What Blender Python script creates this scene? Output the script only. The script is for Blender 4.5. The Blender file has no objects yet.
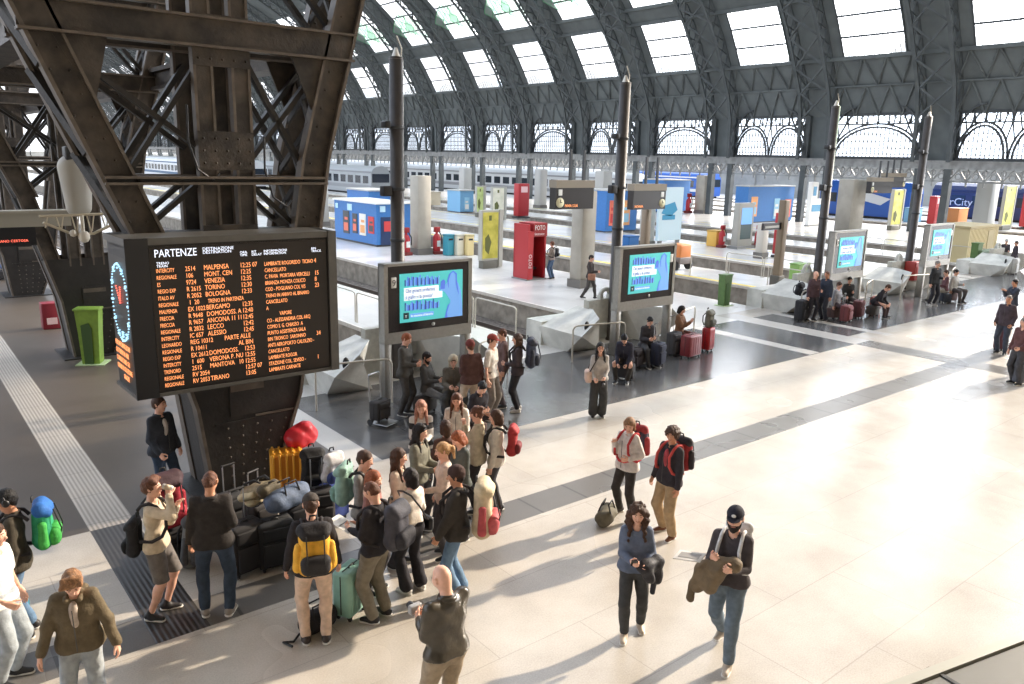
import bpy, bmesh, math, random
import numpy as np
from mathutils import Vector, Matrix, Euler
random.seed(7)
rng = np.random.default_rng(7)
SC = bpy.context.scene
COL = SC.collection
PI = math.pi
R = math.radians

# ------------------------------------------------------------------ camera
FOC, YAW, PITCH, ROLL, CAMH = 789.37, 0.890450689, 0.229529257, 0.024441222, 5.38212579
_fw = np.array([math.cos(YAW)*math.cos(PITCH), math.sin(YAW)*math.cos(PITCH), -math.sin(PITCH)])
_r0 = np.array([math.sin(YAW), -math.cos(YAW), 0.0]); _u0 = np.cross(_r0, _fw)
_rt = _r0*math.cos(ROLL)+_u0*math.sin(ROLL); _up = -_r0*math.sin(ROLL)+_u0*math.cos(ROLL)
_cp = np.array([0, 0, CAMH])
cam = bpy.data.cameras.new('camera'); cam.sensor_width = 36; cam.sensor_fit = 'HORIZONTAL'
cam.lens = FOC/1024*36; cam.clip_end = 2000; cam.clip_start = .05
camo = bpy.data.objects.new('camera', cam); COL.objects.link(camo)
m = Matrix.Identity(4)
for i in range(3):
    m[i][0] = _rt[i]; m[i][1] = _up[i]; m[i][2] = -_fw[i]; m[i][3] = _cp[i]
camo.matrix_world = m
SC.camera = camo

def ray(px, py):
    return _fw+_rt*(px-512)/FOC+_up*(342-py)/FOC
def gnd(px, py, z=0.0):
    d = ray(px, py); t = (z-CAMH)/d[2]; p = _cp+d*t
    return Vector(p)
def onY(px, py, Y):
    d = ray(px, py); return Vector(_cp+d*(Y/d[1]))
def onX(px, py, X):
    d = ray(px, py); return Vector(_cp+d*(X/d[0]))

# ------------------------------------------------------------------ materials
_M = {}
def mat(name, col, rough=.6, metal=0., noise=0., nscale=8., bump=0., bscale=30., emit=0., spec=.5, coat=0., col2=None, coords='Object', sheen=0.):
    if name in _M: return _M[name]
    M = bpy.data.materials.new(name); M.use_nodes = True
    nt = M.node_tree; b = nt.nodes['Principled BSDF']
    b.inputs['Base Color'].default_value = (*col, 1); b.inputs['Roughness'].default_value = rough
    b.inputs['Metallic'].default_value = metal; b.inputs['Specular IOR Level'].default_value = spec
    b.inputs['Coat Weight'].default_value = coat
    if sheen: b.inputs['Sheen Weight'].default_value = sheen
    tc = nt.nodes.new('ShaderNodeTexCoord')
    if noise or col2:
        n = nt.nodes.new('ShaderNodeTexNoise'); n.inputs['Scale'].default_value = nscale; n.inputs['Detail'].default_value = 5
        nt.links.new(tc.outputs[coords], n.inputs['Vector'])
        r = nt.nodes.new('ShaderNodeValToRGB')
        c1 = tuple(max(0, c*(1-noise)) for c in col); c2 = col2 or tuple(min(1, c*(1+noise)) for c in col)
        r.color_ramp.elements[0].position = .35; r.color_ramp.elements[1].position = .65
        r.color_ramp.elements[0].color = (*c1, 1); r.color_ramp.elements[1].color = (*c2, 1)
        nt.links.new(n.outputs['Fac'], r.inputs['Fac']); nt.links.new(r.outputs['Color'], b.inputs['Base Color'])
    if bump:
        n2 = nt.nodes.new('ShaderNodeTexNoise'); n2.inputs['Scale'].default_value = bscale; n2.inputs['Detail'].default_value = 4
        nt.links.new(tc.outputs[coords], n2.inputs['Vector'])
        bp = nt.nodes.new('ShaderNodeBump'); bp.inputs['Strength'].default_value = bump; bp.inputs['Distance'].default_value = .02
        nt.links.new(n2.outputs['Fac'], bp.inputs['Height']); nt.links.new(bp.outputs['Normal'], b.inputs['Normal'])
    if emit:
        b.inputs['Emission Color'].default_value = (*col, 1); b.inputs['Emission Strength'].default_value = emit
    _M[name] = M
    return M
def lin(r, g, b):
    f = lambda c: (c/255/12.92) if c/255 <= .04045 else ((c/255+.055)/1.055)**2.4
    return (f(r), f(g), f(b))
def cm(r, g, b, rough=.8, **k):
    """material from an sRGB colour"""
    nm = k.pop('nm', None) or 'paint_%d_%d_%d_%d' % (r, g, b, int(rough*100))
    return mat(nm, lin(r, g, b), rough, **k)
def cloth(r, g, b, rough=.85, noise=.14, bump=.35):
    return mat('cloth_%d_%d_%d_%d' % (r, g, b, int(rough*100)), lin(*[min(255, x+12*(1-x/255)) for x in (r, g, b)]), rough, noise=noise, nscale=14, bump=bump, bscale=45, spec=.25)
def stripes(name, c1, c2, scale=7.0, axis='Z', rough=.85, duty=.5):
    if name in _M: return _M[name]
    M = bpy.data.materials.new(name); M.use_nodes = True; nt = M.node_tree; b = nt.nodes['Principled BSDF']
    b.inputs['Roughness'].default_value = rough
    tc = nt.nodes.new('ShaderNodeTexCoord'); w = nt.nodes.new('ShaderNodeTexWave'); w.bands_direction = axis
    w.inputs['Scale'].default_value = scale; w.inputs['Distortion'].default_value = .4
    nt.links.new(tc.outputs['Object'], w.inputs['Vector'])
    r = nt.nodes.new('ShaderNodeValToRGB'); r.color_ramp.interpolation = 'CONSTANT'
    r.color_ramp.elements[0].color = (*lin(*c1), 1); r.color_ramp.elements[1].color = (*lin(*c2), 1); r.color_ramp.elements[1].position = duty
    nt.links.new(w.outputs['Fac'], r.inputs['Fac']); nt.links.new(r.outputs['Color'], b.inputs['Base Color'])
    _M[name] = M; return M
def glassmat(name, tint=(1, 1, 1), white=.15, refl=.08):
    if name in _M: return _M[name]
    M = bpy.data.materials.new(name); M.use_nodes = True; nt = M.node_tree; nt.nodes.clear()
    o = nt.nodes.new('ShaderNodeOutputMaterial'); t = nt.nodes.new('ShaderNodeBsdfTransparent'); t.inputs['Color'].default_value = (*tint, 1)
    d = nt.nodes.new('ShaderNodeBsdfTranslucent'); d.inputs['Color'].default_value = (.9, .92, .92, 1)
    g = nt.nodes.new('ShaderNodeBsdfGlossy'); g.inputs['Roughness'].default_value = .05
    m1 = nt.nodes.new('ShaderNodeMixShader'); m1.inputs[0].default_value = white
    m2 = nt.nodes.new('ShaderNodeMixShader'); m2.inputs[0].default_value = refl
    nt.links.new(t.outputs[0], m1.inputs[1]); nt.links.new(d.outputs[0], m1.inputs[2])
    nt.links.new(m1.outputs[0], m2.inputs[1]); nt.links.new(g.outputs[0], m2.inputs[2]); nt.links.new(m2.outputs[0], o.inputs[0])
    _M[name] = M; return M

# ------------------------------------------------------------------ mesh builder
class MB:
    def __init__(s): s.v = []; s.f = []; s.mi = []; s.sm = []
    def add(s, vs, fs, mi=0, smooth=False):
        o = len(s.v); s.v += [tuple(v) for v in vs]
        for f in fs: s.f.append([i+o for i in f]); s.mi.append(mi); s.sm.append(smooth)
        return s
    def box(s, c, d, rz=0., M=None, mi=0):
        x, y, z = d[0]/2, d[1]/2, d[2]/2
        vs = [Vector((sx*x, sy*y, sz*z)) for sz in (-1, 1) for sy in (-1, 1) for sx in (-1, 1)]
        T = Matrix.Translation(Vector(c)) @ (M.to_4x4() if M else Matrix.Rotation(rz, 4, 'Z'))
        return s.add([T@v for v in vs], [(0, 2, 3, 1), (4, 5, 7, 6), (0, 1, 5, 4), (2, 6, 7, 3), (0, 4, 6, 2), (1, 3, 7, 5)], mi)
    def b2(s, lo, hi, mi=0):
        return s.box([(a+b)/2 for a, b in zip(lo, hi)], [b-a for a, b in zip(lo, hi)], mi=mi)
    def rbox(s, c, d, r=.03, M=None, rz=0., seg=3, mi=0):
        bm = bmesh.new(); bmesh.ops.create_cube(bm, size=1)
        for v in bm.verts: v.co = Vector((v.co.x*d[0], v.co.y*d[1], v.co.z*d[2]))
        bmesh.ops.bevel(bm, geom=bm.edges[:], offset=min(r, min(d)*.49), segments=seg, affect='EDGES', profile=.5)
        T = Matrix.Translation(Vector(c)) @ (M.to_4x4() if M else Matrix.Rotation(rz, 4, 'Z'))
        bm.verts.index_update()
        s.add([T@v.co for v in bm.verts], [[v.index for v in f.verts] for f in bm.faces], mi, True); bm.free(); return s
    def beam(s, a, b, w, h, up=(0, 0, 1), mi=0):
        a = Vector(a); b = Vector(b); d = (b-a).normalized(); u = Vector(up)
        if abs(d.dot(u)) > .98: u = Vector((0, 1, 0))
        x = d.cross(u).normalized(); z = x.cross(d).normalized()
        vs = [p+x*(sx*w/2)+z*(sz*h/2) for p in (a, b) for sx, sz in ((-1, -1), (1, -1), (1, 1), (-1, 1))]
        return s.add(vs, [(3, 2, 1, 0), (4, 5, 6, 7), (0, 1, 5, 4), (1, 2, 6, 5), (2, 3, 7, 6), (3, 0, 4, 7)], mi)
    def tube(s, pts, r, n=8, mi=0, cap=True, r2=None):
        pts = [Vector(p) for p in pts]; N = len(pts); rings = []
        prev = None
        for i, p in enumerate(pts):
            d = (pts[min(i+1, N-1)]-pts[max(i-1, 0)]).normalized()
            if prev is None:
                u = Vector((0, 0, 1)) if abs(d.z) < .9 else Vector((1, 0, 0)); x = d.cross(u).normalized()
            else: x = (prev-d*prev.dot(d)).normalized()
            prev = x; y = d.cross(x)
            rr = r if r2 is None else r+(r2-r)*i/(N-1)
            rings.append([p+(x*math.cos(2*PI*k/n)+y*math.sin(2*PI*k/n))*rr for k in range(n)])
        vs = [v for g in rings for v in g]; fs = []
        for i in range(N-1):
            for k in range(n): fs.append((i*n+k, i*n+(k+1) % n, (i+1)*n+(k+1) % n, (i+1)*n+k))
        s.add(vs, fs, mi, True)
        if cap: s.add(rings[0][::-1], [list(range(n))], mi); s.add(rings[-1], [list(range(n))], mi)
        return s
    def lathe(s, prof, c=(0, 0, 0), n=20, mi=0, M=None):
        vs = []; fs = []
        for (r, z) in prof:
            for k in range(n):
                v = Vector((r*math.cos(2*PI*k/n), r*math.sin(2*PI*k/n), z))
                if M: v = M@v
                vs.append(v+Vector(c))
        for i in range(len(prof)-1):
            for k in range(n): fs.append((i*n+k, i*n+(k+1) % n, (i+1)*n+(k+1) % n, (i+1)*n+k))
        fs.append(list(range(n))[::-1]); fs.append([(len(prof)-1)*n+k for k in range(n)])
        return s.add(vs, fs, mi, True)
    def prism(s, poly, ax, a, b, mi=0):
        """poly: 2D points; ax 'x','y','z' = extrude axis from a to b"""
        def P(u, v, w): return {'x': (w, u, v), 'y': (u, w, v), 'z': (u, v, w)}[ax]
        n = len(poly); vs = [P(u, v, a) for u, v in poly]+[P(u, v, b) for u, v in poly]
        fs = [list(range(n))[::-1], list(range(n, 2*n))]+[(i, (i+1) % n, n+(i+1) % n, n+i) for i in range(n)]
        return s.add(vs, fs, mi)
    def quad(s, a, b, c, d, mi=0): return s.add([a, b, c, d], [(0, 1, 2, 3)], mi)
    def ring(s, c, r, t, n=24, a0=0, a1=2*PI, M=None, mi=0):
        pts = []
        for i in range(n+1):
            a = a0+(a1-a0)*i/n; v = Vector((r*math.cos(a), 0, r*math.sin(a)))
            if M: v = M@v
            pts.append(v+Vector(c))
        return s.tube(pts, t, 6, mi)
    def sphere(s, c, r, n=10, mi=0, M=None):
        if not hasattr(r, '__len__'): r = (r, r, r)
        vs = []; fs = []; h = max(4, n//2)
        for j in range(h+1):
            th = PI*j/h
            for k in range(n):
                v = Vector((r[0]*math.sin(th)*math.cos(2*PI*k/n), r[1]*math.sin(th)*math.sin(2*PI*k/n), -r[2]*math.cos(th)))
                if M: v = M@v
                vs.append(v+Vector(c))
        for j in range(h):
            for k in range(n): fs.append((j*n+k, j*n+(k+1) % n, (j+1)*n+(k+1) % n, (j+1)*n+k))
        return s.add(vs, fs, mi, True)
    def build(s, name, mats, parent=None, loc=None, fixn=False, smooth=None):
        me = bpy.data.meshes.new(name); me.from_pydata(s.v, [], s.f)
        if not isinstance(mats, (list, tuple)): mats = [mats]
        for m_ in mats: me.materials.append(m_)
        me.polygons.foreach_set('material_index', s.mi)
        me.polygons.foreach_set('use_smooth', s.sm if smooth is None else [smooth]*len(s.f))
        if fixn:
            bm = bmesh.new(); bm.from_mesh(me); bmesh.ops.recalc_face_normals(bm, faces=bm.faces[:]); bm.to_mesh(me); bm.free()
        me.update()
        return link(name, me, parent, loc)
def link(name, data, parent=None, loc=None):
    o = bpy.data.objects.new(name, data); COL.objects.link(o)
    if parent is not None: o.parent = parent
    if loc is not None: o.location = loc
    return o
def tag(o, label=None, cat=None, group=None, kind=None):
    if label: o['label'] = label
    if cat: o['category'] = cat
    if group: o['group'] = group
    if kind: o['kind'] = kind
    return o
def thing(name, label, cat, loc=(0, 0, 0), rz=0., group=None):
    o = bpy.data.objects.new(name, None); COL.objects.link(o); o.location = loc; o.rotation_euler = (0, 0, rz); o.empty_display_size = .2
    return tag(o, label, cat, group)
def struct(o): o['kind'] = 'structure'; return o
def dup(o, parent=None):
    c = o.copy(); COL.objects.link(c)
    if parent is not None: c.parent = parent
    for ch in list(o.children): dup(ch, c)
    return c
def copy_thing(o, loc, rz=None, label=None, group=None):
    c = dup(o); c.location = loc
    if rz is not None: c.rotation_euler = (0, 0, rz)
    if label: c['label'] = label
    if group: c['group'] = group
    return c
def text(name, body, size, material, parent, M, align='LEFT', ext=.002, ls=1.0, sx=1.0):
    cu = bpy.data.curves.new(name, 'FONT'); cu.body = body; cu.size = size; cu.align_x = align; cu.extrude = ext
    cu.space_line = ls; cu.resolution_u = 2; cu.materials.append(material)
    tmp = bpy.data.objects.new('tmp', cu); COL.objects.link(tmp)
    me = bpy.data.meshes.new_from_object(tmp.evaluated_get(bpy.context.evaluated_depsgraph_get())); bpy.data.objects.remove(tmp); bpy.data.curves.remove(cu)
    me.name = name
    o = link(name, me, parent); o.matrix_local = M @ Matrix.Diagonal((sx, 1, 1, 1)); return o
# text facing -Y (towards the camera side), reading along +X
def TM(x, y, z, rz=0): return Matrix.Translation((x, y, z)) @ Matrix.Rotation(rz, 4, 'Z') @ Matrix.Rotation(PI/2, 4, 'X')
# ------------------------------------------------------------------ implicit surfaces -> mesh (surface nets)
def A3(v): return np.array(v, dtype=np.float32)
class SD:
    """smooth union of tapered capsules and ellipsoids"""
    def __init__(s): s.p = []
    def cap(s, a, b, ra, rb=None, k=.02, sq=None):
        s.p.append(('c', A3(a), A3(b), ra, ra if rb is None else rb, k, sq)); return s
    def ell(s, c, r, B=None, k=.02):
        s.p.append(('e', A3(c), A3(r), B, 0, k, None)); return s
    def bounds(s, pad):
        lo = np.full(3, 1e9); hi = -lo
        for q in s.p:
            if q[0] == 'c':
                rr = max(q[3], q[4]); lo = np.minimum(lo, np.minimum(q[1], q[2])-rr); hi = np.maximum(hi, np.maximum(q[1], q[2])+rr)
            else:
                rr = q[2].max(); lo = np.minimum(lo, q[1]-rr); hi = np.maximum(hi, q[1]+rr)
        return lo-pad, hi+pad
    def ev(s, P):
        d = None
        for q in s.p:
            if q[0] == 'c':
                a, b = q[1], q[2]; ab = b-a; pa = P-a
                if q[6] is not None:     # squash along an axis: (axis, factor)
                    ax, f = q[6]; pa = pa+np.outer(pa@ax, ax)*(f-1); ab = ab+ax*(ab@ax)*(f-1)
                t = np.clip(pa@ab/max(1e-9, ab@ab), 0, 1)
                e = np.sqrt(((pa-t[:, None]*ab)**2).sum(1))-(q[3]+(q[4]-q[3])*t)
            else:
                l = P-q[1]
                if q[3] is not None: l = l@q[3]
                e = (np.sqrt(((l/q[2])**2).sum(1))-1)*q[2].min()
            if d is None: d = e
            else:
                k = q[5]; h = np.clip(.5+.5*(e-d)/k, 0, 1) if k > 0 else (e > d).astype(np.float32)
                d = e+(d-e)*h-k*h*(1-h)
        return d
def nets(fn, lo, hi, h):
    n = np.maximum(3, np.ceil((hi-lo)/h).astype(int)+1)
    ax = [(lo[i]+np.arange(n[i])*h).astype(np.float32) for i in range(3)]
    P = np.stack(np.meshgrid(*ax, indexing='ij'), -1).reshape(-1, 3)
    V = fn(P).reshape(n).astype(np.float32)
    V[0] = V[-1] = .1; V[:, 0] = V[:, -1] = .1; V[:, :, 0] = V[:, :, -1] = .1
    S = V < 0
    acc = np.zeros((*(n-1), 3), np.float32); cnt = np.zeros(n-1, np.float32)
    offs = [(i, j, k) for i in (0, 1) for j in (0, 1) for k in (0, 1)]
    sl = lambda o: tuple(slice(o[i], n[i]-1+o[i]) for i in range(3))
    for a in offs:
        for d in range(3):
            if a[d]: continue
            b = list(a); b[d] = 1
            va, vb = V[sl(a)], V[sl(b)]; x = S[sl(a)] != S[sl(b)]
            t = np.where(x, va/np.where(x, va-vb, 1), 0)
            for q in range(3): acc[..., q] += np.where(x, a[q]+(t if q == d else 0), 0)
            cnt += x
    act = cnt > 0; idx = -np.ones(n-1, int); idx[act] = np.arange(act.sum())
    ijk = np.argwhere(act); vs = lo+(ijk+acc[act]/cnt[act][:, None])*h
    F = []
    for d in range(3):
        e1, e2 = [(1, 2), (2, 0), (0, 1)][d]
        A = [slice(1, n[q]-1) for q in range(3)]; B = list(A); A[d] = slice(0, n[d]-1); B[d] = slice(1, n[d])
        sa, sb = S[tuple(A)], S[tuple(B)]; w = np.argwhere(sa != sb)
        if not len(w): continue
        flip = sa[tuple(w.T)]; w = w.copy()
        for q in range(3):
            if q != d: w[:, q] += 1
        def I(o1, o2):
            c = w.copy(); c[:, e1] -= o1; c[:, e2] -= o2; return idx[tuple(c.T)]
        Q = np.stack([I(1, 1), I(0, 1), I(0, 0), I(1, 0)], 1)
        Q[~flip] = Q[~flip][:, ::-1]; F.append(Q)
    return vs, (np.concatenate(F) if F else np.zeros((0, 4), int))
def net_mb(mb, fn, lo, hi, h, mi=0):
    vs, F = nets(fn, np.asarray(lo, float), np.asarray(hi, float), h)
    return mb.add(vs.tolist(), F.tolist(), mi, True)
def sd_mb(mb, sd, h, mi=0, cut=None, amp=0, fr=30, ph=0.):
    lo, hi = sd.bounds(h*2+.01)
    def fn(P):
        d = sd.ev(P)
        if amp: d = d+amp*(np.sin(fr*P[:, 2]+9*P[:, 0]+ph)*np.cos(fr*.8*P[:, 0]+ph*2+6*P[:, 1])+.6*np.sin(fr*1.7*P[:, 1]+fr*P[:, 2]*.6+ph))
        for c in (cut or []): d = np.maximum(d, c(P))
        return d
    return net_mb(mb, fn, lo, hi, h, mi)

# ------------------------------------------------------------------ people
SKIN = dict(fair=(226, 176, 152), tan=(196, 142, 112), olive=(180, 128, 98), dark=(112, 74, 54))
HAIR = dict(brown=(72, 48, 34), dark=(34, 26, 24), black=(20, 18, 20), blond=(178, 138, 92), ginger=(146, 82, 50), auburn=(98, 62, 44), grey=(130, 126, 122), light=(140, 102, 70), pink=(176, 124, 104))
def nrm(v): v = np.asarray(v, float); return v/max(1e-9, np.linalg.norm(v))
def ik(S, T, l1, l2, pole):
    S = np.asarray(S, float); T = np.asarray(T, float); d = T-S; L = np.linalg.norm(d)
    if L > (l1+l2)*.995: T = S+d/L*(l1+l2)*.995; d = T-S; L = (l1+l2)*.995
    L = max(L, abs(l1-l2)+.03)
    u = nrm(d); a = (l1*l1-l2*l2+L*L)/(2*L); hh = math.sqrt(max(0, l1*l1-a*a))
    p = np.asarray(pole, float); p = nrm(p-u*(p@u))
    return S+u*a+p*hh, T
PH = [0]
def person(label, px, heading, h=1.72, w=1.0, skin='fair', hair=('short', 'brown'), top=('sweater', (120, 120, 120)), legs=('trousers', (60, 60, 70)), shoes=(40, 40, 42),
           armL=None, armR=None, feet=None, pelv=None, lean=0., twist=0., head=(8, 0), sit=None, vox=.016, hat=None, extra=(), loc=None, group=None, pole=None, z0=0., belly=0., cat='person', hipf=0.):
    """heading: 0 faces the camera, 90 faces screen right, 180 away, 270 screen left"""
    P0 = Vector(loc) if loc is not None else gnd(px[0], px[1], z0)
    toC = np.array([-P0.x, -P0.y]); toC /= np.linalg.norm(toC); rgt = np.array([-toC[1], toC[0]])
    hd = R(heading); f2 = toC*math.cos(hd)+rgt*math.sin(hd); rz = math.atan2(f2[1], f2[0])-PI/2
    root = thing('person', label, cat, P0, rz, group)
    s = h/1.75; PH[0] += 1; ph = PH[0]*1.7
    feet = feet or ((-.11, .02, 10), (.11, -.02, -10))
    pz = (pelv if pelv is not None else .955); ln = R(lean); tw = R(twist)
    pel = np.array([0, hipf, pz])
    # torso frame
    Bx = np.array([math.cos(tw), math.sin(tw), 0]); By0 = np.array([-math.sin(tw), math.cos(tw), 0])
    By = By0*math.cos(ln)-np.array([0, 0, 1])*math.sin(ln); Bz = By0*math.sin(ln)+np.array([0, 0, 1])*math.cos(ln)
    T = lambda x, y, z: pel+Bx*x+By*y+Bz*(z-.955)
    wd = w
    sh = {-1: T(-.152*wd, -.005, 1.412), 1: T(.152*wd, -.005, 1.412)}
    nb = T(0, -.015, 1.47); hp, hy = R(head[0]), R(head[1])
    # head frame follows half of the lean
    hz = nrm(Bz*.6+np.array([0, 0, .4])); hx = nrm(np.array([math.cos(tw+hy), math.sin(tw+hy), 0])); hf = np.cross(hz, hx); hx = np.cross(hf, hz)
    HF = hf*math.cos(hp)-hz*math.sin(hp); HZ = hf*math.sin(hp)+hz*math.cos(hp); HX = np.cross(HF, HZ)
    HB = np.stack([HX, HF, HZ], 1).astype(np.float32)
    hc = nb+hz*.085+HZ*.085+HF*.025
    HP = lambda x, y, z: hc+HX*x+HF*y+HZ*z
    # legs
    J = {}
    for sd, ft in ((-1, feet[0]), (1, feet[1])):
        hip = pel+np.array([.09*sd*wd, 0, -.04]); fz = ft[3] if len(ft) > 3 else 0.
        fr = R(ft[2]); fd = np.array([-math.sin(fr), math.cos(fr), 0])
        ank = np.array([ft[0], ft[1]-.04, .085+fz]); kn, ank = ik(hip, ank, .44, .43, fd+np.array([.25*sd if sit else .05*sd, 0, .6 if sit else 0]))
        J[sd] = dict(hip=hip, kn=kn, ank=ank, fd=fd)
    # arms
    for sd, tg in ((-1, armL), (1, armR)):
        if tg is None: wr = sh[sd]+Bx*(.12*sd)+np.array([0, 0, -.525])+By0*.05
        else: wr = np.array(tg[:3], float)
        pl = (pole or {}).get(sd) or None
        pv = np.asarray(pl, float) if pl is not None else Bx*(.34*sd)-By0*.7-np.array([0, 0, .75])
        el, wr = ik(sh[sd], wr, .29, .255, pv)
        J[sd].update(el=el, wr=wr)
    g = lambda v: np.asarray(v)*s
    # ---- body (one surface)
    def torso(q, e):
        ya = By.astype(np.float32); sq = (ya, 1.22)
        q.cap(g(T(-.065*wd, -.01, .93)), g(T(.065*wd, -.01, .93)), (.118+e)*s, k=.05*s, sq=sq)
        q.cap(g(T(-.055*wd, .0+belly*.4, 1.09)), g(T(.055*wd, .0+belly*.4, 1.09)), (.102+e+belly*.4)*s, k=.07*s, sq=sq)
        q.cap(g(T(-.064*wd, .005, 1.27)), g(T(.064*wd, .005, 1.27)), (.112+e)*s, k=.07*s, sq=sq)
        q.cap(g(T(-.105*wd, -.015, 1.405)), g(T(.105*wd, -.015, 1.405)), (.055+e*.6)*s, k=.06*s)
        q.cap(g(T(0, -.02, 1.43)), g(nb), (.075+e*.5)*s, (.055+e*.2)*s, k=.05*s)
    def arm(q, sd, e, ew=None, upto=1.):
        j = J[sd]; ew = e if ew is None else ew; wq = j['el']+(j['wr']-j['el'])*upto
        q.cap(g(sh[sd]), g(j['el']), (.047*wd+e)*s, (.040+e)*s, k=.03*s)
        q.cap(g(j['el']), g(wq), (.038+e)*s, (.027+ew)*s, k=.02*s)
    def leg(q, sd, e, ew, frac=1., kn=None):
        j = J[sd]
        q.cap(g(j['hip']), g(j['kn']), (.088*wd+e)*s, (.056+(e if kn is None else kn))*s, k=.05*s)
        if frac > .52:
            a = j['kn']+(j['ank']-j['kn'])*min(1, (frac-.5)*2)
            q.cap(g(j['kn']), g(a), (.055+(e if kn is None else kn))*s, (.037+ew)*s, k=.02*s)
            if ew < .03:
                cc = j['kn']+(a-j['kn'])*.32-nrm(j['fd'])*.014; q.ell(g(cc), np.array([.05+e, .052+e, .11])*s, k=.03*s)
    sk = cm(*SKIN[skin], .5, nm='skin_'+skin, noise=.06, nscale=20, spec=.35)
    drk = cm(30, 22, 20, .3, nm='eye_dark'); wht = cm(225, 220, 214, .3, nm='eye_white'); lip = cm(176, 112, 98, .5, nm='lips')
    hcol = HAIR[hair[1]]; hm = mat('hair_'+hair[1], lin(*hcol), .55, noise=.3, nscale=40, bump=.6, bscale=90, spec=.35)
    B = MB(); core = SD(); torso(core, -.012)
    for sd in (-1, 1): leg(core, sd, -.012 if legs[0] != 'shorts' else 0., 0.); arm(core, sd, -.008)
    sd_mb(B, core, max(vox, .018)*s)
    hq = SD(); hq.cap(g(T(0, -.02, 1.40)), g(nb), .07*s, .054*s); hq.cap(g(nb), g(HP(0, -.02, -.05)), .054*s, .05*s, k=.03*s)
    hq.ell(g(HP(0, -.012, .02)), np.array([.074, .094, .1])*s, HB, k=.03*s)
    hq.cap(g(HP(0, .03, -.055)), g(HP(0, .052, -.092)), .05*s, .026*s, k=.04*s)
    hq.cap(g(HP(-.03, .05, .0)), g(HP(.03, .05, .0)), .036*s, k=.03*s)
    hq.cap(g(HP(0, .083, .012)), g(HP(0, .104, -.022)), .008*s, .014*s, k=.014*s)
    for e in (-1, 1): hq.cap(g(HP(.076*e, -.014, -.012)), g(HP(.08*e, -.02, .022)), .013*s, k=.01*s)
    sd_mb(B, hq, min(vox*.55, .011)*s)
    for e in (-1, 1):
        B.sphere(g(HP(.032*e, .079, .012)), np.array([.013, .009, .009])*s, 8, 2, Matrix(HB.tolist()))
        B.sphere(g(HP(.032*e, .086, .012)), .0062*s, 8, 1)
        B.tube([g(HP(.016*e, .089, .034)), g(HP(.034*e, .089, .039)), g(HP(.05*e, .077, .032))], .0045*s, 5, 4)
    B.tube([g(HP(-.024, .083, -.056)), g(HP(0, .094, -.055)), g(HP(.024, .083, -.056))], .0042*s, 6, 3)
    # hands
    for sd in (-1, 1):
        j = J[sd]; d = nrm(j['wr']-j['el']); bend = (armL if sd < 0 else armR)
        tv = np.array([0, .75, .66]) if abs(d[2]) < .8 else By0
        if d[2] > .8: tv = -Bx*sd*.6-By0*.4
        t = nrm(tv-d*(tv@d)); nn = np.cross(d, t); inward = -Bx*sd+By0*.15
        if nn@inward < 0: nn = -nn
        cu = 1.05 if (bend is not None and len(bend) > 3 and bend[3]) else .45
        hq = SD(); W = j['wr']
        HPt = lambda a, b, c: g(W+d*a+t*b+nn*c)
        hq.cap(HPt(-.03, 0, 0), HPt(.02, 0, 0), .026*s, .024*s)
        for o in (-.026, 0, .026): hq.cap(HPt(.01, o*.6, 0), HPt(.082, o, .004), .019*s, .0145*s, k=.012*s)
        for o, L in ((.031, .068), (.0105, .078), (-.0105, .072), (-.031, .055)):
            b0 = np.array([.085, o, .004]); an = .2; p = b0
            for q_, fr in enumerate((.45, .32, .23)):
                an += cu*(.55 if q_ == 0 else .8); p2 = p+np.array([math.cos(an), o*.6, math.sin(an)])*L*fr
                hq.cap(HPt(*p), HPt(*p2), (.0098-.001*q_)*s, (.009-.001*q_)*s, k=.004*s); p = p2
        hq.cap(HPt(.02, .022, .006), HPt(.058, .052, .022+.012*cu), .0145*s, .0115*s, k=.012*s)
        hq.cap(HPt(.058, .052, .022+.012*cu), HPt(.088, .056, .03+.02*cu), .011*s, .009*s, k=.004*s)
        sd_mb(B, hq, min(.0072, vox*.5)*s)
    # beard
    B.build('body', [sk, drk, wht, lip, hm], root)
    if 'beard' in extra:
        q = SD(); q.cap(g(HP(0, .04, -.07)), g(HP(0, .062, -.105)), .052*s, .034*s, k=.02*s); q.cap(g(HP(-.062, .01, -.04)), g(HP(-.03, .05, -.085)), .02*s, .028*s, k=.02*s); q.cap(g(HP(.062, .01, -.04)), g(HP(.03, .05, -.085)), .02*s, .028*s, k=.02*s)
        sd_mb(MB0 := MB(), q, .01*s, amp=.003, fr=90); MB0.build('beard', hm, root)
    # ---- hair
    st = hair[0]
    if st != 'bald':
        q = SD(); hv = min(vox*.8, .014)*s; amp = .003; fr = 70
        face = lambda P: .083*s-np.sqrt((((P-np.float32(g(HP(0, .085, -.045))))@HB/np.float32([.85, .8, 1.25]))**2).sum(1))
        if st == 'buzz':
            q.ell(g(HP(0, -.016, .026)), np.array([.077, .096, .1])*s, HB)
        else:
            q.ell(g(HP(0, -.02, .032)), np.array([.086, .104, .103])*s, HB)
        if st in ('short', 'buzz', 'quiff'):
            q.cap(g(HP(0, -.06, -.02)), g(HP(0, -.05, -.05)), .055*s, .045*s, k=.03*s)
            if st == 'quiff':
                for a in range(-3, 4): q.cap(g(HP(.022*a, .02, .115)), g(HP(.026*a+.01, .075, .085)), .03*s, .02*s, k=.012*s)
                amp = .005
        if st in ('bob', 'long', 'curly', 'hoodhair'):
            for e in (-1, 1): q.cap(g(HP(.066*e, -.012, .03)), g(HP(.07*e, -.012, -.09)), .034*s, .03*s, k=.03*s)
            q.cap(g(HP(0, -.06, 0)), g(HP(0, -.06, -.1)), .075*s, .065*s, k=.03*s)
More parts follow.
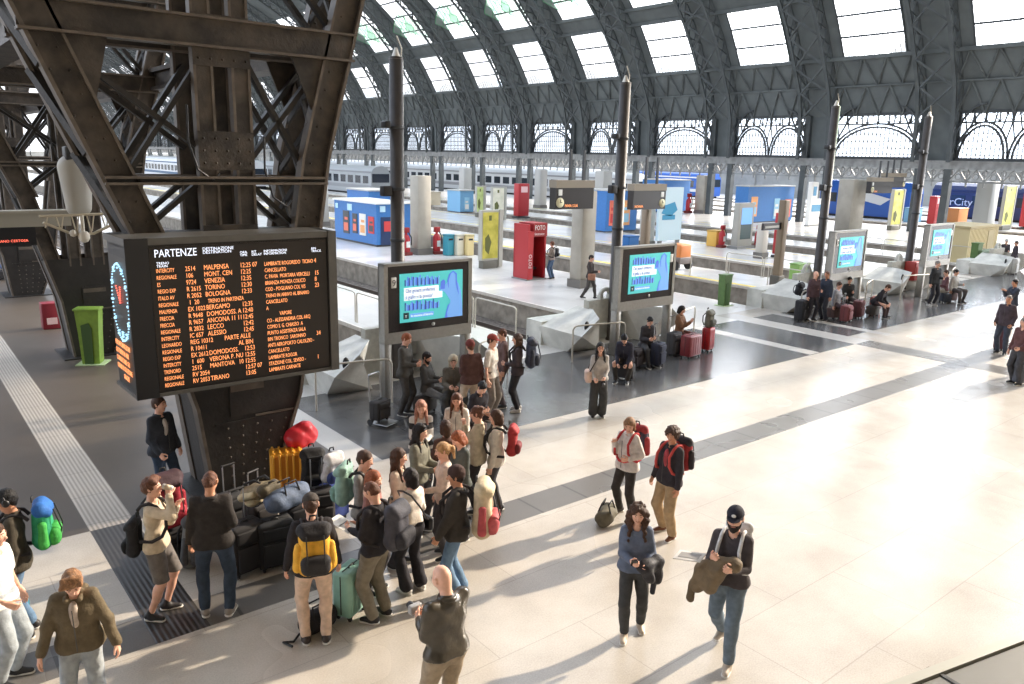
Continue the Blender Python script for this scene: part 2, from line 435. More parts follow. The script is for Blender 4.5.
        if st in ('long', 'curly'):
            for e in (-1, 0, 1): q.cap(g(HP(.055*e, -.045, -.08)), g(T(.075*e, -.085, 1.28) if e == 0 else T(.085*e, -.075, 1.31)), .05*s, .035*s, k=.03*s)
            for e in (-1, 1): q.cap(g(HP(.075*e, .0, -.06)), g(T(.1*e, .085, 1.32)), .032*s, .022*s, k=.02*s)
            amp = .004
        if st == 'curly':
            amp = .011; fr = 75; q.ell(g(HP(0, -.02, .03)), np.array([.104, .118, .108])*s, HB, k=.02*s)
            for e in (-1, 1): q.cap(g(HP(.09*e, -.01, 0)), g(HP(.1*e, -.01, -.12)), .045*s, .045*s, k=.03*s)
        if st == 'mop':
            amp = .011; fr = 80; q.ell(g(HP(0, -.015, .035)), np.array([.108, .122, .108])*s, HB, k=.02*s); q.cap(g(HP(0, -.06, 0)), g(HP(0, -.06, -.06)), .075*s, .06*s, k=.03*s)
        if st == 'pony':
            q.cap(g(HP(0, -.06, -.02)), g(HP(0, -.05, -.05)), .055*s, .04*s, k=.03*s)
            q.cap(g(HP(0, -.11, .05)), g(HP(0, -.155, .0)), .024*s, .034*s, k=.02*s); q.cap(g(HP(0, -.155, .0)), g(HP(0, -.15, -.16)), .034*s, .016*s, k=.02*s)
        if st == 'bun':
            q.cap(g(HP(0, -.06, -.02)), g(HP(0, -.05, -.05)), .055*s, .04*s, k=.03*s); q.ell(g(HP(0, -.1, .075)), np.array([.046, .04, .044])*s, HB, k=.015*s); amp = .005
        hm_ = MB(); sd_mb(hm_, q, hv, cut=[face] if st != 'buzz' else [face, lambda P: -((P-np.float32(g(HP(0, 0, -.05))))@np.float32(HZ))], amp=amp*s, fr=fr/s, ph=ph)
        hm_.build('hair', hm, root)
    # ---- hats
    if hat:
        kind, c = hat[0], hat[1]; hb = MB(); mt = cloth(*c)
        top_ = lambda P: -((P-np.float32(g(HP(0, .03, .045))))@np.float32(nrm(HZ*1-HF*.0)))
        if kind in ('cap', 'capback'):
            q = SD(); q.ell(g(HP(0, -.016, .042)), np.array([.092, .112, .1])*s, HB); sd_mb(hb, q, .011*s, cut=[top_])
            f_ = 1 if kind == 'cap' else -1
            vs = []; n = 9
            for zz in (.05, .042):
                for i in range(n+1):
                    a = PI*i/n; vs.append(g(HP(.075*math.cos(a), f_*(.07+.085*math.sin(a)), zz-.018*math.sin(a)))); 
                vs.append(g(HP(0, f_*.05, zz)))
            N = n+2
            hb.add(vs, [list(range(N)), list(range(N, 2*N))[::-1]]+[(i, i+1, N+i+1, N+i) for i in range(N-1)], 0)
            hb.sphere(g(HP(0, -.016, .142)), .009*s, 8)
            if len(hat) > 2: hb.sphere(g(HP(0, .094, .075)), np.array([.026, .008, .02])*s, 8, 1, Matrix(HB.tolist()))
            hb.build('cap', [mt, cm(220, 218, 214, .7)], root)
        elif kind == 'beanie':
            q = SD(); q.ell(g(HP(0, -.02, .05)), np.array([.094, .114, .105])*s, HB); q.cap(g(HP(0, -.05, .02)), g(HP(0, -.055, -.02)), .07*s, .055*s, k=.03*s)
            sd_mb(hb, q, .011*s, cut=[lambda P: -((P-np.float32(g(HP(0, .03, .03))))@np.float32(nrm(HZ*.9+HF*-.35)))], amp=.002, fr=80); hb.build('beanie', mt, root)
        elif kind == 'hood':
            q = SD(); q.ell(g(HP(0, -.03, .02)), np.array([.108, .125, .125])*s, HB); q.cap(g(HP(0, -.05, -.05)), g(T(0, -.05, 1.43)), .09*s, .085*s, k=.05*s)
            fc = lambda P: .1*s-np.sqrt((((P-np.float32(g(HP(0, .1, -.02))))@HB/np.float32([.78, .9, 1.1]))**2).sum(1))
            sd_mb(hb, q, .013*s, cut=[fc], amp=.003, fr=50); hb.build('hood', mt, root)
        elif kind == 'phones':
            hb.ring(g(HP(0, -.01, .0)), .1*s, .012*s, 18, .05, PI-.05, Matrix(HB.tolist()))
            for e in (-1, 1): hb.sphere(g(HP(.094*e, -.01, -.005)), np.array([.022, .04, .045])*s, 10, 0, Matrix(HB.tolist()))
            hb.build('headphones', cm(24, 24, 26, .4), root)
        elif kind == 'shades':
            for e in (-1, 1): hb.sphere(g(HP(.035*e, .062, .108)), np.array([.026, .01, .02])*s, 8, 0, Matrix(HB.tolist()))
            hb.tube([g(HP(-.06, .062, .108)), g(HP(.06, .062, .108))], .004*s, 5); hb.build('sunglasses', cm(20, 18, 18, .15), root)
    if 'glasses' in extra:
        hb = MB()
        for e in (-1, 1): hb.ring(g(HP(.033*e, .096, .012)), .022*s, .0035*s, 12, M=Matrix(HB.tolist())); hb.tube([g(HP(.055*e, .09, .016)), g(HP(.078*e, -.01, .018))], .003*s, 5)
        hb.build('glasses', cm(25, 25, 25, .3), root)
    # ---- trousers / shorts / skirt
    kind, c = legs[0], legs[1]; lm = legs[2] if len(legs) > 2 and not isinstance(legs[2], (int, float)) else (stripes('denim_%d_%d_%d' % c, c, tuple(int(x*.85) for x in c), 60, 'X') if kind == 'jeansx' else cloth(*c))
    q = SD(); ya = By.astype(np.float32)
    q.cap(g(T(-.065*wd, -.012, .93)), g(T(.065*wd, -.012, .93)), .128*s, k=.03*s, sq=(ya, 1.2)); q.cap(g(T(-.06*wd, 0, 1.02)), g(T(.06*wd, 0, 1.02)), .116*s, k=.03*s, sq=(ya, 1.2))
    e, ew, kn = dict(trousers=(.014, .022, .016), slim=(.008, .012, .008), jeans=(.014, .026, .018), wide=(.022, .07, .04), cargo=(.022, .034, .028), shorts=(.02, .03, .035), flare=(.01, .055, .016))[kind]
    for sd in (-1, 1): leg(q, sd, e, ew, .56 if kind == 'shorts' else .965, kn)
    cut = [lambda P: (P-np.float32(g(T(0, 0, 1.05))))@np.float32(Bz)]
    if kind == 'shorts':
        cut.append(lambda P: np.float32((min(J[-1]['kn'][2], J[1]['kn'][2])+.035)*s)-P[:, 2])
    else: cut.append(lambda P: np.float32(.05*s)-P[:, 2])
    sd_mb(tb := MB(), q, vox*s, cut=cut, amp=.0035*s, fr=26/s, ph=ph); tb.build('shorts' if kind == 'shorts' else 'trousers', lm, root)
    # ---- shoes
    smt = [cm(*shoes, .55), cm(215, 212, 205, .6, nm='sole_pale') if sum(shoes) < 600 else cm(190, 188, 182, .6, nm='sole_grey')]
    for sd in (-1, 1):
        j = J[sd]; a = j['ank']; d = j['fd']; sb = MB(); q = SD(); zf = a[2]-.085
        up = np.array([0, 0, 1.])
        if sit == 'floor': pass
        q.cap(g(a-d*.035+up*-.03), g(a+d*.02+up*-.045), .047*s, .045*s); q.cap(g(a+d*.02+up*-.045), g(a+d*.14+up*-.06), .045*s, .034*s, k=.03*s); q.cap(g(a), g(a+up*.03), .044*s, .042*s, k=.02*s)
        sd_mb(sb, q, min(.012, vox)*s, cut=[lambda P: np.float32((zf+.012)*s)-P[:, 2]])
        q = SD(); q.cap(g(a-d*.035+up*-.07), g(a+d*.14+up*-.07), .047*s, .043*s, sq=(np.float32([0, 0, 1]), 1.0))
        sd_mb(sb, q, min(.012, vox)*s, cut=[lambda P: np.float32((zf)*s)-P[:, 2], lambda P: P[:, 2]-np.float32((zf+.026)*s)], mi=1)
        sb.build('shoe', smt, root)
    # ---- upper garment
    kind, c = top[0], top[1]; tm = top[2] if len(top) > 2 and top[2] is not None else cloth(*c)
    e, ew, hem, amp, col = dict(sweater=(.022, .014, .90, .0045, 0), tee=(.014, .01, .9, .003, 0), jacket=(.03, .02, .86, .005, 1), leather=(.03, .016, .93, .006, 1), puffer=(.05, .03, .86, .006, 1), coat=(.03, .02, .62, .004, 1), hoodie=(.03, .02, .87, .006, 2), shirt=(.016, .012, .86, .004, 1), vest=(.03, 0, .88, .004, 1), top=(.012, .008, .99, .003, 0))[kind]
    q = SD(); torso(q, e)
    if hem < .8:
        q.cap(g(T(-.07, 0, .85)), g(T(-.075, 0, .6)), (.13+e)*s, (.14+e)*s, k=.05*s); q.cap(g(T(.07, 0, .85)), g(T(.075, 0, .6)), (.13+e)*s, (.14+e)*s, k=.05*s)
    if .8 < hem < .95: q.cap(g(T(-.075*wd, -.005, .9)), g(T(.075*wd, -.005, .9)), (.115+e)*s, k=.06*s, sq=(By.astype(np.float32), 1.06))
    qa = SD()
    for sd in (-1, 1):
        if kind == 'tee': qa.cap(g(sh[sd]), g(sh[sd]+(J[sd]['el']-sh[sd])*.8), (.05+e)*s, (.05+e)*s, k=.04*s)
        elif kind != 'vest': arm(qa, sd, e*.75, ew, .97)
    nh, n0 = np.float32(Bz if hem > .8 else np.array([0, 0, 1.])), np.float32(g(T(0, 0, hem)))
    def topf(P):
        d = np.maximum(q.ev(P), -((P-n0)@nh))
        if qa.p:
            e2 = qa.ev(P); k = .024*s; hh_ = np.clip(.5+.5*(e2-d)/k, 0, 1); d = e2+(d-e2)*hh_-k*hh_*(1-hh_)
        d = d+amp*s*(np.sin(24/s*P[:, 2]+9*P[:, 0]+ph)*np.cos(19/s*P[:, 0]+ph*2+6*P[:, 1])+.6*np.sin(40/s*P[:, 1]+14/s*P[:, 2]+ph))
        return np.maximum(d, np.float32(.05*s)-np.sqrt((((P-np.float32(g(nb+HF*.03)))*np.float32([1, 1, .6]))**2).sum(1)))
    lo, hi = q.bounds(.05)
    if qa.p: l2, h2 = qa.bounds(.05); lo = np.minimum(lo, l2); hi = np.maximum(hi, h2)
    net_mb(ub := MB(), topf, lo, hi, vox*s)
    nm_ = dict(sweater='sweater', tee='shirt', jacket='jacket', leather='leather_jacket', puffer='puffer_jacket', coat='coat', hoodie='hoodie', shirt='shirt', vest='vest', top='top')[kind]
    uo = ub.build(nm_, tm, root)
    if col:
        cb = MB(); q = SD()
        if col == 1:
            for a in range(12):
                a0, a1 = [2*PI*(a+k_)/12*.86+PI/2+.45 for k_ in (0, 1)]
                q.cap(g(nb+Bx*.068*math.cos(a0)+By*.066*math.sin(a0)+Bz*.0), g(nb+Bx*.068*math.cos(a1)+By*.066*math.sin(a1)+Bz*.0), .021*s, k=.01*s)
        else:
            q.cap(g(T(-.075, -.075, 1.45)), g(T(.075, -.075, 1.45)), .045*s, k=.02*s); q.cap(g(T(-.05, -.1, 1.42)), g(T(.05, -.1, 1.42)), .06*s, k=.02*s)
            for e_ in (-1, 1): q.cap(g(T(.075*e_, -.075, 1.45)), g(T(.06*e_, .075, 1.435)), .036*s, .024*s, k=.02*s)
        sd_mb(cb, q, max(.012, vox*.8)*s, amp=.003*s, fr=40); cb.build('hood' if col == 2 else 'collar', tm, uo)
        zb = MB(); zb.tube([g(T(0, .135+e, z)) for z in (.92, 1.0, 1.1, 1.2, 1.3, 1.38)] if not belly else [g(T(0, .16, .95)), g(T(0, .15, 1.38))], .005*s, 5)
        if kind in ('jacket', 'hoodie', 'puffer') and vox < .02: zb.build('zip', cm(60, 58, 55, .4), uo)
    if 'inner' in (x[0] for x in extra if isinstance(x, tuple)):
        c = [x[1] for x in extra if isinstance(x, tuple) and x[0] == 'inner'][0]
        q = SD(); q.ell(g(T(0, .085, 1.28)), np.array([.05, .047, .15])*s, np.stack([Bx, By, Bz], 1).astype(np.float32)); sd_mb(ib := MB(), q, .013*s); ib.build('shirt', cloth(*c), root)
    for x in extra:
        if isinstance(x, tuple) and x[0] == 'scarf':
            q = SD()
            for a in range(12):
                a0, a1 = 2*PI*a/12, 2*PI*(a+1)/12
                q.cap(g(nb+Bx*.085*math.cos(a0)+By*.085*math.sin(a0)-Bz*.01*math.sin(a0)), g(nb+Bx*.085*math.cos(a1)+By*.085*math.sin(a1)-Bz*.01*math.sin(a1)), .036*s, k=.01*s)
            sd_mb(ib := MB(), q, .013*s, amp=.004, fr=60); ib.build('scarf', cloth(*x[1]), root)
    W = Matrix.Translation(P0) @ Matrix.Rotation(rz, 4, 'Z')
    CF = Matrix([[Bx[i], By[i], Bz[i], T(0, 0, 1.2)[i]*s] for i in range(3)]+[[0, 0, 0, 1]])
    info = dict(root=root, W=W, chest=W@CF, s=s, e=e, hand={k: W@Vector(g(J[k]['wr']+nrm(J[k]['wr']-J[k]['el'])*.09)) for k in (-1, 1)}, wrist={k: W@Vector(g(J[k]['wr'])) for k in (-1, 1)}, rz=rz, P=P0, pt=lambda x, y, z: W@Vector((x*s, y*s, z*s)))
    return info

# ------------------------------------------------------------------ bags
def backpack(label, ow, c, c2=None, size=(.32, .2, .5), style='day', group=None, dz=0., nm='backpack', accent=None, strap=None, front=None):
    """worn on the chest frame of ow"""
    s = ow['s']; e = ow['e']; root = thing(nm, label, 'backpack', group=group)
    root.matrix_world = ow['chest'] @ Matrix.Translation((0, -(.125*s+e+size[1]/2)-.01, .05+dz))
    make_pack(root, c, c2, size, style, accent, front); w = size[0]; d = size[1]; hh = size[2]
    sb = cloth(*(strap or (44, 42, 44)))
    y0 = d/2
    for e_ in (-1, 1):
        b = MB(); yb = d/2+.015; bk = .13*s+e
        o_ = -.05-dz; b.tube([(e_*.08, yb-.015, .2*s+o_), (e_*.095, yb+.035, .262*s+o_), (e_*.105, yb+bk*.8, .288*s+o_), (e_*.11, yb+bk*1.35, .25*s+o_), (e_*.115, yb+2*bk-.005, .14*s+o_), (e_*.13, yb+2*bk+.0, .0+o_), (e_*.16, yb+1.7*bk, -.1+o_), (e_*.185, yb+bk, -.15+o_), (e_*.13, yb, -.17+o_)], .02, 8); b.build('strap', sb, root)
    return root
def make_pack(root, c, c2=None, size=(.32, .2, .5), style='day', accent=None, front=None):
    w, d, hh = size; m1 = cloth(*c, .7); m2 = cloth(*(c2 or tuple(int(x*.45) for x in c)), .7); m3 = cloth(*accent, .7) if accent else m2
    b = MB(); q = SD()
    r = min(w, d)*.42
    for x in (-1, 1):
        for z0, z1, k in ((-1, 1, 1),):
            q.cap((x*(w/2-r), 0, -hh/2+r), (x*(w/2-r)*.85, 0, hh/2-r), r, r*.92, k=.04)
    q.cap((-(w/2-r), 0, -hh/2+r), (w/2-r, 0, -hh/2+r), r, k=.04)
    sd_mb(b, q, .016, amp=.006, fr=22, ph=w*40); b.build('main_bag', m1, root)
    b = MB(); q = SD(); q.cap((-w*.28, .0, hh/2-.03), (w*.28, .0, hh/2-.03), d*.36, k=.02); q.cap((-w*.26, -d*.3, hh/2-.07), (w*.26, -d*.3, hh/2-.07), d*.2, k=.05); sd_mb(b, q, .015, amp=.004, fr=30); b.build('lid', m2 if style == 'hike' else m1, root)
    b = MB(); q = SD(); q.cap((-w*.24, -d*.45, -hh*.14), (w*.24, -d*.45, -hh*.14), d*.3, k=.03); q.cap((-w*.22, -d*.42, -hh*.3), (w*.22, -d*.42, -hh*.3), d*.3, k=.05); sd_mb(b, q, .015, amp=.003, fr=30); b.build('front_pocket', cloth(*front, .7) if front else m3, root)
    if style == 'hike':
        for x in (-1, 1):
            b = MB(); q = SD(); q.cap((x*w*.5, -.01, -hh*.32), (x*w*.47, -.01, hh*.12), .055, .045); sd_mb(b, q, .014, amp=.004, fr=30); b.build('side_pocket', m3, root)
        b = MB()
        for x in (-1, 1): b.tube([(x*w*.25, -d*.52, hh*.42), (x*w*.25, -d*.78, -hh*.05), (x*w*.25, -d*.6, -hh*.4)], .008, 6)
        b.build('buckle_strap', cm(30, 30, 32, .6), root)
    b = MB(); b.tube([(-.04, d*.3, hh/2+.05), (-.03, d*.3, hh/2+.1), (.03, d*.3, hh/2+.1), (.04, d*.3, hh/2+.05)], .011, 6); b.build('grab_handle', cm(30, 30, 32, .7), root)
    return root
def loose_pack(label, loc, rz, c, c2=None, size=(.32, .22, .52), style='day', tilt=0., group=None, accent=None, nm='backpack'):
    root = thing(nm, label, 'backpack', group=group); x, y, z = loc
    root.matrix_world = Matrix.Translation((x, y, z+size[2]/2*abs(math.cos(tilt))+abs(math.sin(tilt))*size[1]*.55)) @ Matrix.Rotation(rz, 4, 'Z') @ Matrix.Rotation(tilt, 4, 'X')
    make_pack(root, c, c2, size, style, accent)
    b = MB()
    for e_ in (-1, 1): b.tube([(e_*.08, size[1]*.42, size[2]*.38), (e_*.1, size[1]*.42+.06, size[2]*.2), (e_*.12, size[1]*.42+.05, -size[2]*.15), (e_*.13, size[1]*.4, -size[2]*.4)], .015, 6)
    b.build('strap', cm(30, 30, 32, .8), root)
    return root
def suitcase(label, loc, rz, c, size=(.42, .26, .62), handle=.4, soft=False, group=None, tilt=0.):
    root = thing('suitcase', label, 'suitcase', loc, rz, group); w, d, h = size; z0 = .055
    m1 = cm(*c, .35 if not soft else .8, noise=.08, nm='case_%d_%d_%d_%d' % (*c, soft)); dk = cm(28, 28, 30, .5); ch = cm(176, 178, 182, .3, metal=.8, nm='chrome')
    b = MB(); b.rbox((0, 0, z0+h/2), (w, d, h), .05)
    if not soft:
        for i in range(5):
            x = -w*.36+i*w*.18; b.rbox((x, -d/2, z0+h/2), (.03, .014, h*.8), .006, seg=2); b.rbox((x, d/2, z0+h/2), (.03, .014, h*.8), .006, seg=2)
    b.build('shell', m1, root)
    if soft:
        b = MB(); b.rbox((0, -d/2-.015, z0+h*.34), (w*.8, .05, h*.5), .02); b.rbox((0, -d/2-.012, z0+h*.78), (w*.8, .04, h*.24), .018); b.build('front_pocket', m1, root)
    b = MB()
    p = [(-w/2-.003, 0, z0+.03), (-w/2-.003, 0, z0+h-.03)]
    b.tube([(-w/2, 0, z0+.05), (-w/2, 0, z0+h-.05), (-w/2+.05, 0, z0+h+.001), (w/2-.05, 0, z0+h+.001), (w/2, 0, z0+h-.05), (w/2, 0, z0+.05)], .007, 6); b.build('zip', dk, root)
    for x in (-1, 1):
        for y in (-1, 1):
            b = MB(); b.tube([(x*(w/2-.06)-.012, y*(d/2-.05), .028), (x*(w/2-.06)+.012, y*(d/2-.05), .028)], .028, 12); b.box((x*(w/2-.06), y*(d/2-.05), .055), (.05, .04, .025)); b.build('wheel', dk, root)
    b = MB(); b.tube([(-.05, -.02, z0+h), (-.045, -.02, z0+h+.025), (.045, -.02, z0+h+.025), (.05, -.02, z0+h)], .009, 6); b.build('grab_handle', dk, root)
    if handle:
        t = MB()
        for x in (-1, 1): t.tube([(x*w*.2, d*.38, z0+h-.02), (x*w*.2, d*.38, z0+h+handle)], .009, 8)
        ho = t.build('telescopic_handle', ch, root)
        t = MB(); t.tube([(-w*.23, d*.38, z0+h+handle), (w*.23, d*.38, z0+h+handle)], .016, 8); t.build('grip', dk, ho)
    return root
def duffel(label, loc, rz, c, L=.6, r=.17, group=None, c2=None):
    root = thing('duffel_bag', label, 'bag', loc, rz, group); b = MB(); q = SD(); q.cap((-L/2+r, 0, r*.92), (L/2-r, 0, r*.92), r, k=.02)
    sd_mb(b, q, .018, amp=.008, fr=24, ph=L*30, cut=[lambda P: np.float32(0.)-P[:, 2]]); b.build('bag_body', cloth(*c, .7), root)
    for y in (-1, 1):
        b = MB(); b.tube([(-.12, y*r*.75, r*1.5), (-.1, y*r*.4, r*2+.07), (.1, y*r*.4, r*2+.07), (.12, y*r*.75, r*1.5)], .012, 6); b.build('handle', cloth(*(c2 or (35, 35, 38)), .7), root)
    return root
# ------------------------------------------------------------------ world, sun, exposure
SKY, GLOW = 1.7, 5.2
w = bpy.data.worlds.new('sky'); SC.world = w; w.use_nodes = True
nt = w.node_tree; bg = nt.nodes['Background']
tc = nt.nodes.new('ShaderNodeTexCoord'); sx = nt.nodes.new('ShaderNodeSeparateXYZ'); nt.links.new(tc.outputs['Generated'], sx.inputs[0])
rp = nt.nodes.new('ShaderNodeValToRGB'); rp.color_ramp.elements[0].position = 0.; rp.color_ramp.elements[1].position = .5
rp.color_ramp.elements[0].color = (.93, .95, 1., 1); rp.color_ramp.elements[1].color = (.66, .76, .92, 1)
nt.links.new(sx.outputs['Z'], rp.inputs[0]); dt = nt.nodes.new('ShaderNodeVectorMath'); dt.operation = 'DOT_PRODUCT'; sv = Vector((1, -.07, math.tan(R(24)))).normalized(); dt.inputs[1].default_value = sv
nt.links.new(tc.outputs['Generated'], dt.inputs[0])
mr = nt.nodes.new('ShaderNodeMapRange'); mr.inputs[1].default_value = .35; mr.inputs[2].default_value = 1.; mr.inputs[3].default_value = 0; mr.inputs[4].default_value = 1
nt.links.new(dt.outputs['Value'], mr.inputs[0]); pw = nt.nodes.new('ShaderNodeMath'); pw.operation = 'POWER'; pw.inputs[1].default_value = 2.2; nt.links.new(mr.outputs[0], pw.inputs[0])
ml = nt.nodes.new('ShaderNodeMath'); ml.operation = 'MULTIPLY'; ml.inputs[1].default_value = GLOW; nt.links.new(pw.outputs[0], ml.inputs[0])
gc = nt.nodes.new('ShaderNodeVectorMath'); gc.operation = 'SCALE'; gc.inputs[0].default_value = (.97, .98, 1.); nt.links.new(ml.outputs[0], gc.inputs['Scale'])
ad = nt.nodes.new('ShaderNodeVectorMath'); ad.operation = 'ADD'; nt.links.new(rp.outputs[0], ad.inputs[0]); nt.links.new(gc.outputs[0], ad.inputs[1])
nt.links.new(ad.outputs[0], bg.inputs[0]); bg.inputs[1].default_value = SKY
sl = bpy.data.lights.new('sun', 'SUN'); sl.energy = 5.3; sl.angle = R(1.2); sl.color = (1., .85, .67)
so = link('sun', sl); so.rotation_euler = Vector((-1.0, .07, -math.tan(R(26)))).to_track_quat('-Z', 'Y').to_euler()
SC.view_settings.view_transform = 'Standard'; SC.view_settings.look = 'None'; SC.view_settings.gamma = 1; SC.view_settings.use_curve_mapping = False
SC.view_settings.exposure = 0.55

# ------------------------------------------------------------------ floor
def floor_mat(name, c1, c2, rough, tile=(0, 0), groove=0, bump=.05, jcol=.55, r2=None, big=0.):
    M = bpy.data.materials.new(name); M.use_nodes = True; nt = M.node_tree; b = nt.nodes['Principled BSDF']; L = nt.links
    tc = nt.nodes.new('ShaderNodeTexCoord'); n = nt.nodes.new('ShaderNodeTexNoise'); n.inputs['Scale'].default_value = .9; n.inputs['Detail'].default_value = 5; n.inputs['Roughness'].default_value = .6
    L.new(tc.outputs['Object'], n.inputs['Vector'])
    r = nt.nodes.new('ShaderNodeValToRGB'); r.color_ramp.elements[0].position = 0.; r.color_ramp.elements[1].position = 1.
    r.color_ramp.elements[0].color = (*c1, 1); r.color_ramp.elements[1].color = (*c2, 1); L.new(n.outputs['Fac'], r.inputs[0]); col = r.outputs[0]
    n3 = nt.nodes.new('ShaderNodeTexNoise'); n3.inputs['Scale'].default_value = 55; n3.inputs['Detail'].default_value = 3; L.new(tc.outputs['Object'], n3.inputs['Vector'])
    mx0 = nt.nodes.new('ShaderNodeMix'); mx0.data_type = 'RGBA'; mx0.blend_type = 'OVERLAY'; mx0.inputs[0].default_value = .25; L.new(col, mx0.inputs[6]); L.new(n3.outputs['Fac'], mx0.inputs[7]); col = mx0.outputs[2]
    if tile[0]:
        br = nt.nodes.new('ShaderNodeTexBrick'); br.inputs['Scale'].default_value = 1; br.inputs['Brick Width'].default_value = tile[0]; br.inputs['Row Height'].default_value = tile[1]; br.inputs['Mortar Size'].default_value = tile[3] if len(tile) > 3 else .007; br.offset = tile[2] if len(tile) > 2 else .5
        br.inputs['Color1'].default_value = (1, 1, 1, 1); br.inputs['Color2'].default_value = (.93, .93, .93, 1); br.inputs['Mortar'].default_value = (jcol, jcol, jcol, 1)
        L.new(tc.outputs['Object'], br.inputs['Vector'])
        mx = nt.nodes.new('ShaderNodeMix'); mx.data_type = 'RGBA'; mx.blend_type = 'MULTIPLY'; mx.inputs[0].default_value = 1; L.new(col, mx.inputs[6]); L.new(br.outputs['Color'], mx.inputs[7]); col = mx.outputs[2]
    L.new(col, b.inputs['Base Color'])
    rr = nt.nodes.new('ShaderNodeMapRange'); rr.inputs[3].default_value = rough*.7; rr.inputs[4].default_value = r2 or rough*1.35
    n2 = nt.nodes.new('ShaderNodeTexNoise'); n2.inputs['Scale'].default_value = .45; n2.inputs['Detail'].default_value = 2; L.new(tc.outputs['Object'], n2.inputs['Vector'])
    rr.inputs[1].default_value = 0; rr.inputs[2].default_value = 1; rr.clamp = False; L.new(n2.outputs['Fac'], rr.inputs[0]); L.new(rr.outputs[0], b.inputs['Roughness'])
    h = n3.outputs['Fac']
    bp = nt.nodes.new('ShaderNodeBump'); bp.inputs['Strength'].default_value = bump; bp.inputs['Distance'].default_value = .01
    if groove:
        wv = nt.nodes.new('ShaderNodeTexWave'); wv.bands_direction = 'X'; wv.inputs['Scale'].default_value = groove; L.new(tc.outputs['Object'], wv.inputs['Vector']); h = wv.outputs['Fac']; bp.inputs['Strength'].default_value = .5
        mx = nt.nodes.new('ShaderNodeMix'); mx.data_type = 'RGBA'; mx.blend_type = 'MULTIPLY'; mx.inputs[0].default_value = .45; L.new(col, mx.inputs[6]); L.new(wv.outputs['Fac'], mx.inputs[7]); L.new(mx.outputs[2], b.inputs['Base Color'])
    L.new(h, bp.inputs['Height']); L.new(bp.outputs['Normal'], b.inputs['Normal'])
    return M
F_LIGHT = floor_mat('travertine', lin(160, 151, 139), lin(212, 206, 197), .25, (2.4, 1.2), bump=.03, jcol=.78)
F_DARK = floor_mat('dark_granite', lin(74, 74, 76), lin(104, 104, 104), .13, (1.2, .8), bump=.02, jcol=.85, r2=.27)
F_DARK.node_tree.nodes['Principled BSDF'].inputs['Specular IOR Level'].default_value = .85
F_GREY = floor_mat('grey_stone', lin(94, 91, 88), lin(116, 112, 107), .28, (.95, 6.0, 0, .022), bump=.03, jcol=.5)
F_BROWN = floor_mat('brown_asphalt', lin(70, 62, 54), lin(92, 82, 72), .42, bump=.12)
F_TACT = floor_mat('tactile_pale', lin(172, 162, 150), lin(190, 180, 168), .5, (40, 1.1), groove=5.2)
F_TACD = floor_mat('tactile_dark', lin(58, 55, 54), lin(72, 69, 67), .4, (40, 1.1), groove=5.2)
F_PLAT = floor_mat('platform_stone', lin(206, 203, 198), lin(224, 221, 216), .22, (1.0, 2.0), bump=.03, jcol=.8)
F_BAND = floor_mat('pale_band', lin(182, 178, 172), lin(198, 194, 188), .25, bump=.02)
TRK = [-8.9, -1.45, 9.6, 17.05, 28.15, 35.65, 46.7, 54.2]      # track centres under the big roof
AIS = [77.0, 84.5, 95.5, 103.0]                                # tracks beyond the wall
PITW, PITY, YEND = 4.2, 17.2, 340
xs = {-60., 150., 1.88, 2.48, 23.3, 24.2, 6.1, 6.65}; ys = {-30., 8.5, 9.15, 9.45, 11.87, 12.6, 13.5, 16.2, PITY, YEND+20, 5.0}
for x in TRK+AIS: xs |= {x-PITW/2, x+PITW/2}
xs = sorted(xs); ys = sorted(ys)
pits = [(x-PITW/2, x+PITW/2) for x in TRK+AIS]
fb = MB()
for i in range(len(xs)-1):
    for j in range(len(ys)-1):
        x0, x1, y0, y1 = xs[i], xs[i+1], ys[j], ys[j+1]; xm, ym = (x0+x1)/2, (y0+y1)/2
        if ym > PITY and any(a-.01 < xm < b+.01 for a, b in pits): continue
        if 1.88 < xm < 2.48 and ym > 8.4: mi = 4 if ym > 11.87 else 5
        elif 8.5 < ym < 9.15 and xm < 23.3: mi = 2
        elif ym < 11.87: mi = 0
        elif xm < 6.1: mi = 3
        elif xm < 6.65 and ym < PITY: mi = 7
        elif ym < PITY:
            if xm > 23.3: mi = 7 if xm < 24.2 else (1 if 12.6 < ym < 16.2 else 0)
            else: mi = 1 if ym < 16.2 else 6
        else: mi = 6
        fb.quad((x0, y0, 0), (x1, y0, 0), (x1, y1, 0), (x0, y1, 0), mi)
struct(fb.build('floor', [F_LIGHT, F_DARK, F_GREY, F_BROWN, F_TACT, F_TACD, F_PLAT, F_BAND]))
# band across the concourse (track direction), right-hand side
MBX = MB(); MBX.b2((23.3, -20, .001), (24.2, 11.87, .004)); struct(MBX.build('trim_1', F_GREY))
MBX = MB(); MBX.b2((24.2, 8.5, .001), (60, 9.15, .004)); struct(MBX.build('trim_2', F_GREY))
# pale stripes through the dark granite
MBX = MB(); MBX.b2((20.8, 11.9, .001), (21.3, 16.2, .004)); MBX.b2((25.4, 11.9, .001), (25.8, 16.2, .004)); struct(MBX.build('trim_3', F_BAND))
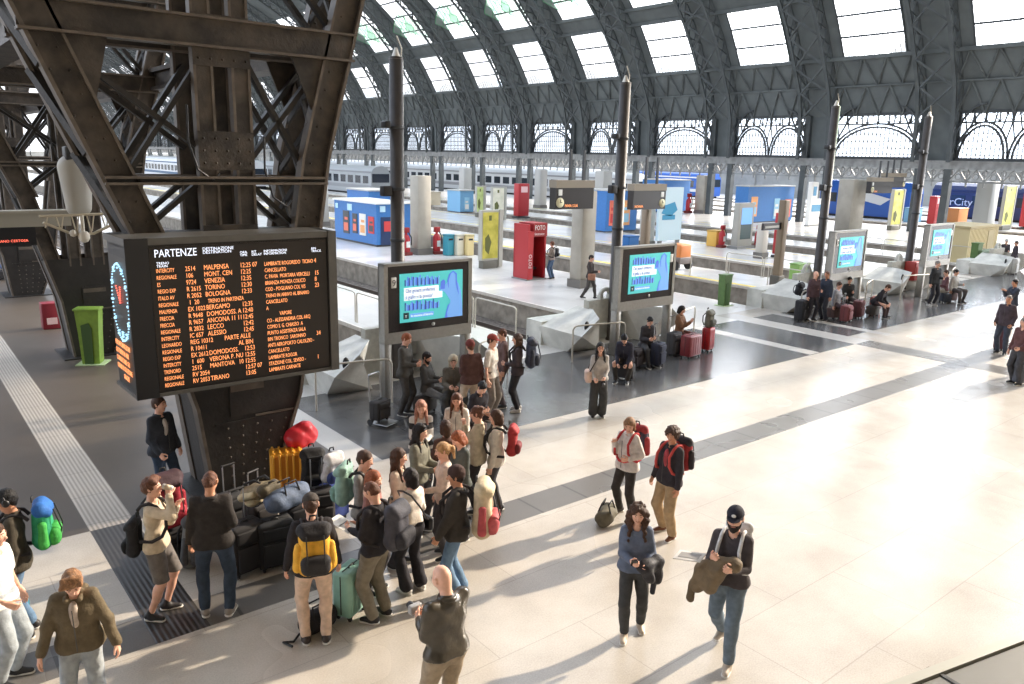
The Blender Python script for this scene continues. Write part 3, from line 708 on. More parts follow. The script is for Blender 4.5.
# ------------------------------------------------------------------ track pits: walls, bed, rails
M_BED = mat('ballast', lin(108, 100, 92), .9, noise=.5, nscale=9, bump=1., bscale=14)
M_PW = mat('pit_stone', lin(150, 142, 130), .8, noise=.25, nscale=2.5, bump=.5, bscale=6)
M_RAIL = mat('rail_steel', lin(120, 112, 106), .35, metal=.8)
M_EDGE = mat('platform_edge', lin(206, 200, 190), .6, noise=.08)
M_YEL = mat('yellow_line', lin(214, 190, 70), .6, noise=.1)
M_SLP = mat('sleeper', lin(128, 118, 108), .85, noise=.2)
n_ = 4
for x in TRK+AIS:
    a, b = x-PITW/2, x+PITW/2; D = -1.05
    tb = MB()
    tb.quad((a, PITY, D), (b, PITY, D), (b, YEND, D), (a, YEND, D)); bed = struct(tb.build('track_bed', M_BED))
    wb = MB()
    wb.quad((a, PITY, D), (a, YEND, D), (a, YEND, -.12), (a, PITY, -.12)); wb.quad((b, YEND, D), (b, PITY, D), (b, PITY, -.12), (b, YEND, -.12)); wb.quad((b, PITY, D), (a, PITY, D), (a, PITY, 0), (b, PITY, 0))
    wb.build('pit_wall', M_PW, bed)
    eb = MB(); eb.b2((a-.02, PITY, -.12), (a+.06, YEND, .002)); eb.b2((b-.06, PITY, -.12), (b+.02, YEND, .002)); eb.build('edge_stone', M_EDGE, bed)
    for r_ in (-.72, .72):
        rb = MB(); rb.b2((x+r_-.035, PITY+.6, D+.1), (x+r_+.035, YEND, D+.25)); rb.b2((x+r_-.07, PITY+.6, D+.08), (x+r_+.07, YEND, D+.11)); rb.build('rail', M_RAIL, bed)
    sb = MB()
    for k in range(60): sb.b2((x-1.25, PITY+1+k*.75, D-.02), (x+1.25, PITY+1.24+k*.75, D+.09))
    sb.build('sleepers', M_SLP, bed)
for (x0, x1) in ((19.15, 26.05), (37.75, 44.6), (56.3, 60), (.65, 7.5)):
    MBX = MB(); MBX.b2((x1-.75, PITY+3, .001), (x1-.6, 200, .005)); MBX.b2((x0+.6, PITY+3, .001), (x0+.75, 200, .005)); n_ += 1
    if x0 > 20: struct(MBX.build('trim_%d' % n_, M_YEL))
MBX = MB(); MBX.b2((30.28, PITY+3, .001), (30.6, 160, .006)); struct(MBX.build('trim_12', M_YEL))
# ------------------------------------------------------------------ the far side of the big roof
M_STEEL = mat('grey_green_steel', lin(68, 74, 76), .6, noise=.18, nscale=1.2, bump=.2, bscale=3)
M_DSTEEL = mat('dark_steel', lin(52, 57, 60), .55, noise=.2, nscale=2)
M_CLAD = mat('roof_cladding', lin(88, 94, 95), .75, noise=.15, nscale=.8)
M_STONE = mat('grey_wall_stone', lin(146, 146, 142), .8, noise=.12, nscale=.6)
G_WIN = glassmat('roof_glass', (.97, .98, 1), .2, .05)
G_LOW = glassmat('arch_glass', (.5, .56, .63), .16, .05)
BAY = 10.75; Y0 = 41.45; XW = 70.0
ribY = [Y0+BAY*k for k in range(-3, 27)]
PROF = [(70.0, 5.9), (69.85, 9.7), (69.2, 12.2), (68.0, 14.45), (66.6, 16.9), (65.0, 19.2), (63.9, 20.5), (60.6, 24.0), (56.8, 27.0), (51.5, 29.9), (45.0, 32.0), (37.0, 33.0)]
# window bands run over profile points 3..5 and 6..8
def prof_quad(mb, i, y0, y1, mi=0, off=0):
    (xa, za), (xb, zb) = PROF[i], PROF[i+1]
    mb.quad((xa+off, y0, za), (xa+off, y1, za), (xb+off, y1, zb), (xb+off, y0, zb), mi)
WH = 2.75   # half width of the window openings
for k, yr in enumerate(ribY[:-1]):
    y0, y1 = yr, yr+BAY; yc = (y0+y1)/2
    cb = MB()
    for i in range(1, len(PROF)-1):
        if i in (3, 4, 6, 7):
            prof_quad(cb, i, y0, yc-WH); prof_quad(cb, i, yc+WH, y1)
        elif i == 9:
            prof_quad(cb, i, y0, yc-WH); prof_quad(cb, i, yc+WH, y1)
        else: prof_quad(cb, i, y0, y1)
    prof_quad(cb, 0, y0, y0+1.5); prof_quad(cb, 0, y1-1.5, y1)
    for i in (3, 5, 6, 8): (xa, za) = PROF[i]; cb.b2((xa-.22, y0, za-.16), (xa+.1, y1, za+.16))          # purlins at the sill and head lines
    for i in (1, 2):                                                                  # trusswork of the solid band
        (xa, za), (xb, zb) = PROF[i], PROF[i+1]
        for q in range(4):
            ya = y0+1.2+q*(BAY-2.4)/4; yb_ = ya+(BAY-2.4)/4
            cb.beam((xa-.12, ya, za), (xb-.12, (ya+yb_)/2, zb), .1, .14); cb.beam((xb-.12, (ya+yb_)/2, zb), (xa-.12, yb_, za), .1, .14)
        cb.b2((xb-.2, y0, zb-.07), (xb, y1, zb+.07))
    o = struct(cb.build('ceiling' if k == 0 else 'ceiling.%03d' % k, M_CLAD))
# ribs: box truss, two chords with lacing
def make_rib():
    rb = MB(); hw = 1.45
    for sy in (-1, 1):
        y = sy*hw
        for dx in (0, 1.25):
            for i in range(len(PROF)-1):
                (xa, za), (xb, zb) = PROF[i], PROF[i+1]
                t0 = dx*(1+.0*i); nrmv = Vector((zb-za, 0, -(xb-xa))).normalized()
                a = Vector((xa, y, za))-nrmv*dx*(1 if nrmv.x > 0 else 1); b = Vector((xb, y, zb))-nrmv*dx
                rb.beam(a, b, .16, .3, up=(0, 1, 0))
        for i in range(len(PROF)-1):
            (xa, za), (xb, zb) = PROF[i], PROF[i+1]; nv = Vector((zb-za, 0, -(xb-xa))).normalized()
            L = math.hypot(xb-xa, zb-za); m_ = max(1, int(L/1.3))
            for q in range(m_):
                p = Vector((xa+(xb-xa)*q/m_, y, za+(zb-za)*q/m_)); p2 = Vector((xa+(xb-xa)*(q+1)/m_, y, za+(zb-za)*(q+1)/m_))
                rb.beam(p, p2-nv*1.25, .07, .12, up=(0, 1, 0)); rb.beam(p-nv*1.25, p2, .07, .12, up=(0, 1, 0))
    for i in range(1, len(PROF)-1):
        (xa, za), (xb, zb) = PROF[i], PROF[i+1]; nv = Vector((zb-za, 0, -(xb-xa))).normalized(); L = math.hypot(xb-xa, zb-za); m_ = max(1, int(L/2.2))
        for q in range(m_):
            p = Vector((xa+(xb-xa)*q/m_, -hw, za+(zb-za)*q/m_))-nv*1.25; p2 = Vector((xa+(xb-xa)*(q+1)/m_, hw, za+(zb-za)*(q+1)/m_))-nv*1.25
            rb.beam(p, p2, .12, .16); rb.beam((p.x, hw, p.z), (p2.x, -hw, p2.z), .12, .16)
    # column down to the platforms
    for sy in (-1, 1):
        rb.b2((XW-.5, sy*1.2-.28, 0), (XW+.1, sy*1.2+.28, 9.8))
    return rb.build('trim_20', M_STEEL)
rib = struct(make_rib()); rib.location = (0, ribY[0], 0)
for k, y in enumerate(ribY[1:]):
    c = rib.copy(); c.name = 'trim_%d' % (21+k); COL.objects.link(c); c.location = (0, y, 0)
# roof windows: three rows of panes with slim bars
def make_roofwin(i0, i1, rows, nb, nm):
    fr = MB(); g = MB()
    (xa, za), (xb, zb) = PROF[i0], PROF[i1]; mid = PROF[i0+1]
    pts = []
    for t in np.linspace(0, 1, rows+1):
        if t <= .5: u = t*2; pts.append((xa+(mid[0]-xa)*u, za+(mid[1]-za)*u))
        else: u = t*2-1; pts.append((mid[0]+(xb-mid[0])*u, mid[1]+(zb-mid[1])*u))
    for t, (x, z) in enumerate(pts): fr.beam((x-.03, -WH, z), (x-.03, WH, z), .12, .16)
    for q in range(nb+1):
        y = -WH+2*WH*q/nb; th = .02 if 0 < q < nb else .14
        for a, b in zip(pts[:-1], pts[1:]): fr.beam((a[0]-.04, y, a[1]), (b[0]-.04, y, b[1]), th, .08)
    for a, b in zip(pts[:-1], pts[1:]): g.quad((a[0], -WH, a[1]), (a[0], WH, a[1]), (b[0], WH, b[1]), (b[0], -WH, b[1]))
    o = fr.build(nm, M_DSTEEL); g.build('pane', G_WIN, o); return struct(o)
wn = 0
w1 = make_roofwin(3, 5, 3, 12, 'window_1'); w2 = make_roofwin(6, 8, 4, 8, 'window_2')
# green glazed fan vault that pokes through the upper window
fan = MB(); g = MB(); nseg = 8
def fanpt(a, t): return Vector((60.6+t*3.6, .9+1.7*math.cos(a), 22.2+2.3*math.sin(a)-t*.9))
for q in range(nseg):
    a0, a1 = PI*q/nseg, PI*(q+1)/nseg
    g.quad(fanpt(a0, 0), fanpt(a1, 0), fanpt(a1, 1), fanpt(a0, 1))
for t in (0, .33, .66, 1):
    fan.tube([fanpt(PI*q/12, t) for q in range(13)], .05, 5)
for q in range(nseg+1): fan.beam(fanpt(PI*q/nseg, 0), fanpt(PI*q/nseg, 1), .06, .06)
M_FGREEN = mat('green_iron', lin(60, 120, 80), .5); G_GREEN = glassmat('green_glass', (.34, .62, .42), .25, .05)
fano = struct(fan.build('roof_vent_hood', M_FGREEN)); g.build('pane', G_GREEN, fano)
for k, y in enumerate(ribY[:-1]):
    yc = y+BAY/2
    for o in (w1, w2, fano):
        if k == 0: o.location = (0, yc, 0)
        else:
            c = dup(o); c.location = (0, yc, 0)
            if o is not fano: c.name = 'window_%d' % (10+k*2+(o is w2))
# lower arched windows
def make_arch(single):
    fr = MB(); g = MB(); x = XW-.1; zb, zt = 5.95, 9.75; hw = BAY/2-1.5
    cs = [(0, hw*.96)] if single else [(-hw*.52, hw*.44), (hw*.52, hw*.44)]
    def pt(c, r, a, rise): return Vector((x, c+r*math.cos(a), zb+.25+rise*math.sin(a)))
    for c, r in cs:
        rise = 2.55
        for rr, th in ((r, .16), (r+.28, .1)):
            ps = [pt(c, rr, PI*q/18, rise+(rr-r)) for q in range(19)]
            for a, b in zip(ps[:-1], ps[1:]): fr.beam(a, b, .16, th, up=(1, 0, 0))
        for q in range(1, 18):
            a = PI*q/18; fr.beam(pt(c, r, a, rise), pt(c, r+.28, a, rise+.28), .06, .05, up=(1, 0, 0))
        nb = 10 if single else 5
        for q in range(-nb, nb+1):
            yy = c+r*q/nb; zz = zb+.25+rise*math.sqrt(max(0, 1-(q/nb)**2)); fr.b2((x-.04, yy-.03, zb), (x+.04, yy+.03, zz))
        for zz in (zb+.5, zb+1.0, zb+1.6, zb+2.2):
            s_ = math.sqrt(max(0, 1-((zz-zb-.25)/rise)**2)); fr.b2((x-.04, c-r*s_, zz-.03), (x+.04, c+r*s_, zz+.03))
        for q in (3, 5, 7, 9, 11, 13, 15):
            a = PI*q/18; p = pt(c, r+.28, a, rise+.28); fr.beam(p, (x, p.y+.5*math.cos(a), zt), .1, .09, up=(1, 0, 0))
    for q in range(9):
        yy = -hw+q*hw/4; fr.b2((x-.05, yy-.05, zt-.75), (x+.05, yy+.05, zt))
        if q < 8:
            fr.beam((x, yy, zt-.75), (x, yy+hw/8, zt), .06, .06, up=(1, 0, 0)); fr.beam((x, yy+hw/8, zt), (x, yy+hw/4, zt-.75), .06, .06, up=(1, 0, 0))
    fr.b2((x-.1, -hw-.2, zt-.8), (x+.1, hw+.2, zt-.68)); fr.b2((x-.2, -hw-.3, zb-.1), (x+.2, hw+.3, zb+.28)); fr.b2((x-.2, -hw-.3, zt), (x+.2, hw+.3, zt+.2))
    for sy in (-1, 1):
        fr.b2((x-.15, sy*(hw+.1)-.2, zb), (x+.15, sy*(hw+.1)+.2, zt))
        fr.beam((x-.3, sy*(hw+.2), zb+.6), (x-.3, sy*(hw-1.5), zt), .12, .12, up=(1, 0, 0))
        pts = [Vector((x-.35, sy*(hw+.35-2.3*(1-math.cos(PI/2*q/8))), zb+.3+4.2*math.sin(PI/2*q/8))) for q in range(9)]
        for a, b in zip(pts[:-1], pts[1:]): fr.beam(a, b, .14, .16, up=(1, 0, 0))
    g.quad((x+.03, -hw, zb), (x+.03, hw, zb), (x+.03, hw, zt), (x+.03, -hw, zt))
    o = fr.build('window_3' if single else 'window_4', M_DSTEEL); g.build('pane', G_LOW, o); return struct(o)
ar = [make_arch(True), make_arch(False)]; used = [0, 0]
for k, y in enumerate(ribY[:-1]):
    t = 0 if (k % 2 == 0) else 1
    o = ar[t]
    if used[t]: o = dup(o); o.name = 'window_%d' % (100+k)
    used[t] = 1; o.location = (0, y+BAY/2, 0)
# girder and ornamental truss below the arched windows
def make_girder():
    gb = MB(); x = XW-.3
    gb.b2((x-.25, -BAY/2, 5.3), (x+.45, BAY/2, 5.92)); gb.b2((x-.35, -BAY/2, 5.86), (x+.5, BAY/2, 5.98)); gb.b2((x-.1, -BAY/2, 4.25), (x+.1, BAY/2, 4.4))
    n = 8
    for q in range(n):
        y = -BAY/2+q*BAY/n; d = BAY/n
        gb.beam((x, y, 4.35), (x, y+d/2, 5.3), .1, .16, up=(1, 0, 0)); gb.beam((x, y+d/2, 5.3), (x, y+d, 4.35), .1, .16, up=(1, 0, 0)); gb.b2((x-.06, y-.06, 3.9), (x+.06, y+.06, 5.3))
        gb.ring((x, y+d/2, 4.72), .22, .05, 10, M=Matrix.Rotation(PI/2, 3, 'Z'))
        gb.ring((x, y, 5.02), .2, .05, 10, M=Matrix.Rotation(PI/2, 3, 'Z'))
    return struct(gb.build('trim_60', mat('girder_steel', lin(126, 128, 128), .6, noise=.2, nscale=2)))
gd = make_girder(); gd.location = (0, ribY[0]+BAY/2, 0)
for k, y in enumerate(ribY[1:-1]):
    c = gd.copy(); c.name = 'trim_%d' % (61+k); COL.objects.link(c); c.location = (0, y+BAY/2, 0)
# pale skylight vaults of the lower roof outside, one per bay
def make_vault():
    vb = MB(); n = 10; r = 2.7
    ps = [(r*math.cos(PI*q/n), 14.2+2.6*math.sin(PI*q/n)) for q in range(n+1)]
    vb.prism([(a, b) for a, b in ps], 'x', 75, 84); vb.b2((74.8, -5.3, 13.2), (84, 5.3, 14.2)); 
    for q in range(0, n+1, 1):
        vb.beam((74.95, ps[q][0], ps[q][1]), (74.95, ps[q][0], 14.2), .08, .08)
    return struct(vb.build('trim_100', mat('outer_vault', lin(96, 120, 140), .6)))
va = make_vault(); va.location = (0, ribY[0]+BAY/2, 0)
for k, y in enumerate(ribY[1:-1]):
    c = va.copy(); c.name = 'trim_%d' % (101+k); COL.objects.link(c); c.location = (0, y+BAY/2, 0)
# far aisle wall and the end of the shed
wb = MB(); wb.b2((118, -60, -1), (118.6, 420, 5.3)); 
for k in range(40): wb.b2((117.7, -40+k*11.0, 0), (118, -39+k*11.0, 5.1))
wb.b2((117.6, -60, 5.1), (118.7, 420, 5.6))
struct(wb.build('wall_far', M_STONE))
# concourse: station building behind the viewer, ceiling over the concourse
bw = MB(); bw.b2((-60, -8.5, 0), (60, -8, 24))
for k in range(12): bw.b2((-50+k*9, -8, 0), (-48.8+k*9, -7.6, 24))
struct(bw.build('wall_back', mat('station_stone', lin(188, 174, 152), .8, noise=.1, nscale=.7)))
cl = MB(); cl.b2((-60, -8.5, 24), (42, 18, 24.6))
for k in range(11): cl.b2((-52+k*9, -8.5, 23.2), (-51+k*9, 18, 24))
struct(cl.build('ceiling', mat('concourse_ceiling', lin(190, 178, 160), .8, noise=.1, nscale=.7)))
eb = MB(); eb.b2((-40, YEND, -1.05), (118, YEND+.5, 3.4)); struct(eb.build('wall_end', M_STONE))
# ------------------------------------------------------------------ common finishes
PYL = mat('riveted_iron', lin(50, 44, 39), .55, noise=.35, nscale=3, bump=.35, bscale=20, col2=lin(78, 69, 60))
PYLD = mat('riveted_iron_dark', lin(38, 35, 33), .55, noise=.3, nscale=3, bump=.3, bscale=16)
PYLE = mat('worn_flange', lin(92, 83, 74), .5, noise=.25, nscale=5)
BLK = cm(24, 24, 27, .4); DGREY = cm(58, 60, 62, .5); GREY = cm(128, 128, 126, .5); LGREY = cm(186, 186, 182, .55); WHITE = cm(232, 232, 228, .5)
ALU = mat('brushed_alu', lin(150, 148, 142), .45, metal=.35, noise=.06, nscale=12)
CONC = mat('concrete', lin(196, 196, 190), .75, noise=.14, nscale=2.2, bump=.3, bscale=12)
CHROME = cm(176, 178, 182, .3, metal=.8, nm='chrome')
HANDR = mat('handrail_steel', lin(190, 184, 172), .4, metal=.4)
POLE = mat('pole_paint', lin(66, 62, 60), .5, noise=.18, nscale=4)
LEDO = mat('led_orange', (1., .36, .13), .5, emit=.8)
LEDW = mat('led_white', (.80, .86, 1.), .5, emit=.8)
LEDC = mat('led_cyan', (.45, .78, 1.), .5, emit=.8)
LEDR = mat('led_red', (1., .16, .1), .5, emit=1.2)

# ------------------------------------------------------------------ riveted arch pylons (foot narrow, spreading upward)
def make_pylon(label):
    t = thing('arch_pylon', label, 'pylon', group='riveted pylons carrying the roof arches')
    L = lambda z: -.47-.17*z/1.5-(.0 if z < 1.5 else (z-1.5)*.15)-max(0, z-4.15)*.14
    Rr = lambda z: .47+.56*min(z, 1.43)/1.43*.95+max(0, z-1.43)*.165+max(0, z-5.4)*.11
    zs = [0, .7, 1.5, 2.6, 4.15, 5.3, 6.4, 7.4, 8.6, 10.5]
    for y, nm in ((-.42, 0), (.5, 1)):
        for side, F in ((-1, L), (1, Rr)):
            b = MB()
            for z0, z1 in zip(zs[:-1], zs[1:]):
                wv = .34 if z0 < 4 else .42
                b.add([(F(z0), y-.05, z0), (F(z0)-side*wv, y-.05, z0), (F(z1)-side*wv, y-.05, z1), (F(z1), y-.05, z1), (F(z0), y+.05, z0), (F(z0)-side*wv, y+.05, z0), (F(z1)-side*wv, y+.05, z1), (F(z1), y+.05, z1)],
                      [(0, 1, 2, 3), (5, 4, 7, 6), (0, 3, 7, 4), (1, 5, 6, 2)])
                b.beam((F(z0), y, z0), (F(z1), y, z1), .24, .05, up=(1, 0, 0), mi=1); (b.beam((F(z0)-side*wv, y, z0), (F(z1)-side*wv, y, z1), .2, .04, up=(1, 0, 0), mi=1) if z0 > 2 else None)
            for z in np.arange(2.7, 8, .28):
                for o in (.06, .28): b.sphere((F(z)-side*o, y-.056, z), .018, 6)
            b.build('leg', [PYL, PYLE], t, fixn=False)
    # web plates between front and back of each leg, and the solid riveted foot
    for F in (L, Rr):
        b = MB()
        for z0, z1 in zip(zs[:-1], zs[1:]): b.quad((F(z0), -.42, z0), (F(z0), .5, z0), (F(z1), .5, z1), (F(z1), -.42, z1)) if z0 < 2.5 else b.beam((F(z0), -.4, z0), (F(z1), .48, z1), .1, .1)
        b.build('web_plate', PYLD, t)
    b = MB()
    for z0, z1 in zip(zs[:3], zs[1:4]): b.add([(L(z0)+.02, -.4, z0), (Rr(z0)-.02, -.4, z0), (Rr(z1)-.02, -.4, z1), (L(z1)+.02, -.4, z1), (L(z0)+.02, .48, z0), (Rr(z0)-.02, .48, z0), (Rr(z1)-.02, .48, z1), (L(z1)+.02, .48, z1)], [(0, 1, 2, 3), (5, 4, 7, 6), (0, 3, 7, 4), (1, 5, 6, 2)])
    for zr in np.arange(.15, 1.15, .16):
        for q in range(5): b.sphere((L(zr)*.3+q*(Rr(zr)-L(zr))*.16-.02, -.49, zr), .02, 6, 1)
    b.build('riveted_foot', [PYL, PYLE], t)
    b = MB()
    for z0, z1 in zip(zs[:3], zs[1:4]): b.add([(L(z0)-.02, -.49, z0), (Rr(z0)+.02, -.49, z0), (Rr(z1)+.02, -.49, z1), (L(z1)-.02, -.49, z1), (L(z0)-.02, -.44, z0), (Rr(z0)+.02, -.44, z0), (Rr(z1)+.02, -.44, z1), (L(z1)-.02, -.44, z1)], [(0, 1, 2, 3), (5, 4, 7, 6), (0, 3, 7, 4), (1, 5, 6, 2)])
    b.build('cover_plate', PYLD, t)
    b = MB(); b.b2((L(1.5)+.25, -.51, 1.18), (Rr(1.5)-.1, -.48, 1.22), 0); b.b2((.25, -.515, 1.24), (Rr(1.4)-.02, -.48, 1.27), 1); b.b2((-.15, -.51, 1.3), (.42, -.48, 1.85), 0); b.b2((-.13, -.52, 1.7), (.4, -.51, 1.8), 1); b.build('access_panel', [PYLD, PYLE], t)
    # central column with slots
    for x in (-.24, .3):
        b = MB()
        for y in (-.42, .5): b = MB(); b.b2((x-.11, y-.06, 2.4), (x+.11, y+.06, 10.4)); b.b2((x-.14, y-.075, 2.4), (x-.1, y+.075, 10.4), 1); b.b2((x+.1, y-.075, 2.4), (x+.14, y+.075, 10.4), 1); b.build('central_post', [PYL, PYLE], t)
    for z0, z1 in ((6.55, 7.25), (5.1, 5.65), (3.9, 4.3), (8.6, 9.3)):
        b = MB(); b.b2((-.38, .5, z0), (.44, .56, z1)); b.build('tie_plate', PYL, t); b = MB(); b.b2((-.38, -.5, z0), (.44, -.44, z1))
        for q in range(5):
            for r_ in range(3): b.sphere((-.3+q*.17, -.5, z0+.1+r_*(z1-z0-.2)/2), .02, 6)
        b.build('tie_plate', PYL, t)
    # horizontal members
    for z, hh, mi in ((4.95, .12, 1), (7.0, .42, 0), (9.2, .4, 0)):
        for y in (-.48, .52):
            b = MB(); b.b2((L(z), y-.04, z-hh/2), (Rr(z), y+.04, z+hh/2)); b.b2((L(z), y-.12, z-hh/2), (Rr(z), y+.1, z-hh/2+.035), 1); b.b2((L(z), y-.12, z+hh/2-.035), (Rr(z), y+.1, z+hh/2), 1)
            b.build('cross_beam', [PYL if z > 6 else PYLD, PYLE], t)
    for (xa, za, xb, zb) in ((L(4.3)+.3, 4.3, -.3, 4.95), (L(5.0)+.35, 5.0, -.25, 6.6), (.36, 4.95, Rr(4.1)-.3, 4.2), (.36, 6.8, Rr(5.1)-.3, 5.1), (L(7)+.3, 6.8, -.3, 5.4), (.4, 5.2, Rr(7)-.4, 6.8), (L(7.2)+.4, 7.3, -.25, 9), (.4, 9, Rr(7.4)-.4, 7.3)):
        for y in (-.3, .4): b = MB(); b.beam((xa, y, za), (xb, y, zb), .07, .13, up=(0, 1, 0)); b.build('brace', PYLD, t)
    for y in (-.46, .52): b = MB(); b.prism([(L(6.8)+.3, 6.8), (L(6.8)+.95, 6.8), (L(6.0)+.42, 5.95)], 'y', y-.02, y+.02); b.build('gusset_plate', PYL, t); b = MB(); b.prism([(Rr(6.8)-.3, 6.8), (Rr(6.8)-.95, 6.8), (Rr(6.0)-.42, 6.0)], 'y', y-.02, y+.02); b.build('gusset_plate', PYL, t)
    # lacing between front and back planes
    for F, s_ in ((L, 1), (Rr, -1)):
        b = MB()
        for z in np.arange(4.2, 9.5, .8): b.beam((F(z)+s_*.4, -.42, z), (F(z+.8)+s_*.4, .5, z+.8), .05, .08); b.beam((F(z)+s_*.4, .5, z), (F(z+.8)+s_*.4, -.42, z+.8), .05, .08)
        b.build('lacing', PYLD, t)
    b = MB(); b.b2((-.75, -.7, 0), (.85, .75, .03)); b.build('base_plate', PYLD, t)
    for q, (x0, y0, z0) in enumerate(((-.5, -.5, 6.0), (.6, -.5, 5.6))):
        cb = MB(); cb.tube([(x0, y0, z0), (x0-.03, y0-.05, z0-.5), (x0+.08, y0-.06, z0-.9), (x0+.3, y0-.04, z0-1.05), (x0+.4, y0, z0-.95)], .016, 6); cb.build('hanging_cable', BLK, t)

    return t
py0 = make_pylon('riveted iron pylon in the foreground that carries the departures board'); py0.location = (4.16, 12.45, 0)
PLAB = ['riveted iron pylon behind the departures board, with the green bin at its foot', 'third riveted pylon along the platform, past the green bin', 'fourth riveted pylon, deep in the hall at the left', 'farthest riveted pylon seen at the left edge']
for k in range(4): copy_thing(py0, (4.16-.05*k, 12.45+BAY*(k+1), 0), 0, PLAB[k])
# longitudinal girders between the pylons (gallery beams)
b = MB()
for x in (2.1, 6.3):
    b.b2((x-.12, 13, 6.9), (x+.12, 80, 7.35)); b.b2((x-.25, 13, 7.3), (x+.25, 80, 7.4)); b.b2((x-.25, 13, 6.86), (x+.25, 80, 6.94))
struct(b.build('trim_200', PYL))
b = MB()
for k in range(6):
    y = 13+k*BAY
    if k: b.beam((2.4, y, 4.2), (2.4, y+BAY/2, 6.9), .12, .16); b.beam((2.4, y+BAY, 4.2), (2.4, y+BAY/2, 6.9), .12, .16)
   
    b.beam((-1.0, y+BAY, 3.2), (2.2, y+BAY+.2, 8.6), .26, .3); b.beam((-1.6, y+BAY, 8.5), (2.0, y+BAY, 5.6), .2, .25); b.beam((-5.5, y+BAY, 5.2), (3, y+BAY, 5.2), .2, .3)
struct(b.build('trim_201', PYLD))
# slotted grey beam with the hanging floodlight and lattice bracket
b = MB(); y = 20.6
zb_, zt_ = onY(60, 226, y).z, onY(60, 210, y).z; b.b2((-3.0, y, zb_), (3.55, y+.3, zt_-.06)); b.b2((-3.05, y-.06, zt_-.06), (3.6, y+.36, zt_))
for k in range(22): b.b2((-2.9+k*.2, y-.012, zb_+.08), (-2.78+k*.2, y+.0, zt_-.14), 1)
struct(b.build('trim_202', [mat('beam_paint', lin(150, 146, 134), .6), DGREY]))
t = thing('floodlight', 'pale grey hanging floodlight box under the pylon at the upper left', 'floodlight', (onY(76, 205, 14.6).x, 14.6, onY(76, 215, 14.6).z))
b = MB(); q = SD(); q.cap((0, 0, .12), (0, .05, .75), .15, .21, k=.05); q.cap((.1, 0, .12), (.12, .05, .75), .13, .18, k=.05); sd_mb(b, q, .03); b.build('housing', mat('flood_shell', lin(176, 172, 162), .5), t)
b = MB(); b.tube([(.05, .02, .8), (.05, .02, 1.5)], .05, 8); b.rbox((.05, .02, .98), (.3, .26, .22), .03); b.build('hanger', DGREY, t)
t = thing('light_bracket', 'triangular lattice lighting bracket of pale rods below the floodlight', 'bracket', (onY(82, 220, 14.4).x, 14.4, onY(82, 234, 14.4).z))
b = MB(); A_ = [(-.55, 0, .2), (-.15, 0, -.0), (.15, 0, -.0), (.62, 0, .22)]
b.tube(A_, .024, 6); b.tube([(-.6, 0, .3), (.66, 0, .32)], .024, 6)
for k in range(10): x = -.48+k*.11; b.tube([(x, 0, .31), (x+(.05 if k % 2 else -.05), 0, .0+abs(x)*.24)], .011, 5)
b.build('lattice', mat('pale_rod', lin(196, 184, 160), .5), t)
b = MB(); b.sphere((0, -.05, -.04), (.09, .09, .1), 10); b.sphere((-.15, -.03, .02), (.06, .06, .06), 8); b.tube([(0, 0, .3), (0, 0, 0)], .03, 6); b.build('lamp', mat('lamp_shell', lin(224, 216, 200), .4), t)

# ------------------------------------------------------------------ departures board
Yb = 11.25; t = thing('departures_board', 'large black departures board with glowing orange timetable rows hung on the pylon', 'departures board', (2.55, Yb, 2.02))
Wb, Hb, Db = 2.88, 2.2, 1.0
BB = mat('board_black', lin(30, 27, 25), .35, noise=.1, nscale=6); FR = mat('board_frame', lin(84, 82, 78), .45, noise=.08, nscale=8)
LT = lambda y: (-.42*(y/Db), y)   # left face runs back and to the left
b = MB(); b.prism([(0, 0), (Wb, 0), (Wb, Db), (-.02, Db)], 'z', .03, Hb-.03); b.build('cabinet', BB, t)
b = MB(); b.prism([(-.03, -.03), (Wb+.05, -.03), (Wb+.05, Db), (-.06, Db)], 'z', Hb-.09, Hb); b.prism([(-.03, -.03), (Wb+.05, -.03), (Wb+.05, Db), (-.06, Db)], 'z', 0, .05); b.b2((Wb-.03, -.045, 0), (Wb+.1, Db, Hb)); b.b2((-.035, -.035, 0), (.26, .01, Hb), 1); b.build('frame', [FR, BLK], t)
pn = MB(); pn.b2((.27, -.012, .08), (Wb-.06, .0, Hb-.12)); pn.build('display_panel', mat('board_panel', lin(38, 32, 28), .3), t)
rz = -.02
T = lambda x, z: TM(x, -.014, z)
text('heading', 'PARTENZE', .15, LEDW, t, T(.33, Hb-.26), sx=.78); text('heading', 'DESTINAZIONE\nDESTINATION', .062, LEDW, t, T(.97, Hb-.2), ls=.75)
text('heading', 'ORA\nTIME', .05, LEDW, t, T(1.49, Hb-.27), ls=.8); text('heading', 'RIT\nDELAY', .05, LEDW, t, T(1.66, Hb-.27), ls=.8); text('heading', 'INFORMAZIONI\nINFORMATION', .05, LEDW, t, T(1.84, Hb-.27), ls=.8); text('heading', 'BIN\nTRACK', .05, LEDW, t, T(2.58, Hb-.27), ls=.8)
text('heading', 'TRENO\nTRAIN', .05, LEDW, t, T(.35, Hb-.36), ls=.8)
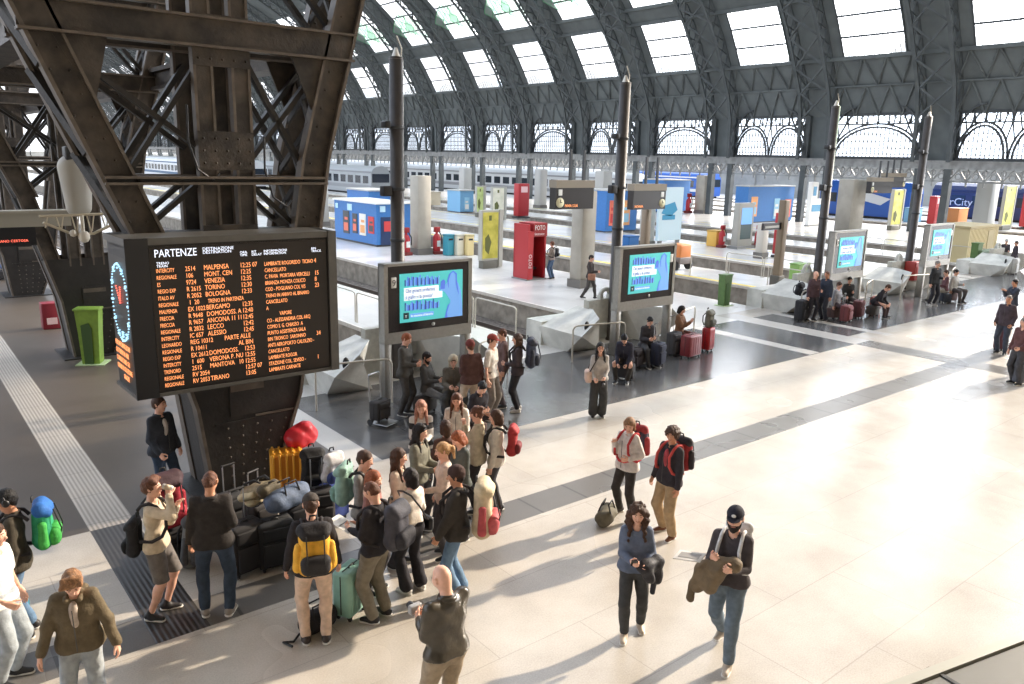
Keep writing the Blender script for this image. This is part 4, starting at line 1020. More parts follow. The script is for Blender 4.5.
rows = [('INTERCITY', '2514', 'MALPENSA', '12:25 07', 'LAMBRATE ROGOREDO  TICINO 4'), ('REGIONALE', '106', 'MONT. CEN', '12:25', 'CANCELLATO'), ('ES', '9724', 'VENEZIA', '12:35', 'C. PAVIA  MORTARA VERCELLI 15'), ('REGIO EXP', 'R 2615', 'TORINO', '12:30', 'BRIANZA MONZA COLICO  8'), ('ITALO AV', 'R 2052', 'BOLOGNA', '12:33', 'COD - POGLIANO COL V/S 23'), ('REGIONALE', '1  20', '', '', 'TRENO IN ARRIVO AL BINARIO'), ('MALPENSA', 'EX 1022', 'BERGAMO', '12:35', 'CANCELLATO'), ('FRECCIA', 'R 9648', 'DOMODOSS. A', '12:40', 'A'), ('FRECCIA', 'R 9657', 'ANCONA 11 11', '12:45', '              VAPORE'), ('REGIONALE', 'R 2832', 'LECCO', '12:42', 'CO - ALESSANDRIA COL ARQ'), ('INTERCITY', 'IC 657', 'ALESSIO', '12:45', 'COMO S. G. CHIASSO  A'), ('LEONARDO', 'REG 10312', '', '', 'PUNTO ASSISTENZA SALA'), ('REGIONALE', 'R 10411', '', '', 'BIN TRONCO  SARONNO 34'), ('REGIO EXP', 'EX 2612', 'DOMODOSS.', '12:53', 'ANTI AEROPORTO CALOLZIO -'), ('INTERCITY', '1  600', 'VERONA P. NU', '12:55', 'CANCELLATO'), ('TRENORD', '2515', 'MANTOVA   10', '12:55', 'LAMBRATE ROGOR'), ('REGIONALE', 'RV 2054', '', '12:57 07', 'STAZIONE COL. SEVESO - 1'), ('REGIONALE', 'RV 2053', 'TIRANO', '13:05', 'LAMBRATE CARNATE')]
for k, (a, b_, c, d, e) in enumerate(rows):
    z = Hb-.47-k*.0945; sz = .098
    
    z0_ = z; rest = e; bn = ''
    if ' ' in e.strip() and e.strip().split()[-1].isdigit(): bn = e.strip().split()[-1]; rest = e.strip()[:-len(bn)]
    txt = [(a, .34, sz*.8), (b_, .72, sz*.95), (c, .97, sz), (d, 1.48, sz), (rest, 1.84, sz*.85), (bn, 2.62, sz)]
    if k == 5: txt = [(a, .34, sz*.8), (b_, .74, sz*.95), ('TRENO IN PARTENZA', 1.0, sz*.85), (e, 1.84, sz*.8)]
    if k == 11: txt += [('PARTE ALLE', 1.2, sz)]
    if k == 12: txt += [('AL BIN', 1.4, sz)]
    ro = None
    for s_, x, z_ in txt:
        if s_: text('timetable_text', s_, z_, LEDO, t, T(x, z), sx=.62 if z_ < .09 else .74)
# left face: LED clock and five orange lines
def LM(u, z, off=.015):
    # u from the front corner backwards; reading direction runs from back to front
    dx, dy = -.02, 1.0
    X = Vector((-dx, -dy, 0)); Z = Vector((0, 0, 1)); N = Vector((-dy, dx, 0))
    o = Vector((dx*u, dy*u, z))+N*off
    return Matrix([[X.x, Z.x, N.x, o.x], [X.y, Z.y, N.y, o.y], [X.z, Z.z, N.z, o.z], [0, 0, 0, 1]])
Lf = Db
b = MB()
Mx = LM(Lf/2, 1.28); rr = .40
def cp(a, r): return Mx@Vector((r*math.cos(a), r*1.35*math.sin(a), 0))
for k in range(60):
    a = 2*PI*k/60; b.sphere(cp(a, rr), .013 if k % 5 else .022, 6)
    if k % 5 == 0: b.sphere(cp(a, rr*.9), .016, 6)
for k, (dx_, dz_) in enumerate([(-.03, .06), (0, .06), (.03, .06), (-.03, .03), (.03, .03), (-.03, 0), (0, 0), (.03, 0)]): b.sphere(Mx@Vector((dx_, dz_-rr*1.2, 0)), .012, 6)
ck = b.build('led_clock', LEDC, t)
b = MB()
for q in range(8): b.sphere(cp(PI*.75, rr*.08*q), .012, 6); b.sphere(cp(PI*.42, rr*.06*q), .012, 6)
b.build('clock_hands', LEDR, ck)
b = MB(); P_ = [LM(Lf*.9, 1.93, .012)@Vector((0, 0, 0)), LM(Lf*.1, 1.93, .012)@Vector((0, 0, 0)), LM(Lf*.1, 2.07, .012)@Vector((0, 0, 0)), LM(Lf*.9, 2.07, .012)@Vector((0, 0, 0))]; b.quad(*P_); b.build('side_plate', BLK, t)
for k, s_ in enumerate(['PER INFORMAZIONI', 'SUI TRENI IN ARR', 'CONSULTARE GLI', 'ORARI DI STAZIONE', 'GRAZIE']): text('timetable_text', s_, .105, LEDO, t, LM(Lf*.95-(.3 if k == 4 else 0), .62-k*.115), sx=.78)
b = MB(); b.b2((1.0, Db, .3), (1.2, Db+.9, .5)); b.b2((1.5, Db, 1.6), (1.7, Db+.9, 1.8)); b.build('mounting_bracket', DGREY, t)

# second board of the same kind, far left edge
t = thing('platform_sign', 'black hanging sign with one red lit text line at the left edge', 'sign', (onY(36, 235, 22.5).x-1.75, 22.5, onY(20, 246, 22.5).z))
b = MB(); b.b2((-1.6, 0, 0), (1.75, .3, .85)); b.build('housing', BLK, t)
text('sign_text', 'TRENO REGIONALE  BIN 6  MILANO CERTOSA', .085, LEDR, t, TM(-.2, -.012, .1))
b = MB(); b.b2((-1.0, .1, .85), (-.9, .2, 1.6)); b.b2((1.0, .1, .85), (1.1, .2, 1.6)); b.build('hanger', DGREY, t)

# ------------------------------------------------------------------ advertising screens in front of the buffers
AD_BG = mat('ad_turquoise', (.08, .5, .5), .4, emit=.5); AD_BL = mat('ad_blue', (.08, .16, .6), .4, emit=.55); AD_LB = mat('ad_lightblue', (.16, .36, .75), .4, emit=.5); AD_W = mat('ad_white', (.8, .88, .92), .4, emit=.55); AD_D = mat('ad_navy', (.04, .09, .35), .4, emit=.3); AD_K = mat('ad_black', (.02, .06, .07), .4)
def figure(w, h):
    """outline of the woman on the advert, in screen coordinates"""
    return [(.72, .0), (.76, .2), (.80, .36), (.74, .5), (.7, .58), (.64, .6), (.62, .68), (.66, .72), (.71, .72), (.76, .8), (.78, .93), (.83, .99), (.88, .93), (.89, .8), (.93, .72), (.97, .55), (.99, .3), (1., .0)]
def make_screen(label, num, numside):
    t = thing('advertising_screen', label, 'advertising screen', group='advertising screens at the track ends')
    W, z0, z1 = 2.36, 1.52, 3.06
    fb_ = MB(); f = .1
    fb_.b2((0, 0, z0-.02), (f, .26, z1)); fb_.b2((W-f, 0, z0-.02), (W, .26, z1)); fb_.b2((0, 0, z1-.06), (W, .26, z1)); fb_.b2((0, .0, z0-.26), (W, .26, z0)); fb_.b2((0, .2, z0), (W, .26, z1)); fb_.build('frame', ALU, t)
    for x in (0, W-.17): lb = MB(); lb.rbox((x+.085, .13, (z0-.2)/2), (.17, .24, z0-.2), .01, seg=1); lb.build('leg', ALU, t)
    pb = MB(); pb.b2((f, .02, z0), (W-f, .2, z1-.06)); bez = pb.build('bezel', mat('bezel_black', lin(26, 20, 26), .2), t)
    sx0, sx1, sz0, sz1 = f+.3, W-f-.17, z0+.2, z1-.24; sw, sh_ = sx1-sx0, sz1-sz0
    sb = MB(); sb.b2((sx0, .0, sz0), (sx1, .02, sz1)); scr = sb.build('screen', AD_BG, t)
    m_ = MB(); m_.prism([(sx0+sw*u, sz0+sh_*v*.97) for u, v in figure(1, 1)], 'y', -.006, 0); m_.build('advert_figure', AD_LB, scr)
    m_ = MB(); m_.prism([(sx0+sw*u, sz0+sh_*v) for u, v in ((.77, .62), (.765, .8), (.8, .93), (.84, .96), (.88, .9), (.885, .7), (.9, .6), (.94, .45), (.92, .62), (.9, .8), (.9, .92), (.84, .99), (.77, .92), (.74, .78))], 'y', -.01, -.006); m_.prism([(sx0+sw*u, sz0+sh_*v) for u, v in ((.63, .62), (.7, .62), (.71, .78), (.68, .82), (.64, .78))], 'y', -.01, 0); m_.prism([(sx0+sw*u, sz0+sh_*v) for u, v in ((.7, 0), (.75, .25), (.78, .3), (.74, .1), (.75, 0))], 'y', -.01, -.006); m_.build('advert_hair', AD_BL, scr)
    m_ = MB()
    rr_ = random.Random(3)
    for k in range(26):
        x = .07+k*.021; 
        for zb_, zt_ in ((.73, .93), (.22, .41)):
            h_ = rr_.uniform(.07, .17); z_ = zb_+rr_.uniform(0, .03); mi_ = k % 3; m_.b2((sx0+sw*x, -.007, sz0+sh_*z_), (sx0+sw*(x+rr_.uniform(.012, .024)), 0, sz0+sh_*(z_+h_)), mi_); m_.sphere((sx0+sw*(x+.01), -.004, sz0+sh_*min(zt_, z_+h_+.015)), (sw*.011, .004, sh_*.028), 6, mi_)
    tag(m_.build('advert_crowd', [AD_D, AD_LB, AD_BL], scr), kind='stuff')
    m_ = MB(); m_.b2((sx0+sw*.06, -.012, sz0+sh_*.58), (sx0+sw*.6, 0, sz0+sh_*.71)); m_.b2((sx0+sw*.06, -.012, sz0+sh_*.45), (sx0+sw*.66, 0, sz0+sh_*.58)); bx = m_.build('advert_caption', AD_W, scr)
    text('caption_text', 'Che genere preferisci,', .13, AD_D, bx, TM(sx0+sw*.08, -.015, sz0+sh_*.61), sx=.68); text('caption_text', 'il giallo o la poesia?', .13, AD_D, bx, TM(sx0+sw*.08, -.015, sz0+sh_*.48), sx=.72)
    m_ = MB(); m_.b2((sx0+sw*.05, -.01, sz0+sh_*.07), (sx0+sw*.13, 0, sz0+sh_*.2)); lg = m_.build('advert_logo', AD_K, scr)
    text('caption_text', 'T', .08, AD_W, lg, TM(sx0+sw*.07, -.014, sz0+sh_*.1))
    m_ = MB(); m_.b2((sx0+sw*.15, -.01, sz0+sh_*.09), (sx0+sw*.52, 0, sz0+sh_*.17)); tb_ = m_.build('advert_strip', AD_LB, scr)
    text('caption_text', 'In stazione al binario', .07, AD_W, tb_, TM(sx0+sw*.16, -.014, sz0+sh_*.105))
    nx = f+.15 if numside < 0 else W-f-.09
    nb_ = MB(); nb_.rbox((nx, .01, z1-.42), (.13, .02, .24), .02, seg=2); np_ = nb_.build('number_plate', WHITE, t)
    if num: text('number', num, .2, cm(40, 40, 44, .5), np_, TM(nx, -.004, z1-.49), 'CENTER')
    lb = MB(); lb.sphere((W*.54, .0, z0+.09), (.05, .012, .045), 10); lb.build('maker_badge', LGREY, t)
    return t
SX = [8.5, 15.87, 26.97, 34.47]
scr2 = make_screen('advertising screen with turquoise advert behind the lone woman in dark wide trousers', '', 1); scr2.location = (SX[1], 14.98, 0)
scr = make_screen('advertising screen on grey legs nearest the departures board, turquoise advert, number nine plate', '9', -1); scr.location = (SX[0], 14.98, 0)
for x, lab, num in ((SX[2], 'advertising screen beside the two men standing in dark clothes, bluish advert', 2), (SX[3], 'farthest advertising screen, beside the pole with the red box', 3)):
    copy_thing(scr if num == 2 else scr2, (x, 14.98, 0), 0, lab)

# ------------------------------------------------------------------ concrete buffer stops and their tall poles
def make_buffer(label):
    t = thing('buffer_stop', label, 'buffer stop', group='concrete buffer stops at the track ends')
    for s in (-1, 1):
        b = MB()   # flared wing: sloping faces
        xo, xi = s*2.15, s*.85
        f0 = [(xo, -.75), (s*1.0, -.95), (xi, -.1), (xi, .55), (xo, .55)]
        top = [(xo+s*.0, -1.25), (s*1.55, -1.3), (xi*.8, -.15), (xi*.8, .55), (xo, .55)]
        lo = [(x*.92, y+.25, .0) for x, y in f0]; hi = [(x, y, .6 if abs(x) > 2 else 1.05) for x, y in top]
        n = 5; b.add(lo+hi, [list(range(n))[::-1] if s > 0 else list(range(n)), list(range(n, 2*n)) if s > 0 else list(range(n, 2*n))[::-1]]+[((i, (i+1) % n, n+(i+1) % n, n+i) if s > 0 else (n+i, n+(i+1) % n, (i+1) % n, i)) for i in range(n)])
        b.build('wing', CONC, t, fixn=True)
    b = MB(); b.prism([(-.9, .0), (.9, .0), (.9, .55), (-.9, .55)], 'y', .2, .6); b.build('trough', CONC, t)
    b = MB(); b.b2((-.72, -.02, .5), (.72, .2, 1.28)); q = b.build('back_panel', mat('buffer_panel', lin(172, 170, 160), .7, noise=.1), t)
    b = MB(); b.ring((0.05, .09, 1.36), .2, .075, 16, 0, PI); b.b2((-.22, .02, 1.24), (-.08, .16, 1.4)); b.b2((.18, .02, 1.24), (.32, .16, 1.4)); b.build('lifting_ring', CONC, q)
    b = MB(); b.b2((-2.1, .52, -1.05), (2.1, 1.2, .7)); b.build('end_block', CONC, t)
    for s in (-1, 1):
        b = MB(); b.tube([(s*.7, 1.2, .05), (s*.7, 1.65, .05)], .09, 10); b.lathe([(.2, 0), (.2, .05), (.05, .07)], (s*.7, 1.65, .05), 14, M=Matrix.Rotation(-PI/2, 3, 'X')); b.build('buffer_head', DGREY, t)
    b = MB()
    for k, (x, z) in enumerate(((-1.75, .8), (-1.4, .78))): b.sphere((x, -1.02-.0*k, z), (.09, .05, .16), 10)
    b.build('recess', BLK, t)
    return t
bf = make_buffer('grey concrete buffer stop behind the screen nearest the departures board'); bf.location = (9.6, 16.6, 0)
for x, lab in ((17.05, 'grey concrete buffer stop behind the lone woman'), (28.15, 'concrete buffer stop behind the two men in dark clothes'), (35.65, 'concrete buffer stop beside the pole with the red box'), (46.7, 'concrete buffer stop beside the beige corrugated kiosk')):
    copy_thing(bf, (x, 16.6, 0), 0, lab)
def make_pole(label, top=8.0):
    t = thing('lamp_pole', label, 'pole', group='tall dark poles at the track ends'); b = MB(); b.lathe([(.2, 0), (.19, .05), (.165, .1), (.16, 7.55)], n=20); b.build('shaft', POLE, t)
    for z in (6.0, 4.6, 3.4): c_ = MB(); c_.lathe([(.165, z-.04), (.18, z-.03), (.18, z+.03), (.165, z+.04)], n=20); c_.build('clamp', DGREY, t)
    b = MB(); b.tube([(.13, 0, 7.5), (.15, 0, 7.75), (.02, 0, 8.0)], .018, 6); b.lathe([(.165, 7.5), (.1, 7.56), (.03, 7.75)], n=16); b.build('cap', HANDR, t)
    b = MB(); b.tube([(.178, .0, .2), (.178, 0, 7.5)], .012, 6); b.build('cable_conduit', HANDR, t)
    b = MB(); b.rbox((-.3, 0, 4.55), (.24, .2, .24), .03); b.tube([(-.2, 0, 4.6), (-.15, 0, 4.6)], .03, 6); b.build('speaker_box', BLK, t)
    b = MB(); b.rbox((-.28, .0, 6.05), (.16, .22, .16), .03); b.tube([(-.2, 0, 6.05), (-.15, 0, 6.05)], .025, 6); b.build('camera_box', BLK, t)
    return t
pl = make_pole('tall dark pole rising behind the screen nearest the departures board'); pl.location = (9.75, 16.5, 0)
for x, y, lab in ((17.3, 16.5, 'tall dark pole rising behind the screen near the lone woman'), (28.7, 16.5, 'tall dark pole behind the two men in dark clothes'), (36.3, 16.5, 'tall dark pole with a red box on its pale foot')): copy_thing(pl, (x, y, 0), 0, lab)
t = thing('call_box', 'red emergency box fixed round the foot of the farthest pole', 'box', (36.3, 16.28, 0)); b = MB(); b.rbox((0, 0, .85), (.6, .5, .85), .05); b.build('box_body', cm(150, 42, 36, .5), t); b = MB(); b.b2((-.18, -.27, .7), (.18, -.25, 1.05)); b.build('door', cm(170, 66, 58, .5), t); b = MB(); b.lathe([(.2, 0), (.2, .43)], n=16); b.build('pale_sleeve', LGREY, t)

# handrails: bent tube loops
def rail(label, pts, h=1.0, mid=False, post=None, group=None):
    t = thing('handrail', label, 'handrail', group=group or 'steel handrails round the track ends'); a, b_ = [Vector(p) for p in pts]
    d = (b_-a).normalized(); L = (b_-a).length; n = max(1, round(L/2.2)); t.location = a
    for k in range(n):
        p, q = d*(k*L/n+.06), d*((k+1)*L/n-.06); m_ = MB(); z = Vector((0, 0, 1)); r_ = .12
        m_.tube([p, p+z*(h-r_), p+z*(h-r_*.3)+d*r_*.3, p+z*h+d*r_, q+z*h-d*r_, q+z*(h-r_*.3)-d*r_*.3, q+z*(h-r_), q], .024, 8); m_.build('loop', HANDR, t)
    return t
for x, s in ((9.6, 'nearest the departures board'), (17.05, 'behind the lone woman'), (28.15, 'behind the two men in dark clothes'), (35.65, 'at the pole with the red box')):
    rail('curved steel handrail left of the buffer stop '+s, [(x-2.75, 15.15, 0), (x-1.0, 14.75, 0)]); rail('steel handrail right of the buffer stop '+s, [(x+1.4, 14.9, 0), (x+2.7, 15.3, 0)])
for (x, y0, y1, lab) in ((11.95, 18.5, 29.5, 'steel handrail along the service platform edge behind the nearest screen'), (14.75, 18, 22.4, 'two steel loops of handrail at the track edge between the two nearest screens'), (30.5, 17.6, 24.2, 'steel handrail on the service platform behind the green bin post'), (33.3, 17.6, 24.2, 'second handrail on that service platform, at the far track'), (49.0, 18, 26, 'steel handrail on the service platform near the beige kiosk'), (7.3, 17.6, 24, 'steel handrail at the platform edge right of the departures board')):
    rail(lab, [(x, y0, 0), (x, y1, 0)])

# ------------------------------------------------------------------ bins, posts
def bin_post(label, p, rz=0., h=1.25, dark=False):
    t = thing('litter_bin', label, 'bin', p, rz, 'green litter bins'); s = h/1.25; G = cm(78, 108, 54, .5, noise=.1, nm='bin_green_mid') if dark else cm(126, 158, 58, .5, noise=.1, nm='bin_green'); GD = cm(62, 92, 44, .5, nm='bin_green_dark')
    b = MB(); b.prism([(-.18*s, 0), (.18*s, 0), (.21*s, .7*s), (.25*s, h), (-.25*s, h), (-.21*s, .7*s)], 'y', -.14*s, .16*s); b.build('shell', G, t)
    b = MB(); b.prism([(-.12*s, .02), (.06*s, .02), (.08*s, .82*s), (.02*s, .95*s), (-.14*s, .9*s)], 'y', -.16*s, -.135*s); b.build('front_flap', GD, t)

    b = MB(); b.rbox((0, 0, h), (.54*s, .36*s, .05*s), .02); b.build('rim', G, t); b = MB(); b.b2((-.3*s, -.25*s, 0), (.3*s, .25*s, .02)); b.build('base_plate', cm(180, 200, 150, .6), t)
    return t
bin_post('lime green litter bin at the foot of the second pylon', (3.95, 21.9, 0), -.5, 1.42)
bin_post('dark green litter bin post standing at the edge of the dark floor band', (25.3, 18.3, 0), 0, 1.2, True)
bin_post('green litter bin in front of the beige corrugated kiosk', (46.2, 17.5, 0), 0, 1.5, True)
t = thing('bin_box', 'small lime green box on the service platform left of the red boxed pole', 'bin', (33.2, 20.0, 0)); b = MB(); b.rbox((0, 0, .45), (.9, .5, .9), .04); b.build('box_body', cm(130, 168, 90, .5), t); b = MB(); b.rbox((0, 0, .92), (.94, .54, .06), .02); b.build('lid', cm(112, 150, 76, .5), t)
t = thing('sign_post', 'brown sign post with a small black arm sign beside the green bin post', 'sign post', (28.3, 18.0, 0)); b = MB(); b.rbox((0, 0, 2.0), (.3, .3, 4.0), .03); b.build('post', cm(128, 112, 92, .6), t); b = MB(); b.b2((-1.35, -.05, 2.85), (-.1, .05, 3.12)); b.build('arm_sign', cm(44, 38, 44, .4), t); b = MB(); b.b2((-1.25, -.06, 2.93), (-.3, -.05, 3.02)); b.build('sign_lettering', LGREY, t)
b = MB(); b.rbox((0, 0, .5), (.42, .42, 1.0), .03); b.build('foot_box', cm(92, 88, 80, .6), t)

# ------------------------------------------------------------------ platform pillars with signs
PIL = mat('pillar_stone', lin(168, 162, 150), .7, noise=.08, nscale=1.5, bump=.1)
def pillar(label, x, y, w=.85, d=.85, h=4.3, sign=True, col=None, group='stone pillars along the platforms'):
    t = thing('platform_pillar', label, 'pillar', (x, y, 0), 0, group); b = MB(); b.rbox((0, 0, h/2), (w, d, h), .03, seg=1); b.build('shaft', col or PIL, t); b = MB(); b.b2((-w/2-.06, -d/2-.06, 0), (w/2+.06, d/2+.06, .35)); b.build('plinth', cm(112, 108, 102, .7), t)
    return t
pillar('pale stone pillar left of the red booth, with red boxes at its foot', 23.7, 37.6)
pillar('wide grey stone pillar under the gantry sign behind the red booth', 23.6, 24.5, .8, .7, 4.1)
pillar('pale pillar beyond the gantry signs near the grey white panel', 38.9, 34.5, .7, .7, 3.8, col=cm(190, 186, 178, .6))
pillar('brown post under the second gantry sign behind the tall pole', onY(645, 240, 25.6).x, 25.6, .35, .35, 3.3, col=cm(138, 122, 102, .6))
pillar('stone pillar far back beside the dark doorway', 70.4, 54.6, 1.6, 1.2, 4.0)
pillar('large pale pillar right of the dark blue coach', 71.9, 27.1, 1.5, 1.2, 4.4, col=cm(150, 152, 150, .7))
pillar('pale pillar between the tall pole and the white totem', 57.5, 31.0, 1.9, 1.2, 4.4)
pillar('pale pillar above the red column sign', 40.2, 26.8, .5, .5, 2.0, col=cm(196, 190, 180, .6))
for k, (px, py, w_, lab) in enumerate(((465, 207, 1.0, 'slim pale pillar far back left of the yellow poster pillar'), (540, 208, 1.0, 'pale pillar just right of the far red column'), (602, 211, 1.3, 'broad pale pillar far back left of the first gantry sign'), (322, 226, .8, 'white column at the left end of the blue booth'))):
    g_ = gnd(px, py); pillar(lab, g_.x, g_.y, w_, w_, 4.2, col=cm(186, 184, 178, .6))
def gantry(label, x, y, L, zt, lit, side):
    t = thing('gantry_sign', label, 'sign', (x, y, 0), 0, 'black platform gantry signs'); b = MB(); b.b2((0, -.2, zt-.3), (L, .25, zt)); b.build('housing_top', cm(140, 130, 114, .6), t)
    b = MB(); b.b2((0, -.16, zt-1.15), (L, .2, zt-.3)); q = b.build('panel', cm(34, 30, 30, .35), t)
    b = MB(); xs_ = .24 if side < 0 else L-.24; b.lathe([(.2, 0), (.2, .03)], (xs_, -.16, zt-.88), 16, M=Matrix.Rotation(PI/2, 3, 'X')); b.build('clock_face', cm(226, 218, 180, .5), q); b = MB(); b.tube([(xs_, -.2, zt-.88), (xs_, -.2, zt-.76)], .014, 5); b.tube([(xs_, -.2, zt-.88), (xs_+.08, -.2, zt-.86)], .014, 5); b.build('clock_hands', BLK, q)
    b = MB(); b.rbox((xs_, -.17, zt-.48), (.2, .03, .24), .02); b.build('number_plate', WHITE, q)
    text('sign_text', lit, .16, LEDO, q, TM(.5 if side < 0 else .1, -.175, zt-1.06), sx=.85)
    b = MB(); b.b2((L*.4, -.05, zt), (L*.4+.1, .05, zt+1.2)); b.b2((L*.75, -.05, zt), (L*.75+.1, .05, zt+1.2)); b.build('hanger', DGREY, t)
gantry('black gantry sign with round clock at its left and orange text, on the grey pillar', onY(553, 195, 23.9).x, 23.9, 2.1, 4.55, 'PAVIA 12:36', -1)
gantry('black gantry sign with round clock at its right, on the brown post', onY(631, 195, 25).x, 25.0, 2.2, 4.35, 'NOVARA', 1)
gantry('small far gantry sign with orange light right of the tall pole', 57.0, 29.5, 3.2, 4.6, 'LECCO', -1)
gantry('far gantry sign with orange line left of the yellow poster', 63.0, 31.5, 3.4, 4.9, 'COMO', 1)

# ------------------------------------------------------------------ booths, totems, posters
BLUE = cm(52, 116, 182, .45, noise=.05, nm='booth_blue'); BLUE2 = cm(54, 120, 190, .45, nm='booth_blue_light'); RED = cm(176, 42, 48, .45, nm='booth_red'); REDD = cm(150, 30, 34, .5)
POST = [cm(236, 232, 222, .5), cm(232, 120, 96, .5), cm(238, 170, 110, .5), cm(210, 66, 66, .5), cm(150, 200, 225, .5), cm(60, 66, 72, .4)]
def poster(t, face, a, b_, z0, z1, mi, nm='poster', art=True, sub=None):
    """face: ('x', xplane) or ('y', yplane)"""
    m_ = MB(); ax, pv = face
    def bx(lo, hi, off, d=.03):
        if ax == 'x': m_.b2((pv-off-d, lo[0], lo[1]), (pv-off, hi[0], hi[1]))
        else: m_.b2((lo[0], pv-off-d, lo[1]), (hi[0], pv-off, hi[1]))
    bx((a, z0), (b_, z1), 0); o = m_.build(nm, POST[mi], t)
    if art:
        m_ = MB(); wd_ = b_-a; hh = z1-z0; bx((a+wd_*.15, z0+hh*.12), (b_-wd_*.15, z0+hh*.48), .03, .01); bx((a+wd_*.2, z0+hh*.6), (b_-wd_*.3, z0+hh*.72), .03, .01); m_.build('poster_art', POST[(mi+2) % 6] if sub is None else POST[sub], o)
t = thing('photo_kiosk', 'blue rectangular booth with vending fronts and posters left of the tall pole', 'booth', (0, 0, 0)); xk, yk = 23.2, 41.7
b = MB(); b.b2((xk, yk, .12), (xk+2.4, yk+5.4, 2.5)); b.build('cabin', BLUE, t); b = MB(); b.b2((xk-.08, yk-.08, 2.5), (xk+2.5, yk+5.5, 2.6)); b.build('roof', WHITE, t); b = MB(); b.b2((xk+.05, yk+.05, 0), (xk+2.35, yk+5.35, .12)); b.build('plinth', DGREY, t)
for (a, c, z0, z1, mi) in ((.25, .95, .75, 1.75, 3), (1.25, 2.05, .55, 1.85, 0), (2.35, 2.95, .6, 1.8, 5), (3.4, 4.2, .5, 1.9, 5)): poster(t, ('x', xk), yk+a, yk+c, z0, z1, mi)
m_ = MB(); m_.b2((xk+.3, yk-.03, .1), (xk+1.35, yk, 1.75)); m_.build('doorway', cm(22, 50, 92, .4), t); m_ = MB(); m_.b2((xk+.5, yk-.05, .9), (xk+.95, yk-.03, 1.5)); m_.build('picture', POST[3], t)
m_ = MB(); m_.b2((xk+.25, yk-.04, 2.05), (xk+.6, yk, 2.4)); m_.b2((xk-.03, yk+3.0, 1.95), (xk, yk+3.6, 2.35)); m_.b2((xk-.03, yk+4.9, 2.0), (xk, yk+5.2, 2.3)); m_.build('logo_square', cm(190, 226, 240, .5), t)
def cabin(label, x, y, lx, ly, h, posts, face='y', col=BLUE, group=None, nm='kiosk'):
    t = thing(nm, label, 'kiosk', (0, 0, 0), 0, group); b = MB(); b.b2((x, y, .1), (x+lx, y+ly, h)); b.build('cabin', col, t); b = MB(); b.b2((x-.06, y-.06, h), (x+lx+.06, y+ly+.06, h+.1)); b.build('roof', LGREY, t); b = MB(); b.b2((x+.05, y+.05, 0), (x+lx-.05, y+ly-.05, .1)); b.build('plinth', DGREY, t)
    for (a, c, z0, z1, mi) in posts: poster(t, (face, y if face == 'y' else x), (x if face == 'y' else y)+a, (x if face == 'y' else y)+c, z0, z1, mi)
    return t
cabin('blue booth with two orange posters seen between the gantry signs', 43.2, 42.5, 3.4, 2.5, 3.1, [(.35, 1.2, .5, 2.4, 1), (1.7, 2.6, .5, 2.4, 2)])
cabin('long blue booth with three pale posters behind the digital totem', 62.6, 43.6, 7.4, 1.4, 3.3, [(.5, 1.5, .6, 2.4, 2), (4.2, 5.1, .3, 2.2, 4), (6.0, 7.0, .4, 2.1, 1)])
cabin('far blue booth with one red and white poster left of the stone pillar', 66.0, 56.6, 4.4, 3, 3.4, [(2.2, 3.1, .6, 2.6, 3)])
cabin('small blue booth with a red picture beside the pale pillar far left', 25.6, 47.0, 2.0, 3.0, 3.0, [(.9, 1.5, .7, 2.3, 3)])
cabin('light blue counter with a dark awning far behind the yellow poster pillar', gnd(460, 213).x, gnd(460, 213).y, 1.6, 2.2, 2.1, [(.5, 1.1, .2, 1.5, 4)], col=cm(116, 168, 204, .5))
# red instant photo booth
t = thing('photo_booth', 'red booth with white lettering on the platform and a person at its opening', 'booth', (0, 0, 0)); x, y = 22.62, 27.0
b = MB(); b.b2((x, y, .05), (x+.12, y+1.0, 2.5)); b.b2((x+.98, y, .05), (x+1.08, y+1.0, 2.5)); b.b2((x, y+.9, .05), (x+1.08, y+1.0, 2.5)); b.build('walls', RED, t); b = MB(); b.b2((x+.3, y-.03, 1.95), (x+1.1, y+1.02, 2.55)); fs_ = b.build('fascia', REDD, t); text('lettering', 'FOTO', .3, WHITE, fs_, TM(x+.36, y-.045, 2.25), sx=.75); text('lettering', 'fototessere', .17, WHITE, fs_, TM(x+.35, y-.045, 2.02), sx=.72)
b = MB(); b.b2((x-.02, y-.06, .05), (x+.28, y+.08, 2.2)); sp = b.build('side_panel', RED, t); text('lettering', 'FOTO', .26, WHITE, sp, TM(x+.2, y-.07, .55) @ Matrix.Rotation(PI/2, 4, 'Z'), sx=.9)
b = MB(); b.b2((x+.3, y+.5, .4), (x+.98, y+.9, .5)); b.b2((x+.34, y+.85, .7), (x+.94, y+.9, 1.85)); b.build('seat_and_screen', cm(70, 60, 60, .4), t); b = MB(); b.b2((x-.05, y-.05, 0), (x+1.13, y+1.05, .06)); b.build('floor_plate', GREY, t)
